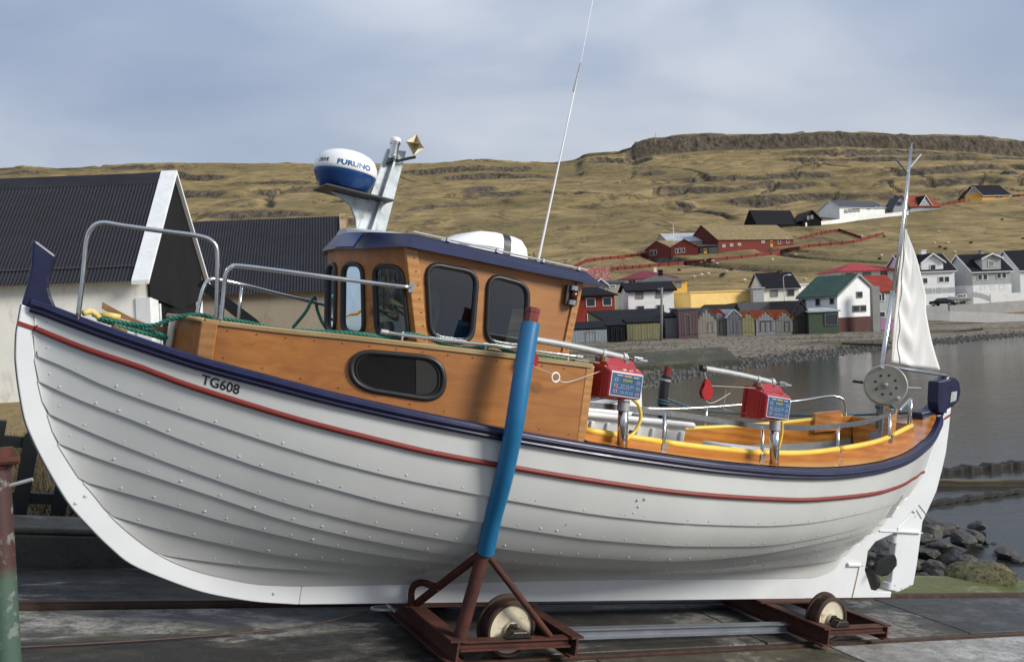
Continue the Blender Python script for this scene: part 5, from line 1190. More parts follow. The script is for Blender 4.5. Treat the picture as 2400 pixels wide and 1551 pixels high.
P = [[B(s, t*(tpan(s)-.03), npan(s)-.004+.02*(1-t*t)) for t in np.linspace(-1, 1, 9)] for s in sp]
MB().grid(np.array(P)).build('raised_deck', M['deckgrey'], boat, smooth=True)
# front bulkhead, bowed forward
P = [[B(-1.955-.12*(1-(t/.38)**2), t, n) for n in (1.5, 1.785)] for t in np.linspace(-.38, .38, 13)]
MB().grid(np.array(P)).build('front_bulkhead', M['ply'], boat, smooth=True)
P = [B(-1.97-.12*(1-(t/.39)**2), t, 1.79) for t in np.linspace(-.39, .39, 13)]
MB().tube(P, .014, 6).build('bulkhead_capping', M['palewood'], boat, smooth=True)
MB().tube([B(-2.08,.13,1.56),B(-2.085,.13,1.785)], .018, 8).build('white_moulding', M['cream'], boat, smooth=True)
P = [[B(s, t*(float(bw(s))-.04), float(nsh(s))-.015) for t in np.linspace(-1, 1, 7)] for s in np.linspace(-2.66, -1.9, 10)]
MB().grid(np.array(P)).build('foredeck', M['deckgrey'], boat)
P = [[B(.142, t, n) for n in (.9, 1.4, 1.84)] for t in np.linspace(-.9, .9, 9)]
MB().grid(np.array(P)).build('aft_bulkhead', M['ply2'], boat)
# oval portlight
def rquad(c, r, m_=6):
    """rounded quad: list of 4 arcs of points (in order of the corners)"""
    c = [np.array(p, float) for p in c]; arcs = []
    for i in range(4):
        p = c[i]; a = c[i-1]-p; b = c[(i+1) % 4]-p; la, lb = np.linalg.norm(a), np.linalg.norm(b); ra = min(r, la*.49); rb = min(r, lb*.49)
        A = p+a/la*ra; Bq = p+b/lb*rb; arcs.append([A*(1-t)**2+2*p*.5*(2*t*(1-t))*1.0+Bq*t*t for t in np.linspace(0, 1, m_)])
    return arcs
def pl_pt(s, n, off): return np.array(B(s, tpan(s)+off-.003, n))
for sg in (1, -1):
    arcs = rquad([(-1.245,1.742,0),(-.755,1.768,0),(-.722,1.535,0),(-1.215,1.548,0)], .135, 11)
    ring = [q for a in arcs for q in a]
    pts = [np.array(B(q[0], sg*(tpan(q[0])+.004), q[1])) for q in ring]
    fr_ = MB(); fr_.tube(pts+[pts[0], pts[1]], .016, 8, caps=False); fo = fr_.build('portlight', M['black'], boat, smooth=True)
    cen = np.mean(pts, axis=0); mb = MB(); mb.add([cen]+pts, [(0, i+1, (i+1) % len(pts)+1) for i in range(len(pts))]); mb.build('pane', M['pane_smoked'] if 'pane_smoked' in M else M['black'], fo)
    if sg > 0:
        hf = [cen+(p-cen)*.84+np.array([0,-.003,0]) for p in pts if p[0] > cen[0]-.01]
        MB().add(hf, [tuple(range(len(hf)))]).build('sliding_pane', paint('grey_smoked_acrylic', (.03,.029,.026), .25, var=.3, scale=3, spec=.25), fo)
        inn = [cen+(p-cen)*.90+np.array([0,-.004,0]) for p in pts]; MB().tube(inn+[inn[0]], .003, 5, caps=False).build('seal', M['dark'], fo)

# ---- wheelhouse
def wcell(mb, outer, arcs):
    k = len(mb.v); o = [np.array(p, float) for p in outer]; mb.v += [tuple(p) for p in o]; idx = []
    for a in arcs:
        r = []
        for p in a: r.append(len(mb.v)); mb.v.append(tuple(p))
        idx.append(r)
    for i in range(4):
        for x, y in zip(idx[i][:-1], idx[i][1:]): mb.f.append((k+i, y, x))
        j = (i+1) % 4; mb.f.append((k+i, k+j, idx[j][0], idx[i][-1]))
def window(arcs, nrm, fr=.016):
    ring = [np.array(p) for a in arcs for p in a]; nrm = np.array(nrm, float); nrm /= np.linalg.norm(nrm)
    o_ = [p+nrm*.006 for p in ring]
    w = MB().tube(o_+[o_[0], o_[1]], fr, 8, caps=False).build('window', M['black'], boat, smooth=True)
    c = np.mean(ring, axis=0); g = MB(); g.add([c]+ring, [(0, i+1, (i+1) % len(ring)+1) for i in range(len(ring))]); g.build('pane', M['glass'], w)
TW = .62
def sd(s, n, sg=1, t=TW): return np.array(B(s, sg*t, n))
for sg in (1, -1):
    wall = MB()
    cells = [([(-.835,1.79),(-1.0,2.36),(-.50,2.36),(-.465,1.79)], [(-.775,1.878),(-.865,2.292),(-.54,2.298),(-.51,1.888)]),
             ([(-.465,1.79),(-.50,2.36),(-.14,2.36),(-.11,1.79)], [(-.42,1.905),(-.462,2.30),(-.185,2.285),(-.15,1.905)])]
    for outer, win in cells:
        arcs = [[sd(q[0], q[1], sg) for q in a] for a in rquad([(*w_, 0) for w_ in win], .085)]
        wcell(wall, [sd(*q, sg) for q in outer], arcs); window(arcs, (0, -sg, 0))
    wall.add([sd(-.11,1.79,sg), sd(-.14,2.36,sg), sd(.20,2.37,sg), sd(.155,1.80,sg)], [(0,1,2,3)])
    wall.build('wheelhouse_side', M['ply2'], boat)
ft = [.62,.36,.12,-.12,-.36,-.62]; fsb = [-.835,-1.03,-1.15,-1.15,-1.03,-.835]; fst = [-1.0,-1.14,-1.23,-1.23,-1.14,-1.0]
fwall = MB()
for i in range(5):
    def q(f, z): # f across facet, z 0..1 up
        t = ft[i]+(ft[i+1]-ft[i])*f; b0 = fsb[i]+(fsb[i+1]-fsb[i])*f; t0 = fst[i]+(fst[i+1]-fst[i])*f
        return np.array(B(b0+(t0-b0)*z, t, 1.79+.57*z))
    outer = [q(0,0), q(1,0), q(1,1), q(0,1)]
    arcs = rquad([q(.16,.10), q(.84,.10), q(.84,.80), q(.16,.80)], .07)
    wcell(fwall, outer, arcs); n_ = np.cross(outer[1]-outer[0], outer[3]-outer[0]); n_ = n_ if n_[0] < 0 else -n_
    window(arcs, n_, .014)
fwall.build('wheelhouse_front', M['ply'], boat)
for sg in (1, -1):
    MB().hexa([B(-.845,sg*.628,1.80),B(-.775,sg*.634,1.80),B(-.775,sg*.60,1.80),B(-.845,sg*.60,1.80),B(-1.008,sg*.628,2.355),B(-.935,sg*.634,2.355),B(-.935,sg*.60,2.355),B(-1.008,sg*.60,2.355)]).build('corner_post', M['trimwood'], boat, bevel=.004)
    MB().hexa([B(.11,sg*.634,1.82),B(.16,sg*.634,1.82),B(.16,sg*.59,1.82),B(.11,sg*.59,1.82),B(.155,sg*.634,2.365),B(.205,sg*.634,2.365),B(.205,sg*.59,2.365),B(.155,sg*.59,2.365)]).build('corner_post', M['trimwood'], boat, bevel=.004)
    sc = MB()
    for f in np.linspace(.08, .92, 7): sc.lathe([(.0042,0),(.003,.002),(.0005,.002)], B(.137+.045*f, sg*.635, 1.82+.54*f), (0,-sg,0), 6).lathe([(.0042,0),(.003,.002),(.0005,.002)], B(-.80-.16*f, sg*.635, 1.82+.53*f), (0,-sg,0), 6)
    sc.build('screws', M['prop'], boat, kind='stuff')
ab = MB()
for a, b_ in ((-.62,-.2),(.28,.62)): ab.add([B(.158,a,1.80),B(.158,b_,1.80),B(.20,b_,2.37),B(.20,a,2.37)], [(0,1,2,3)])
ab.add([B(.19,-.2,2.2),B(.19,.28,2.2),B(.20,.28,2.37),B(.20,-.2,2.37)], [(0,1,2,3)]); ab.build('wheelhouse_back', M['ply2'], boat)
MB().box(B(-1.02,.5,1.80), B(-.80,-.5,1.93)).build('dashboard', M['dark'], boat, bevel=.02)
MB().box(B(-.55,.42,1.82), B(-.42,.15,2.02)).box(B(-.72,.40,1.82), B(-.42,.17,1.90)).build('helm_seat', M['black'], boat, bevel=.03)
# roof
lowl = [(.32,.70),(-1.0,.69),(-1.04,.655),(-1.175,.40),(-1.26,.13),(-1.26,-.13),(-1.175,-.40),(-1.04,-.655),(-1.0,-.69),(.32,-.70)]
uppl = [(.245,.60),(-.965,.60),(-.995,.565),(-1.11,.345),(-1.19,.115),(-1.19,-.115),(-1.11,-.345),(-.995,-.565),(-.965,-.60),(.245,-.60)]
L0 = [np.array(B(s, t, 2.352-(.022 if s < -1.1 else .0)+.012*(s+1)/1.3)) for s, t in lowl]; U0 = [np.array(B(s, t, 2.442+.004*(s+1))) for s, t in uppl]; n_ = len(L0)
rf = MB(); rf.add(L0+U0, [(i, (i+1) % n_, n_+(i+1) % n_, n_+i) for i in range(n_)])
I0 = [np.array(B(s*.985, t*.93, 2.365)) for s, t in lowl]
k = len(rf.v); rf.v += [tuple(p) for p in L0]+[tuple(p) for p in I0]; rf.f += [(k+i, k+n_+i, k+n_+(i+1) % n_, k+(i+1) % n_) for i in range(n_)]
rfo = rf.build('roof', M['navy'], boat, bevel=.004)
tp = MB(); ctr = [np.array(B(s, t*.5, 2.475)) for s, t in uppl]; tp.add(U0+ctr, [(i, (i+1) % n_, n_+(i+1) % n_, n_+i) for i in range(n_)]+[tuple(range(n_, 2*n_))]); tp.build('roof_top', M['roofgrey'], rfo)
MB().add(I0, [tuple(range(n_))]).build('headliner', M['ply'], rfo)
MB().tube([p+np.array([0,0,.012]) for p in (U0[0], U0[1])], .006, 6).build('roof_edge_rail', M['alu'], rfo)
for f in (.06, .28, .55, .82): 
    p = U0[0]*(1-f)+U0[1]*f; MB().box(p+[-.008,-.012,0], p+[.008,.012,.022]).build('rail_clip', M['alu'], rfo)
def rp(f, z, off=.004):
    a = L0[3]*(1-f)+L0[4]*f; b = U0[3]*(1-f)+U0[4]*f; p = a*(1-z)+b*z; return p+np.array([-off,-off*.3,off*.8])
MB().add([rp(.35,.08),rp(1.0,.08),rp(1.0,.92),rp(.35,.92)], [(0,1,2,3)]).build('name_board', paint('pale_blue_name_board', (.05,.08,.19), .3, var=.4, scale=40, stretch=(1,1,3)), rfo)
# nav side light
nl = MB().box(B(.075,.655,2.21), B(.155,.632,2.335)).build('side_light', M['prop'], boat, bevel=.006)
MB().tube([B(.125,.66,2.235),B(.127,.66,2.31)], .026, 10).build('lens', M['glassred'] if 'glassred' in M else M['black'], nl, smooth=True)
for n in (2.215, 2.305): MB().tube([B(.122,.66,n),B(.123,.66,n+.028)], .03, 12).build('lamp_cap', M['steel'], nl, auto=40)
# radar and light mast
ms = slabpoly('light_mast', [(-1.11,2.44),(-.92,2.47),(-.86,3.045),(-.985,3.03)], -.012, .012, M['galv'], bev=.003)
slabpoly('mast_rib', [(-1.03,2.46),(-1.005,2.46),(-.925,3.0),(-.94,3.0)], -.05, .05, M['galv'], ms, .002)
slabpoly('gusset', [(-1.30,2.684),(-.96,2.684),(-.985,2.52),(-1.10,2.46),(-1.12,2.55),(-1.17,2.63)], -.014, .010, M['galv'], ms, .003)
MB().box(B(-1.37,.14,2.686), B(-.94,-.14,2.70)).build('radar_shelf', M['black'], ms, bevel=.003)
rdb = MB().lathe([(.10,2.701),(.135,2.702),(.15,2.715),(.165,2.74),(.184,2.785),(.189,2.80),(.189,2.806)], B(-1.225,0,0), (0,0,1), 40).build('radar_base', M['radar_b'], boat, smooth=True)
rdd = MB().lathe([(.189,2.806),(.193,2.81),(.193,2.83),(.187,2.862),(.172,2.895),(.145,2.92),(.105,2.938),(.06,2.948),(.001,2.952)], B(-1.225,0,0), (0,0,1), 40).build('radome', M['radar_w'], boat, smooth=True)
for k in (0.4, 1.2, 2.0): pass
cv = np.array([0, 0, EYE])-W(-1.225, 0, 2.8); th0 = math.atan2(cv@T_, cv@S_)
def on_dome(body, size, th_mid, n0, mat, bold, sx, name):
    v, f = text_mesh(body, size, bold, sx); xm = v[:, 0].max()/2; pv = []
    for x, y, _ in v:
        th = th_mid-(x-xm)/.193; n = n0+y; r = float(np.interp(n, [2.80,2.81,2.83,2.862,2.895], [.19,.193,.193,.187,.172]))+.0012
        pv.append(B(-1.225+r*math.cos(th), r*math.sin(th), n))
    mb = MB(); mb.add(pv, f); mb.build(name, mat, rdd)
on_dome('FURUNO', .042, th0-.26, 2.826, M['fblue'], .0017, 1.28, 'maker_name')
on_dome('DRIVE', .032, th0+.80, 2.836, M['letter'], .0008, .95, 'model_name')
lm = MB().lathe([(.001,2.965),(.030,2.965),(.033,2.975),(.033,2.985),(.027,2.988),(.027,3.055),(.033,3.058),(.033,3.075)], B(-.955,.05,0), (0,0,1), 16).build('mast_light', M['steel'], boat, auto=40)
MB().lathe([(.033,3.075),(.034,3.09),(.028,3.10),(.001,3.104)], B(-.955,.05,0), (0,0,1), 16).build('lamp_cap', M['wplastic'], lm, smooth=True)
MB().tube([B(-.985,.03,2.93),B(-.86,.06,2.99),B(-.815,.07,3.01)], .010, 6).build('lamp_arm', M['black'], lm)
rc = np.array(B(-.83, .07, 3.085)); h = .068; rf_ = MB()
M['gold'] = paint('radar_reflector_plate', (.55,.47,.30), .35, .6, var=.2)
ax = [np.array(q)*h for q in ((1,.2,0),(-.2,1,0),(0,0,1))]
for i, j in ((0,1),(1,2),(0,2)): rf_.prism([rc+ax[i], rc+ax[j], rc-ax[i], rc-ax[j]], np.cross(ax[i], ax[j])/np.linalg.norm(np.cross(ax[i], ax[j])), -.001, .001)
rf_.build('radar_reflector', M['gold'], lm)
# whip aerial
ae = MB().tube([B(.275,-.1,2.46),B(.285,-.1,2.60),B(.36,-.1,3.55),B(.40,-.1,4.03)], [.012,.009,.006,.004], 8).build('whip_aerial', M['wplastic'], boat, smooth=True)
MB().tube([B(.376,-.1,3.83),B(.402,-.1,4.05)], [.008,.006], 8).build('aerial_ferrule', M['alu'], ae, auto=40); MB().tube([B(.402,-.1,4.05),B(.44,-.1,4.7)], .002, 5).build('aerial_tip', M['wplastic'], ae)
MB().box(B(.20,-.03,2.45), B(.33,-.17,2.475)).build('aerial_base', M['wplastic'], ae, bevel=.005)
MB().tube([B(.28,-.07,2.49),B(.20,-.04,2.60)], .004, 5).build('aerial_cable', M['black'], ae)
# rails
def rail(name, pts, r=.0125, n=6, mat='steel'): return MB().tube(smooth_path(pts, n), r, 10).build(name, M[mat], boat, smooth=True)
rail('bow_rail', [B(-2.54,.20,1.70),B(-2.55,.20,1.92),B(-2.56,.20,2.10),B(-2.545,.21,2.175),B(-2.50,.22,2.208),B(-2.40,.25,2.21),B(-2.2,.33,2.215),B(-2.06,.37,2.22),B(-1.99,.385,2.205),B(-1.955,.39,2.155),B(-1.93,.39,2.0),B(-1.90,.385,1.78)])
r3 = rail('side_rail', [B(-1.885,.42,1.78),B(-1.895,.42,1.95),B(-1.90,.425,2.04),B(-1.88,.43,2.085),B(-1.83,.44,2.10),B(-1.56,.53,2.11),B(-1.2,.58,2.125),B(-.94,.63,2.14)])
MB().box(B(-.955,.638,2.11), B(-.925,.628,2.17)).build('rail_flange', M['steel'], r3)
r2_ = rail('side_rail', [B(-1.89,-.38,1.78),B(-1.88,-.39,1.95),B(-1.865,-.4,2.02),B(-1.84,-.4,2.052),B(-1.79,-.41,2.06),B(-1.65,-.43,2.055),B(-1.38,-.53,2.04),B(-.97,-.60,2.02)])
MB().tube([B(-1.64,-.44,2.05),B(-1.63,-.44,1.78)], .011, 8).build('stanchion', M['steel'], r2_, smooth=True)
gr = rail('grab_rail', [B(-1.07,.665,1.868),B(-.9,.70,1.868),B(-.5,.785,1.882),B(-.1,.84,1.893),B(.09,.865,1.897)], .010)
for s, t in ((-.97,.685),(-.5,.785),(.02,.855)): MB().tube([B(s,t,npan(s)),B(s,t,1.885)], .007, 8).build('stub', M['alu'], gr, smooth=True)
for s, t in ((-1.07,.665),(.09,.865)): MB().tube([B(s-.02,t,1.868 if s < 0 else 1.897),B(s+.02,t+.004,1.868 if s < 0 else 1.897)], .014, 10).build('end_cap', M['alu'], gr, auto=40)

# ---- open stern: covering boards, coaming, well
cs = [.14,.6,1.2,1.8,2.34,2.83,3.17,3.4,3.69,4.03,4.15]; ct = [.86,.86,.84,.785,.71,.65,.60,.55,.46,.36,.30]
def co(s): return float(cub(cs, ct, s))
def cn(s): return float(nsh(s))+float(np.interp(s, [.1,2.3,3.2,4.1], [.105,.105,.135,.185]))
sc_ = np.linspace(.16, 4.10, 46)
for sg in (1, -1):
    P = [[B(s, sg*(float(bw(s))-.04), float(nsh(s))+.046), B(s, sg*((float(bw(s))-.04+co(s))/2), float(nsh(s))+.054), B(s, sg*(co(s)-.01), float(nsh(s))+.06)] for s in sc_]
    MB().grid(np.array(P)).build('covering_board', M['teak'], boat, smooth=True)
    P = [[B(s, sg*(co(s)+.012), float(nsh(s))+.05), B(s, sg*(co(s)+.012), cn(s)-.012), B(s, sg*(co(s)-.016), cn(s)-.012), B(s, sg*(co(s)-.016), float(nsh(s))-.10)] for s in (sc_ if sg > 0 else sc_)]
    MB().grid(np.array(P)).build('coaming', M['teak'], boat, auto=40)
    sl_ = np.linspace(.2, 4.02, 60)
    if sg > 0: rng_ = [(.2,.80),(.83,1.755),(1.78,2.715),(2.74,3.46),(3.56,3.98)]
    else: rng_ = [(1.55,4.0)]
    for a, b_ in rng_:
        MB().tube([B(s, sg*co(s), cn(s)) for s in np.linspace(a, b_, max(5, int((b_-a)*14)))], .021, 10).build('hose_edging', M['yellow'], boat, smooth=True)
    P = [[B(s, sg*(co(s)-.018), float(nsh(s))-.05), B(s, sg*max(co(s)-.03, .05), 1.15), B(s, sg*max(co(s)-.12, .04), .96)] for s in sc_]
    MB().grid(np.array(P)).build('well_lining', M['deckgrey'], boat, smooth=True)
P = [[B(s, t*(max(co(s)-.1, .05)), .962) for t in np.linspace(-1, 1, 5)] for s in sc_]
MB().grid(np.array(P)).build('well_floor', M['deckgrey'], boat)
sa = np.linspace(4.08, 4.83, 16)
P = [[B(s, t*max(float(bw(s))-.035, .012), float(nsh(s))+.046+.02*(1-t*t)) for t in np.linspace(-1, 1, 9)] for s in sa]
MB().grid(np.array(P)).build('afterdeck', M['teak'], boat, smooth=True)
MB().hexa([B(4.085,.24,1.45),B(4.105,.24,1.45),B(4.105,-.24,1.45),B(4.085,-.24,1.45),B(4.085,.33,1.80),B(4.105,.33,1.80),B(4.105,-.33,1.80),B(4.085,-.33,1.80)]).build('well_end', M['teak'], boat)
MB().hexa([B(3.70,-.40,1.60),B(3.96,-.32,1.66),B(3.96,-.36,1.66),B(3.70,-.44,1.60),B(3.70,-.42,1.78),B(3.96,-.34,1.84),B(3.96,-.38,1.84),B(3.70,-.46,1.78)]).build('quarter_board', M['teak'], boat)
MB().box(B(.145,.875,1.40),B(.185,.86,1.475)).build('coaming_bracket', M['galv'], boat, bevel=.003)
# well contents that belong to the boat
MB().hexa([B(1.5,.30,1.375),B(2.65,.22,1.355),B(2.65,-.1,1.355),B(1.5,-.1,1.375),B(1.5,.30,1.40),B(2.65,.22,1.375),B(2.65,-.1,1.375),B(1.5,-.1,1.40)]).build('hatch_board', M['wplastic'], boat)
MB().box(B(2.15,.12,.97),B(2.95,-.22,1.42)).build('engine_box', M['roofgrey'], boat, bevel=.01)
# stern rails
nr = [B(.18,.86,1.62),B(.54,.86,1.63),B(1.02,.83,1.632),B(1.41,.81,1.625),B(1.75,.78,1.625),B(2.31,.69,1.655),B(2.69,.65,1.70),B(3.10,.58,1.76),B(3.46,.52,1.855),B(3.60,.48,1.89)]
nrail = MB(); pts = smooth_path(nr, 5)
P = [[p+np.array([0,.004,.018]), p+np.array([0,-.004,.018]), p+np.array([0,-.006,-.018]), p+np.array([0,.002,-.018])] for p in pts]
nro = MB().grid(np.array(P), close_v=True).build('stern_rail', M['steel'], boat)
for s, t, h in ((.82,.845,1.632),(1.765,.782,1.625),(2.715,.645,1.70),(3.49,.515,1.86)):
    MB().tube([B(s+.015,t+.006,cn(s)-.03),B(s+.012,t+.006,cn(s)+.02),B(s,t-.004,h)], .0125, 8).build('stanchion', M['steel'], nro, smooth=True)
    MB().box(B(s-.012,t+.03,cn(s)-.045),B(s+.03,t+.012,cn(s)-.005)).build('stanchion_foot', M['steel'], nro)
fr_ = rail('stern_rail', [B(.9,-.84,1.56),B(1.47,-.82,1.575),B(1.93,-.78,1.605),B(2.41,-.72,1.66),B(3.01,-.62,1.77),B(3.55,-.52,1.87),B(3.84,-.42,1.955),B(3.93,-.39,1.965),B(4.0,-.37,1.945),B(4.03,-.36,1.88),B(4.05,-.36,1.76)])
for s, t in ((1.75,-.79),(2.6,-.69),(3.3,-.57)): MB().tube([B(s,t,cn(s)-.02),B(s,t,float(np.interp(s,[1.47,1.93,2.41,3.01,3.55],[1.57,1.60,1.655,1.765,1.865])))], .010, 8).build('stanchion', M['steel'], fr_, smooth=True)
qr = rail('quarter_rail', [B(3.68,.46,1.90),B(3.78,.43,1.95),B(3.93,.38,2.02)], .014, 5)
MB().tube([B(3.94,.385,1.80),B(3.93,.38,2.02)], .016, 8).build('stanchion', M['steel'], qr, smooth=True)
MB().hexa([B(3.575,.47,1.56),B(3.655,.47,1.56),B(3.655,.40,1.56),B(3.575,.40,1.56),B(3.565,.47,1.905),B(3.645,.47,1.905),B(3.645,.40,1.905),B(3.565,.40,1.905)]).build('wooden_bitt', M['trimwood'], boat, bevel=.006)
# mizzen
mz = MB().tube([B(4.05,0,1.72),B(4.0,0,2.32),B(4.03,0,3.0)], .021, 12).tube([B(4.03,0,2.98),B(4.06,0,3.5),B(4.05,0,4.36)], [.016,.016,.013], 12).build('mizzen_mast', M['steel'], boat, smooth=True)
MB().tube([B(4.05,0,4.30),B(4.05,0,4.40)], .006, 6).build('mast_tip', M['alu'], mz)
MB().tube([B(4.02,0,4.12),B(3.80,.05,4.17)], .009, 6).tube([B(4.02,0,4.12),B(4.28,-.06,4.36)], .009, 6).build('forked_crosstree', M['gbar'], mz)
MB().tube([B(4.02,0,2.30),B(4.97,0,2.325)], .014, 8).build('boom', M['gbar'], mz, smooth=True)
mt, nt, bs = new_mat('white_sailcloth'); v = coords(nt, (1, 1, .7)); c = ramp(nt, noise(nt, v, 2.2, 5, .6), [(.35, (.74,.74,.71)), (.7, (.83,.83,.82))])
c = mixc(nt, ramp(nt, noise(nt, v, 5, 6, .7), [(.64, (0,0,0)), (.8, (.5,.5,.5))]), c, (.5,.46,.36))
nt.links.new(c, bs.inputs['Base Color']); bs.inputs['Roughness'].default_value = .85; bump(nt, bs, noise(nt, coords(nt, (1,1,.4)), 9, 4, .6, .8), .5, .02)
tl = nt.nodes.new('ShaderNodeBsdfTranslucent'); nt.links.new(c, tl.inputs[0]); mxs = nt.nodes.new('ShaderNodeMixShader'); mxs.inputs[0].default_value = .2
nt.links.new(bs.outputs[0], mxs.inputs[1]); nt.links.new(tl.outputs[0], mxs.inputs[2]); nt.links.new(mxs.outputs[0], nt.nodes['Material Output'].inputs[0])
M['sail'] = mt
lf = [(3.60,4.09),(3.3,4.085),(3.0,4.09),(2.7,4.10),(2.34,4.13)]; le = [(3.60,4.105),(3.34,4.33),(3.18,4.43),(3.01,4.525),(2.90,4.545),(2.78,4.60),(2.6,4.70),(2.365,4.87)]
P = []
for z in np.linspace(3.60, 0, 1): pass
for f in np.linspace(0, 1, 44):
    n0 = 3.60-(3.60-2.345)*f; s0 = float(cub([2.34,2.7,3.0,3.3,3.6], [4.13,4.10,4.09,4.085,4.09], n0)); n1 = 3.60-(3.60-2.365)*f; s1 = float(cub([2.365,2.6,2.78,2.90,3.01,3.18,3.34,3.60], [4.87,4.70,4.60,4.545,4.525,4.43,4.33,4.105], n1))
    row = []
    for g in np.linspace(0, 1, 20):
        w_ = s1-s0; bel = .10*w_*math.sin(math.pi*g)*(1+.3*math.sin(5*f)); wr = .022*math.sin(24*f+6*g+2*math.sin(9*g))*math.sin(math.pi*min(g*1.3, 1))*w_*1.6
        row.append(B(s0+w_*g, .0-bel*.5+wr, n0+(n1-n0)*g-.03*math.sin(math.pi*g)*f*w_+(.02*f*math.sin(3.1*g))))
    P.append(row)
sl = MB().grid(np.array(P)).build('sail', M['sail'], boat, smooth=True)
so_ = sl.modifiers.new('thick', 'SOLIDIFY'); so_.thickness = .002
MB().tube([np.array(r[3])+np.array([0,-.006,0]) for r in P], .003, 5).build('sail_batten', M['gbar'], sl)
MB().tube([np.array(r[0]) for r in P], .006, 6).build('bolt_rope', M['rope_w'], sl)
hk = MB()
for i in (14, 22, 30, 38): hk.tube([np.array(P[i][0]), np.array(B(4.04,.0,P[i][0][2]+.01))], .006, 6)
hk.build('sail_hanks', M['steel'], sl)
MB().tube([B(4.86,0,2.37),B(4.94,0,2.33)], .005, 6).build('clew_shackle', M['steel'], sl)
MB().tube([B(4.09,.01,3.62),B(4.06,.01,4.1)], .003, 5).tube([B(4.11,.03,2.36),B(4.09,.03,3.6)], .0025, 5).build('halyard', M['rope_w'], sl)
# ------------------------------------------------------------------ slipway trolley
tr = thing('boat_trolley', 'rusty red iron boat trolley with cream wheels and blue padded upright', 'trolley', matrix=SLIP)
def ibeam(name, a, b, w=.10, h=.13, axis='t', mat='rust', th=.014):
    """H-section lying along t (or s) between two (s,t,n) end points at mid height"""
    (s0, t0, n0), (s1, t1, n1) = a, b; mb = MB()
    def bx_(u0, u1, z0, z1):
        if axis == 't': mb.hexa([B(s0+u0,t0,n0+z0),B(s0+u1,t0,n0+z0),B(s1+u1,t1,n1+z0),B(s1+u0,t1,n1+z0),B(s0+u0,t0,n0+z1),B(s0+u1,t0,n0+z1),B(s1+u1,t1,n1+z1),B(s1+u0,t1,n1+z1)])
        else: mb.hexa([B(s0,t0+u0,n0+z0),B(s1,t1+u0,n1+z0),B(s1,t1+u1,n1+z0),B(s0,t0+u1,n0+z0),B(s0,t0+u0,n0+z1),B(s1,t1+u0,n1+z1),B(s1,t1+u1,n1+z1),B(s0,t0+u1,n0+z1)])
    bx_(-w/2, w/2, h/2-th, h/2); bx_(-w/2, w/2, -h/2, -h/2+th); bx_(-th/2, th/2, -h/2+th+.0005, h/2-th-.0005)
    return mb.build(name, M[mat], tr)
def wheel(s, t, sg):
    ax = (0, -sg, 0)
    w = MB().lathe([(.05,-.045),(.165,-.045),(.175,-.03),(.175,.03),(.165,.045),(.15,.045),(.148,.03)], B(s, t, .192), ax, 40).build('wheel', M['tread'], tr, auto=30)
    MB().lathe([(.192,-.06),(.192,-.046),(.165,-.046)], B(s, t, .192), ax, 40).build('flange', M['tread'], w, auto=30)
    MB().lathe([(.148,.03),(.10,.022),(.05,.026),(.048,.05),(.001,.05)], B(s, t, .192), ax, 40).build('wheel_disc', M['wheel'], w, auto=30)
    MB().lathe([(.034,.05),(.034,.10),(.028,.112),(.001,.114)], B(s, t, .192), ax, 14).lathe([(.045,.05),(.045,.062),(.034,.064)], B(s, t, .192), ax, 6).build('hub', M['brass'], w, auto=40)
for sg in (1, -1):
    wheel(.06, sg*.55, sg); wheel(2.98, sg*.55, sg)
# near end frames with the bearings on top
for sg in (1, -1):
    ibeam('side_frame', (-.33, sg*.665, .138), (.44, sg*.665, .138), .06, .06, 's', th=.012); ibeam('side_frame', (2.80, sg*.665, .135), (3.50, sg*.665, .138), .06, .06, 's', th=.012)
    for s in (.06, 2.98):
        MB().hexa([B(s-.09,sg*.70,.172),B(s+.09,sg*.70,.172),B(s+.09,sg*.635,.172),B(s-.09,sg*.635,.172),B(s-.05,sg*.70,.215),B(s+.05,sg*.70,.215),B(s+.05,sg*.635,.215),B(s-.05,sg*.635,.215)]).build('bearing_block', M['brass'], tr, bevel=.008)
ibeam('cross_beam', (-.36, .72, .115), (-.36, -.72, .115), .11, .14); ibeam('cross_beam', (.47, .72, .115), (.47, -.72, .115), .09, .13)
ibeam('cross_beam', (2.80, .72, .105), (2.80, -.72, .105), .11, .14); ibeam('cross_beam', (3.52, .70, .115), (3.52, -.70, .115), .08, .12)
MB().box(B(-.45,.12,.186),B(.55,-.12,.1915)).build('keel_plate', M['rust'], tr); MB().box(B(2.7,.12,.176),B(3.6,-.12,.191)).build('keel_plate', M['rust'], tr)
ibeam('tow_bar', (.52, .36, .075), (2.745, .36, .065), .06, .07, 's', 'gbar', .01); ibeam('tow_bar', (.52, -.36, .075), (2.745, -.36, .065), .06, .07, 's', 'gbar', .01)
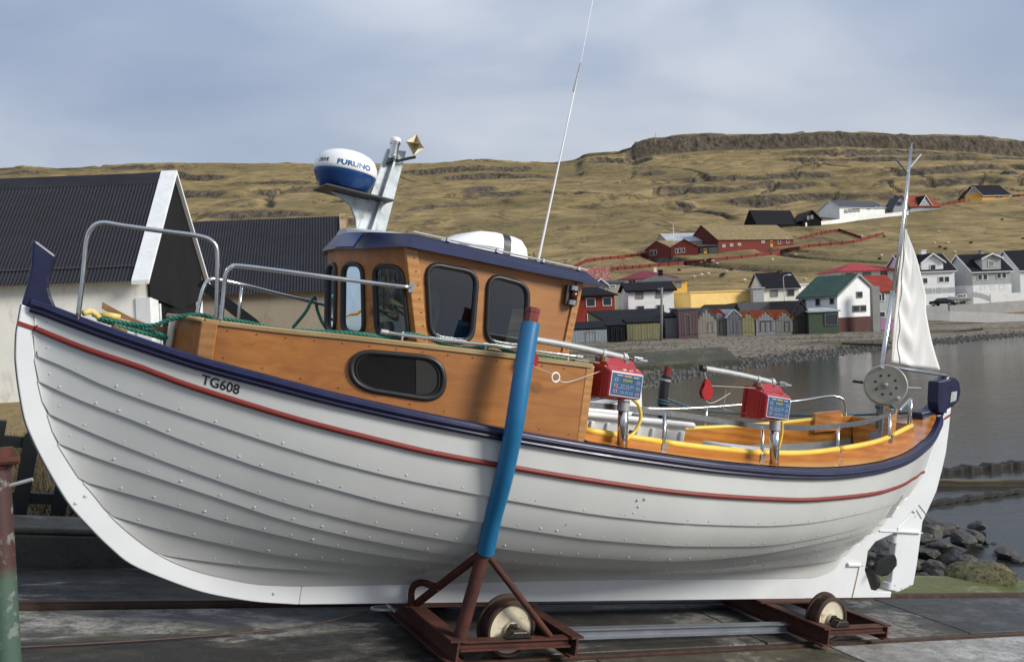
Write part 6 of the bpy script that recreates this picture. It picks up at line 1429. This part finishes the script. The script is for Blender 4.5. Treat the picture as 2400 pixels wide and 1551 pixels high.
# uprights
for sg in (1, -1):
    path = [(-.28,.735,.70),(-.315,.82,.90),(-.355,.945,1.14),(-.39,1.04,1.40),(-.40,1.065,1.62),(-.385,1.045,1.85),(-.365,1.02,2.03)]
    P = smooth_path([B(s, sg*t, n) for s, t, n in path], 6)
    if sg > 0:
        up = MB().tube(P, .052, 24).build('padded_upright', M['bluepipe'], tr, auto=50)
        d = np.array(P[-1])-np.array(P[-4]); d /= np.linalg.norm(d)
        MB().tube([np.array(P[-1])-d*.05, np.array(P[-1])+d*.062], .040, 8).tube([np.array(P[-1])+d*.06, np.array(P[-1])+d*.085], .043, 8).build('pipe_end', M['rustcap'], up, auto=30)
    else:
        up = MB().tube(P, .052, 20).build('padded_upright', M['black'], tr, auto=50)
    MB().tube([B(-.33,sg*.66,.18),B(-.285,sg*.725,.71)], .040, 14).build('upright_leg', M['rust'], tr, auto=50)
    MB().tube([B(-.27,sg*.715,.69),B(.30,sg*.66,.17)], .020, 10).build('brace', M['rust'], tr, auto=50)
    MB().tube([B(-.30,sg*.70,.67),B(-.36,sg*.02,.19)] if sg < 0 else [B(-.30,.70,.67),B(-.37,.08,.19)], .026, 10).build('brace', M['rust'], tr, auto=50)
MB().tube(smooth_path([B(-.40,.10,.17),B(-.42,.11,.30),B(-.39,.16,.355),B(-.355,.26,.365),B(-.345,.34,.375)], 6), .022, 10).build('handle_loop', M['rust'], tr, auto=50)
# rear far upright (dark pipe with a red cap)
fp = [(2.62,-.72,.20),(2.58,-.95,.9),(2.50,-1.13,1.45),(2.46,-1.15,1.75),(2.46,-1.14,1.93)]
P = smooth_path([B(*q) for q in fp], 5)
up = MB().tube(P, .046, 16).build('padded_upright', M['black'], tr, auto=50); d = np.array(P[-1])-np.array(P[-3]); d /= np.linalg.norm(d)
MB().tube([np.array(P[-1])-d*.02, np.array(P[-1])+d*.09], .036, 8).build('pipe_end', M['rustcap'], up, auto=30); MB().tube([np.array(P[-1])-d*.05, np.array(P[-1])-d*.03], .049, 14).build('hose_clip', M['alu'], up, auto=30)
MB().tube([B(2.80,-.66,.18),B(2.63,-.72,.24)], .04, 10).build('brace', M['rust'], tr)
# shackle of the haul cable
MB().tube(smooth_path([B(-.44,-.02,.13),B(-.56,-.02,.13),B(-.60,-.06,.125),B(-.56,-.10,.12),B(-.44,-.10,.12)], 5), .011, 8).tube([B(-.47,.01,.13),B(-.47,-.13,.12)], .012, 8).build('shackle', M['alu'], tr, smooth=True)

# ------------------------------------------------------------------ jigging machines
def reel(s0, s1, t1, n0, n1, arm0, arm1, post, pulley, label):
    r = thing('jigging_reel', label, 'fishing reel', matrix=SLIP, group='red jigging machines on the rail')
    dp = .20; t0 = t1-dp; wd = s1-s0; ht = n1-n0
    # body: flange at the back, chamfered front box
    body = MB().hexa([B(s0,t1-.05,n0),B(s1,t1-.05,n0+.012),B(s1,t0,n0+.012),B(s0,t0,n0),B(s0,t1-.05,n1-.015),B(s1,t1-.05,n1-.01),B(s1,t0,n1),B(s0,t0,n1)])
    body.hexa([B(s0+.015,t1,n0+.014),B(s1-.008,t1,n0+.02),B(s1,t1-.05,n0+.012),B(s0,t1-.05,n0+.002),B(s0+.015,t1,n1-.04),B(s1-.008,t1,n1-.036),B(s1,t1-.05,n1-.012),B(s0,t1-.05,n1-.017)])
    bo = body.build('casing', M['reel_red'], r, bevel=.010)
    MB().box(B(s0-.012,t0+.02,n0-.006),B(s1+.012,t0,n1+.006)).build('back_flange', M['reel_red'], bo, bevel=.006)
    MB().hexa([B(s0+.02,t0+.16,n1-.02),B(s1-.03,t0+.16,n1-.014),B(s1-.03,t0+.03,n1-.014),B(s0+.02,t0+.03,n1-.02),B(s0+.02,t0+.10,n1+.035),B(s1-.03,t0+.10,n1+.04),B(s1-.03,t0+.06,n1+.04),B(s0+.02,t0+.06,n1+.035)]).build('top_bracket', M['reel_red'], bo, bevel=.004)
    # keypad
    a, b_ = s0+.028, s1-.016; z0, z1 = n0+.028, n1-.05
    MB().box(B(a-.004,t1+.0015,z0-.004),B(b_+.004,t1+.0005,z1+.004)).build('keypad_border', M['wplastic'], r)
    kp = MB().box(B(a,t1+.0025,z0),B(b_,t1+.0016,z1)).build('keypad', M['panel_blue'], r)
    w_ = b_-a; h_ = z1-z0
    def pbx(x0, x1, y0, y1, mat, nm, o=.0034): MB().box(B(a+w_*x0,t1+o,z0+h_*y0),B(a+w_*x1,t1+.0026,z0+h_*y1)).build(nm, mat, kp)
    pbx(.32,.70,.62,.80,M['black'],'lcd_bezel',.0030); pbx(.34,.68,.64,.78,M['lcd'],'lcd',.0036)
    pbx(.40,.64,.87,.93,M['orange'],'maker_label'); pbx(.16,.34,.89,.93,M['cream'],'label_strip'); pbx(.70,.88,.87,.91,M['cream'],'label_strip')
    pbx(.16,.62,.335,.345,M['cream'],'rule_line')
    for cx in (.38,.53,.68):
        for cy in (.44,.15):
            pbx(cx-.045,cx+.045,cy-.05,cy+.05,M['cream'],'key'); pbx(cx-.035,cx+.035,cy-.04,cy+.04,M['panel_blue'],'key_face',.004)
    for cx, cy, mm in ((.15,.70,'cream'),(.15,.44,'reel_red'),(.15,.18,'reel_red'),(.88,.66,'cream'),(.88,.40,'cream'),(.88,.14,'reel_red')):
        pbx(cx-.05,cx+.05,cy-.06,cy+.06,M['cream'],'key'); pbx(cx-.038,cx+.038,cy-.046,cy+.046,M[mm] if mm != 'cream' else M['panel_blue'],'key_face',.004)
    # arm
    ta = t0+.08; na = n1+.055
    ar = MB().tube(smooth_path([B(arm0,ta,na+.012+.02*0),B((arm0+s0)/2,ta,na+.012),B(s0,ta,na+.004),B(s1-.06,ta,na-.006)], 4), .020, 14).build('arm', M['alu'], r, auto=50)
    MB().tube([B(s1-.06,ta,na-.006),B(s1-.01,ta,na-.008)], .016, 12).build('arm_plug', M['black'], r, auto=40)
    MB().box(B(s1-.02,ta+.02,na-.02),B(s1+.05,ta+.006,na+.012)).tube([B(s1+.01,ta+.03,na-.004),B(s1+.075,ta+.03,na-.004)], .008, 8).build('arm_bracket', M['steel'], r, bevel=.004)
    for s in (s0+.03, s1-.085): MB().tube([B(s-.012,ta,na),B(s+.012,ta,na)], .026, 14).build('arm_clamp', M['alu'], r, auto=40); MB().box(B(s-.014,ta+.045,na-.05),B(s+.014,ta+.015,na-.02)).build('clamp_foot', M['steel'], r)
    MB().tube([B(arm0-.004,ta,na+.012),B(arm0+.03,ta,na+.012)], .022, 12).build('arm_end', M['black'], r, auto=40)
    # pulley block on the outer end
    ps, pn = pulley
    c = np.array(B(ps, ta+.02, pn)); tear = []
    for th in np.linspace(-.15*math.pi, 1.15*math.pi, 14): tear.append(c+np.array([.047*math.cos(th), 0, -.047*math.sin(th)]))
    tear.append(c+np.array([-.022, 0, .085])); tear.append(c+np.array([.0, 0, .085]))
    pu = MB().prism(tear, (0,-1,0), .012, .017).prism(tear, (0,-1,0), -.017, -.012).build('pulley', M['reel_red'], r)
    MB().lathe([(.008,-.011),(.036,-.011),(.028,0),(.036,.011),(.008,.011)], c, (0,-1,0), 18).build('sheave', M['reel_red'], pu, auto=40)
    MB().tube([B(ps-.008,ta+.02,pn+.08),B(arm0+.03,ta,na-.01)], .006, 6).build('pulley_link', M['steel'], pu)
    MB().tube([B(ps,ta+.02,pn+.045),B(s0+.0,ta+.02,n1-.005)], .0018, 5).build('line', M['rope_w'], r)
    # post
    MB().tube([B(post[0],post[1],post[2]),B(post[0]-.02,post[1]-.02,n0-.015)], .032, 16).build('post', M['steel'], r, smooth=True)
    MB().tube([B(post[0]-.018,post[1]-.018,n0-.06),B(post[0]-.02,post[1]-.02,n0+.002)], .037, 16).build('post_collar', M['alu'], r, auto=40)
    return r
r1_ = reel(.215, .485, 1.01, 1.675, 1.885, -.30, .36, (.43, .955, 1.40), (-.27, 1.83), 'red jigging machine with blue keypad beside the plywood side and white ring')
r2q = reel(1.535, 1.785, .99, 1.675, 1.885, 1.05, 1.6, (1.72, .965, 1.38), (1.10, 1.80), 'red jigging machine with blue keypad at the open stern, its pulley hanging free')
MB().tube(smooth_path([B(.47,.92,1.70),B(.53,.93,1.66),B(.56,.93,1.58),B(.53,.93,1.50),B(.47,.94,1.45),B(.43,.94,1.40)], 6), .011, 8).build('hose', M['yellow'], r1_, smooth=True)
MB().tube(smooth_path([B(1.76,.95,1.68),B(1.775,.95,1.60),B(1.76,.95,1.50),B(1.74,.93,1.42)], 6), .008, 8).build('hose', M['yellow'], r2q, smooth=True)
rg = np.array(B(-.135, .99, 1.755)); MB().tube([rg+np.array([.026*math.cos(a), 0, .026*math.sin(a)]) for a in np.linspace(0, 2*math.pi, 21)], .006, 8, caps=False).build('line_ring', M['wplastic'], r1_, smooth=True)
MB().tube([B(-.27,.95,1.80),B(-.155,.985,1.772)], .0018, 5).build('line', M['rope_w'], r1_); MB().tube(smooth_path([B(-.11,.99,1.745),B(-.07,.985,1.735),B(.02,.97,1.757),B(.21,.93,1.83)], 5), .003, 5).build('line', M['rope_w'], r1_)
MB().tube(smooth_path([B(1.10,.90,1.745),B(1.13,.90,1.735),B(1.17,.90,1.745),B(1.22,.90,1.77),B(1.30,.90,1.82)], 5), .0025, 5).build('line', M['rope_w'], r2q)
MB().tube(smooth_path([B(1.30,.86,1.84),B(1.305,.86,1.72),B(1.33,.86,1.705),B(1.54,.86,1.70)], 4), .003, 5).build('wire_stay', M['steel'], r2q)

# ------------------------------------------------------------------ line drum at the stern
dr_ = thing('line_drum', 'large round aged grey line drum with white grips at the stern', 'reel', matrix=SLIP)
ax = np.array(B(-.72, .66, .06)); ax /= np.linalg.norm(ax); c = np.array(B(3.61, .35, 2.10))
MB().lathe([(.001,.03),(.03,.03),(.032,.024),(.12,.022),(.165,.026),(.172,.02),(.172,.008)], c, ax, 48).build('drum_face', M['drum'], dr_, auto=35)
MB().lathe([(.172,.008),(.176,.006),(.176,-.05),(.165,-.055),(.001,-.055)], c, ax, 48).build('drum_rim', M['cream'], dr_, auto=35)
ux = np.cross(ax, [0,0,1]); ux /= np.linalg.norm(ux); uz = np.cross(ux, ax)
hl = MB()
for k in range(8):
    a = 2*math.pi*k/8+.2; hl.lathe([(.011,.0),(.011,.0245),(.0005,.0248)], c+.085*(ux*math.cos(a)+uz*math.sin(a)), ax, 10)
hl.build('drum_holes', M['black'], dr_, kind='stuff')
MB().lathe([(.016,.03),(.016,.042),(.008,.046),(.001,.046)], c, ax, 12).build('spindle_nut', M['alu'], dr_, auto=40)
for (a, mm) in ((1.85, 'wplastic'), (-.72, 'wplastic')):
    p = c+.15*(ux*-math.cos(a)+uz*math.sin(a)); MB().tube([p+ax*.02, p+ax*.075+ux*.01], .012, 10).build('grip', M[mm], dr_, auto=50)
MB().tube([c-ux*-.0-ax*.02+ux*(.17), c+ux*.26-ax*.03], .012, 8).build('brake_knob', M['black'], dr_); MB().tube([c-ux*.16-ax*.03, c-ux*.28-ax*.03+uz*.01], .012, 8).build('crank', M['alu'], dr_)
MB().tube([c-ax*.06, B(3.70,.28,1.90), B(3.73,.27,1.68)], .02, 10).build('drum_post', M['gbar'], dr_, auto=50)
MB().box(B(3.66,.33,1.62), B(3.80,.22,1.69)).build('post_foot', M['gbar'], dr_)

# ------------------------------------------------------------------ loose gear
tub = thing('fish_tub', 'white plastic fish tub standing in the stern well', 'tub', matrix=SLIP)
MB().hexa([B(.58,.28,.97),B(1.46,.28,.97),B(1.46,-.32,.97),B(.58,-.32,.97),B(.52,.32,1.53),B(1.50,.32,1.545),B(1.50,-.36,1.545),B(.52,-.36,1.53)]).build('tub_body', M['wplastic'], tub, bevel=.03)
MB().tube([B(.50,.34,1.54),B(1.52,.34,1.555),B(1.52,-.38,1.555),B(.50,-.38,1.54),B(.50,.34,1.54)], .022, 8).build('tub_rim', M['wplastic'], tub, auto=50)
MB().box(B(.95,.345,1.43), B(1.0,.335,1.47)).build('tub_plug', M['black'], tub)
for s in np.linspace(.62, 1.42, 7): MB().box(B(s,.338,1.02), B(s+.03,.312,1.50)).build('tub_rib', M['wplastic'], tub, bevel=.006)
raft = thing('roof_canister', 'white moulded canister strapped on the wheelhouse roof', 'canister', matrix=SLIP)
P = []
for s, hh, ww in ((-.65,.005,.10),(-.59,.03,.14),(-.51,.075,.18),(-.41,.13,.205),(-.33,.158,.215),(-.24,.168,.22),(-.11,.166,.22),(-.05,.155,.215),(-.015,.125,.205),(.0,.06,.20),(.002,.0,.20)):
    row = []
    for th in np.linspace(0, math.pi, 17):
        cx, cz = math.cos(th), math.sin(th); e_ = .45
        row.append(B(s, .05+ww*math.copysign(abs(cx)**e_, cx), 2.474+hh*abs(cz)**.5+(.004 if abs(th-1.0) < .1 else 0)))
    P.append(row)
sh = MB().grid(np.array(P)); sh.f.append(tuple(range(17))); sh.f.append(tuple(len(sh.v)-1-j for j in range(17))); sh.build('shell', M['wplastic'], raft, auto=50)
P = [[B(s, .05+.226*math.copysign(abs(math.cos(th))**.45, math.cos(th)), 2.472+.173*abs(math.sin(th))**.5) for th in np.linspace(0, math.pi, 17)] for s in (-.20, -.15)]
MB().grid(np.array(P)).build('strap', M['black'], raft, auto=50)
MB().tube([B(-.51,.245,2.51),B(-.29,.272,2.53),B(-.03,.258,2.535)], .006, 6).build('seam', M['wplastic'], raft, smooth=True)

# ropes
def rope(name, label, pts, r=.012, mat='rope_g', n=10, strands=3, pitch=.07):
    path = smooth_path(pts, n); dd_ = [0]
    for a, b in zip(path[:-1], path[1:]): dd_.append(dd_[-1]+float(np.linalg.norm(np.array(b)-np.array(a))))
    tot = dd_[-1]; m_ = max(12, int(tot/.014)); xs = np.linspace(0, tot, m_); arr = np.array(path)
    q = np.stack([np.interp(xs, dd_, arr[:, k]) for k in range(3)], 1); tg = np.gradient(q, axis=0); tg /= np.linalg.norm(tg, axis=1)[:, None]+1e-9
    ref = np.array([0, 0, 1.0]); a = np.cross(tg, ref); a /= np.linalg.norm(a, axis=1)[:, None]+1e-9; b = np.cross(tg, a)
    t = thing(name, label, 'rope', matrix=SLIP)
    for k in range(strands):
        ph = 2*math.pi*xs/pitch+2*math.pi*k/strands
        p = q+r*.55*(a*np.cos(ph)[:, None]+b*np.sin(ph)[:, None]); MB().tube(list(p), r*.58, 6).build('strand', M[mat], t, smooth=True)
    return t
def pd(s, n_off=.014, t_off=-.03): return B(s, tpan(s)+t_off, npan(s)+n_off)
rope('mooring_rope', 'green twisted mooring rope lying along the plywood side top', [B(-2.47,.12,1.735),B(-2.40,.10,1.72),B(-2.28,.14,1.715),B(-2.18,.2,1.725),B(-2.10,.24,1.775),B(-2.0,.29,1.812),B(-1.9,.33,1.812),B(-1.75,.40,1.81)]+[pd(s, .016+.01*math.sin(9*s)) for s in (-1.6,-1.4,-1.2)]+[B(-1.05,.64,1.84),B(-.95,.66,1.875),B(-.84,.68,1.875),B(-.72,.70,1.85),B(-.6,.72,1.845),B(-.5,.74,1.868),B(-.42,.76,1.885),B(-.34,.78,1.865),B(-.2,.80,1.86),B(-.05,.82,1.868),B(.05,.84,1.872)])
rope('coiled_rope', 'green rope doubled on the foredeck by the bow timber', [B(-2.45,.08,1.74),B(-2.33,.10,1.715),B(-2.22,.13,1.70),B(-2.13,.16,1.68),B(-2.10,.1,1.66),B(-2.2,.05,1.675),B(-2.36,.04,1.70),B(-2.44,.02,1.715)])
rope('hanging_rope', 'green rope looped over the far side rail', [B(-1.33,-.25,1.835),B(-1.22,-.42,1.95),B(-1.15,-.56,2.05),B(-1.12,-.60,2.055),B(-1.10,-.58,1.98),B(-1.07,-.52,1.90),B(-1.03,-.45,1.84)], .011)
rope('rail_rope', 'green rope bundled under the grab rail near the wheelhouse', [B(-.62,.69,1.852),B(-.45,.72,1.852),B(-.3,.75,1.858),B(-.12,.78,1.865),B(.03,.80,1.872),B(.08,.83,1.872),B(.0,.845,1.872),B(-.2,.81,1.862),B(-.38,.77,1.858)], .012)
MB().tube(smooth_path([B(-2.52,.16,1.735),B(-2.48,.14,1.75),B(-2.44,.13,1.725)], 4), .016, 8).tube([B(-2.43,.10,1.745),B(-2.34,.10,1.74)], .017, 8).build('rope_whipping', M['rope_y'], label='pale yellow rope end lashed at the bow rail foot', category='rope', smooth=True).matrix_world = SLIP
M['hornwood'] = wood('oiled_horn_timber', (.15,.07,.025), (.27,.14,.055), (4, 20, 20), .5, .1)
bt = thing('wooden_horn', 'curved brown wooden horn timber lying across the foredeck', 'timber', matrix=SLIP)
pts = smooth_path([B(-2.43,0,1.79),B(-2.37,0,1.765),B(-2.29,0,1.735),B(-2.2,0,1.71),B(-2.12,0,1.705),B(-2.08,0,1.712)], 5)
P = [[p+np.array(q) for q in ((0,.016,.019),(0,-.016,.019),(0,-.016,-.016),(0,.016,-.016))] for p in pts]
mb = MB().grid(np.array(P), close_v=True); mb.f.append((0,1,2,3)); mb.f.append(tuple(len(mb.v)-1-j for j in range(4))); mb.build('arm', M['hornwood'], bt)
MB().hexa([B(-2.38,.05,1.60),B(-2.30,.05,1.60),B(-2.30,-.03,1.60),B(-2.38,-.03,1.60),B(-2.36,.05,1.74),B(-2.28,.05,1.73),B(-2.28,-.03,1.73),B(-2.36,-.03,1.74)]).build('post', M['palewood'], bt, bevel=.006)
rope('stern_line', 'teal rope stretched along beyond the far rail', [B(2.45,-1.12,1.72),B(2.9,-1.12,1.66),B(3.6,-1.0,1.69),B(4.3,-.6,1.80),B(4.75,-.1,1.93)], .012, 'rope_b')
rope('post_lashing', 'teal rope lashed round the dark far upright', [B(2.468+.054*math.cos(a), -1.146+.054*math.sin(a), 1.66+.004*a) for a in np.linspace(0, 11, 30)], .009, 'rope_b', 3)
MB().tube(smooth_path([B(3.8,.2,1.92),B(3.92,.15,1.99),B(4.02,.1,1.96),B(4.0,.2,1.90),B(3.9,.22,1.89),B(3.85,.1,1.92)], 5), .02, 6).build('net_bundle', M['rope_b'], label='tangle of teal rope on the quarter rail', category='rope', smooth=True).matrix_world = SLIP
MB().lathe([(.001,-.09),(.07,-.07),(.10,0),(.08,.07),(.001,.1)], B(3.25,-.15,1.33), (0,0,1), 12).build('cloth_bundle', M['green_cloth'], label='dark blue bundle on the well floor at the stern', category='bundle', smooth=True).matrix_world = SLIP

bpy.context.view_layer.update()
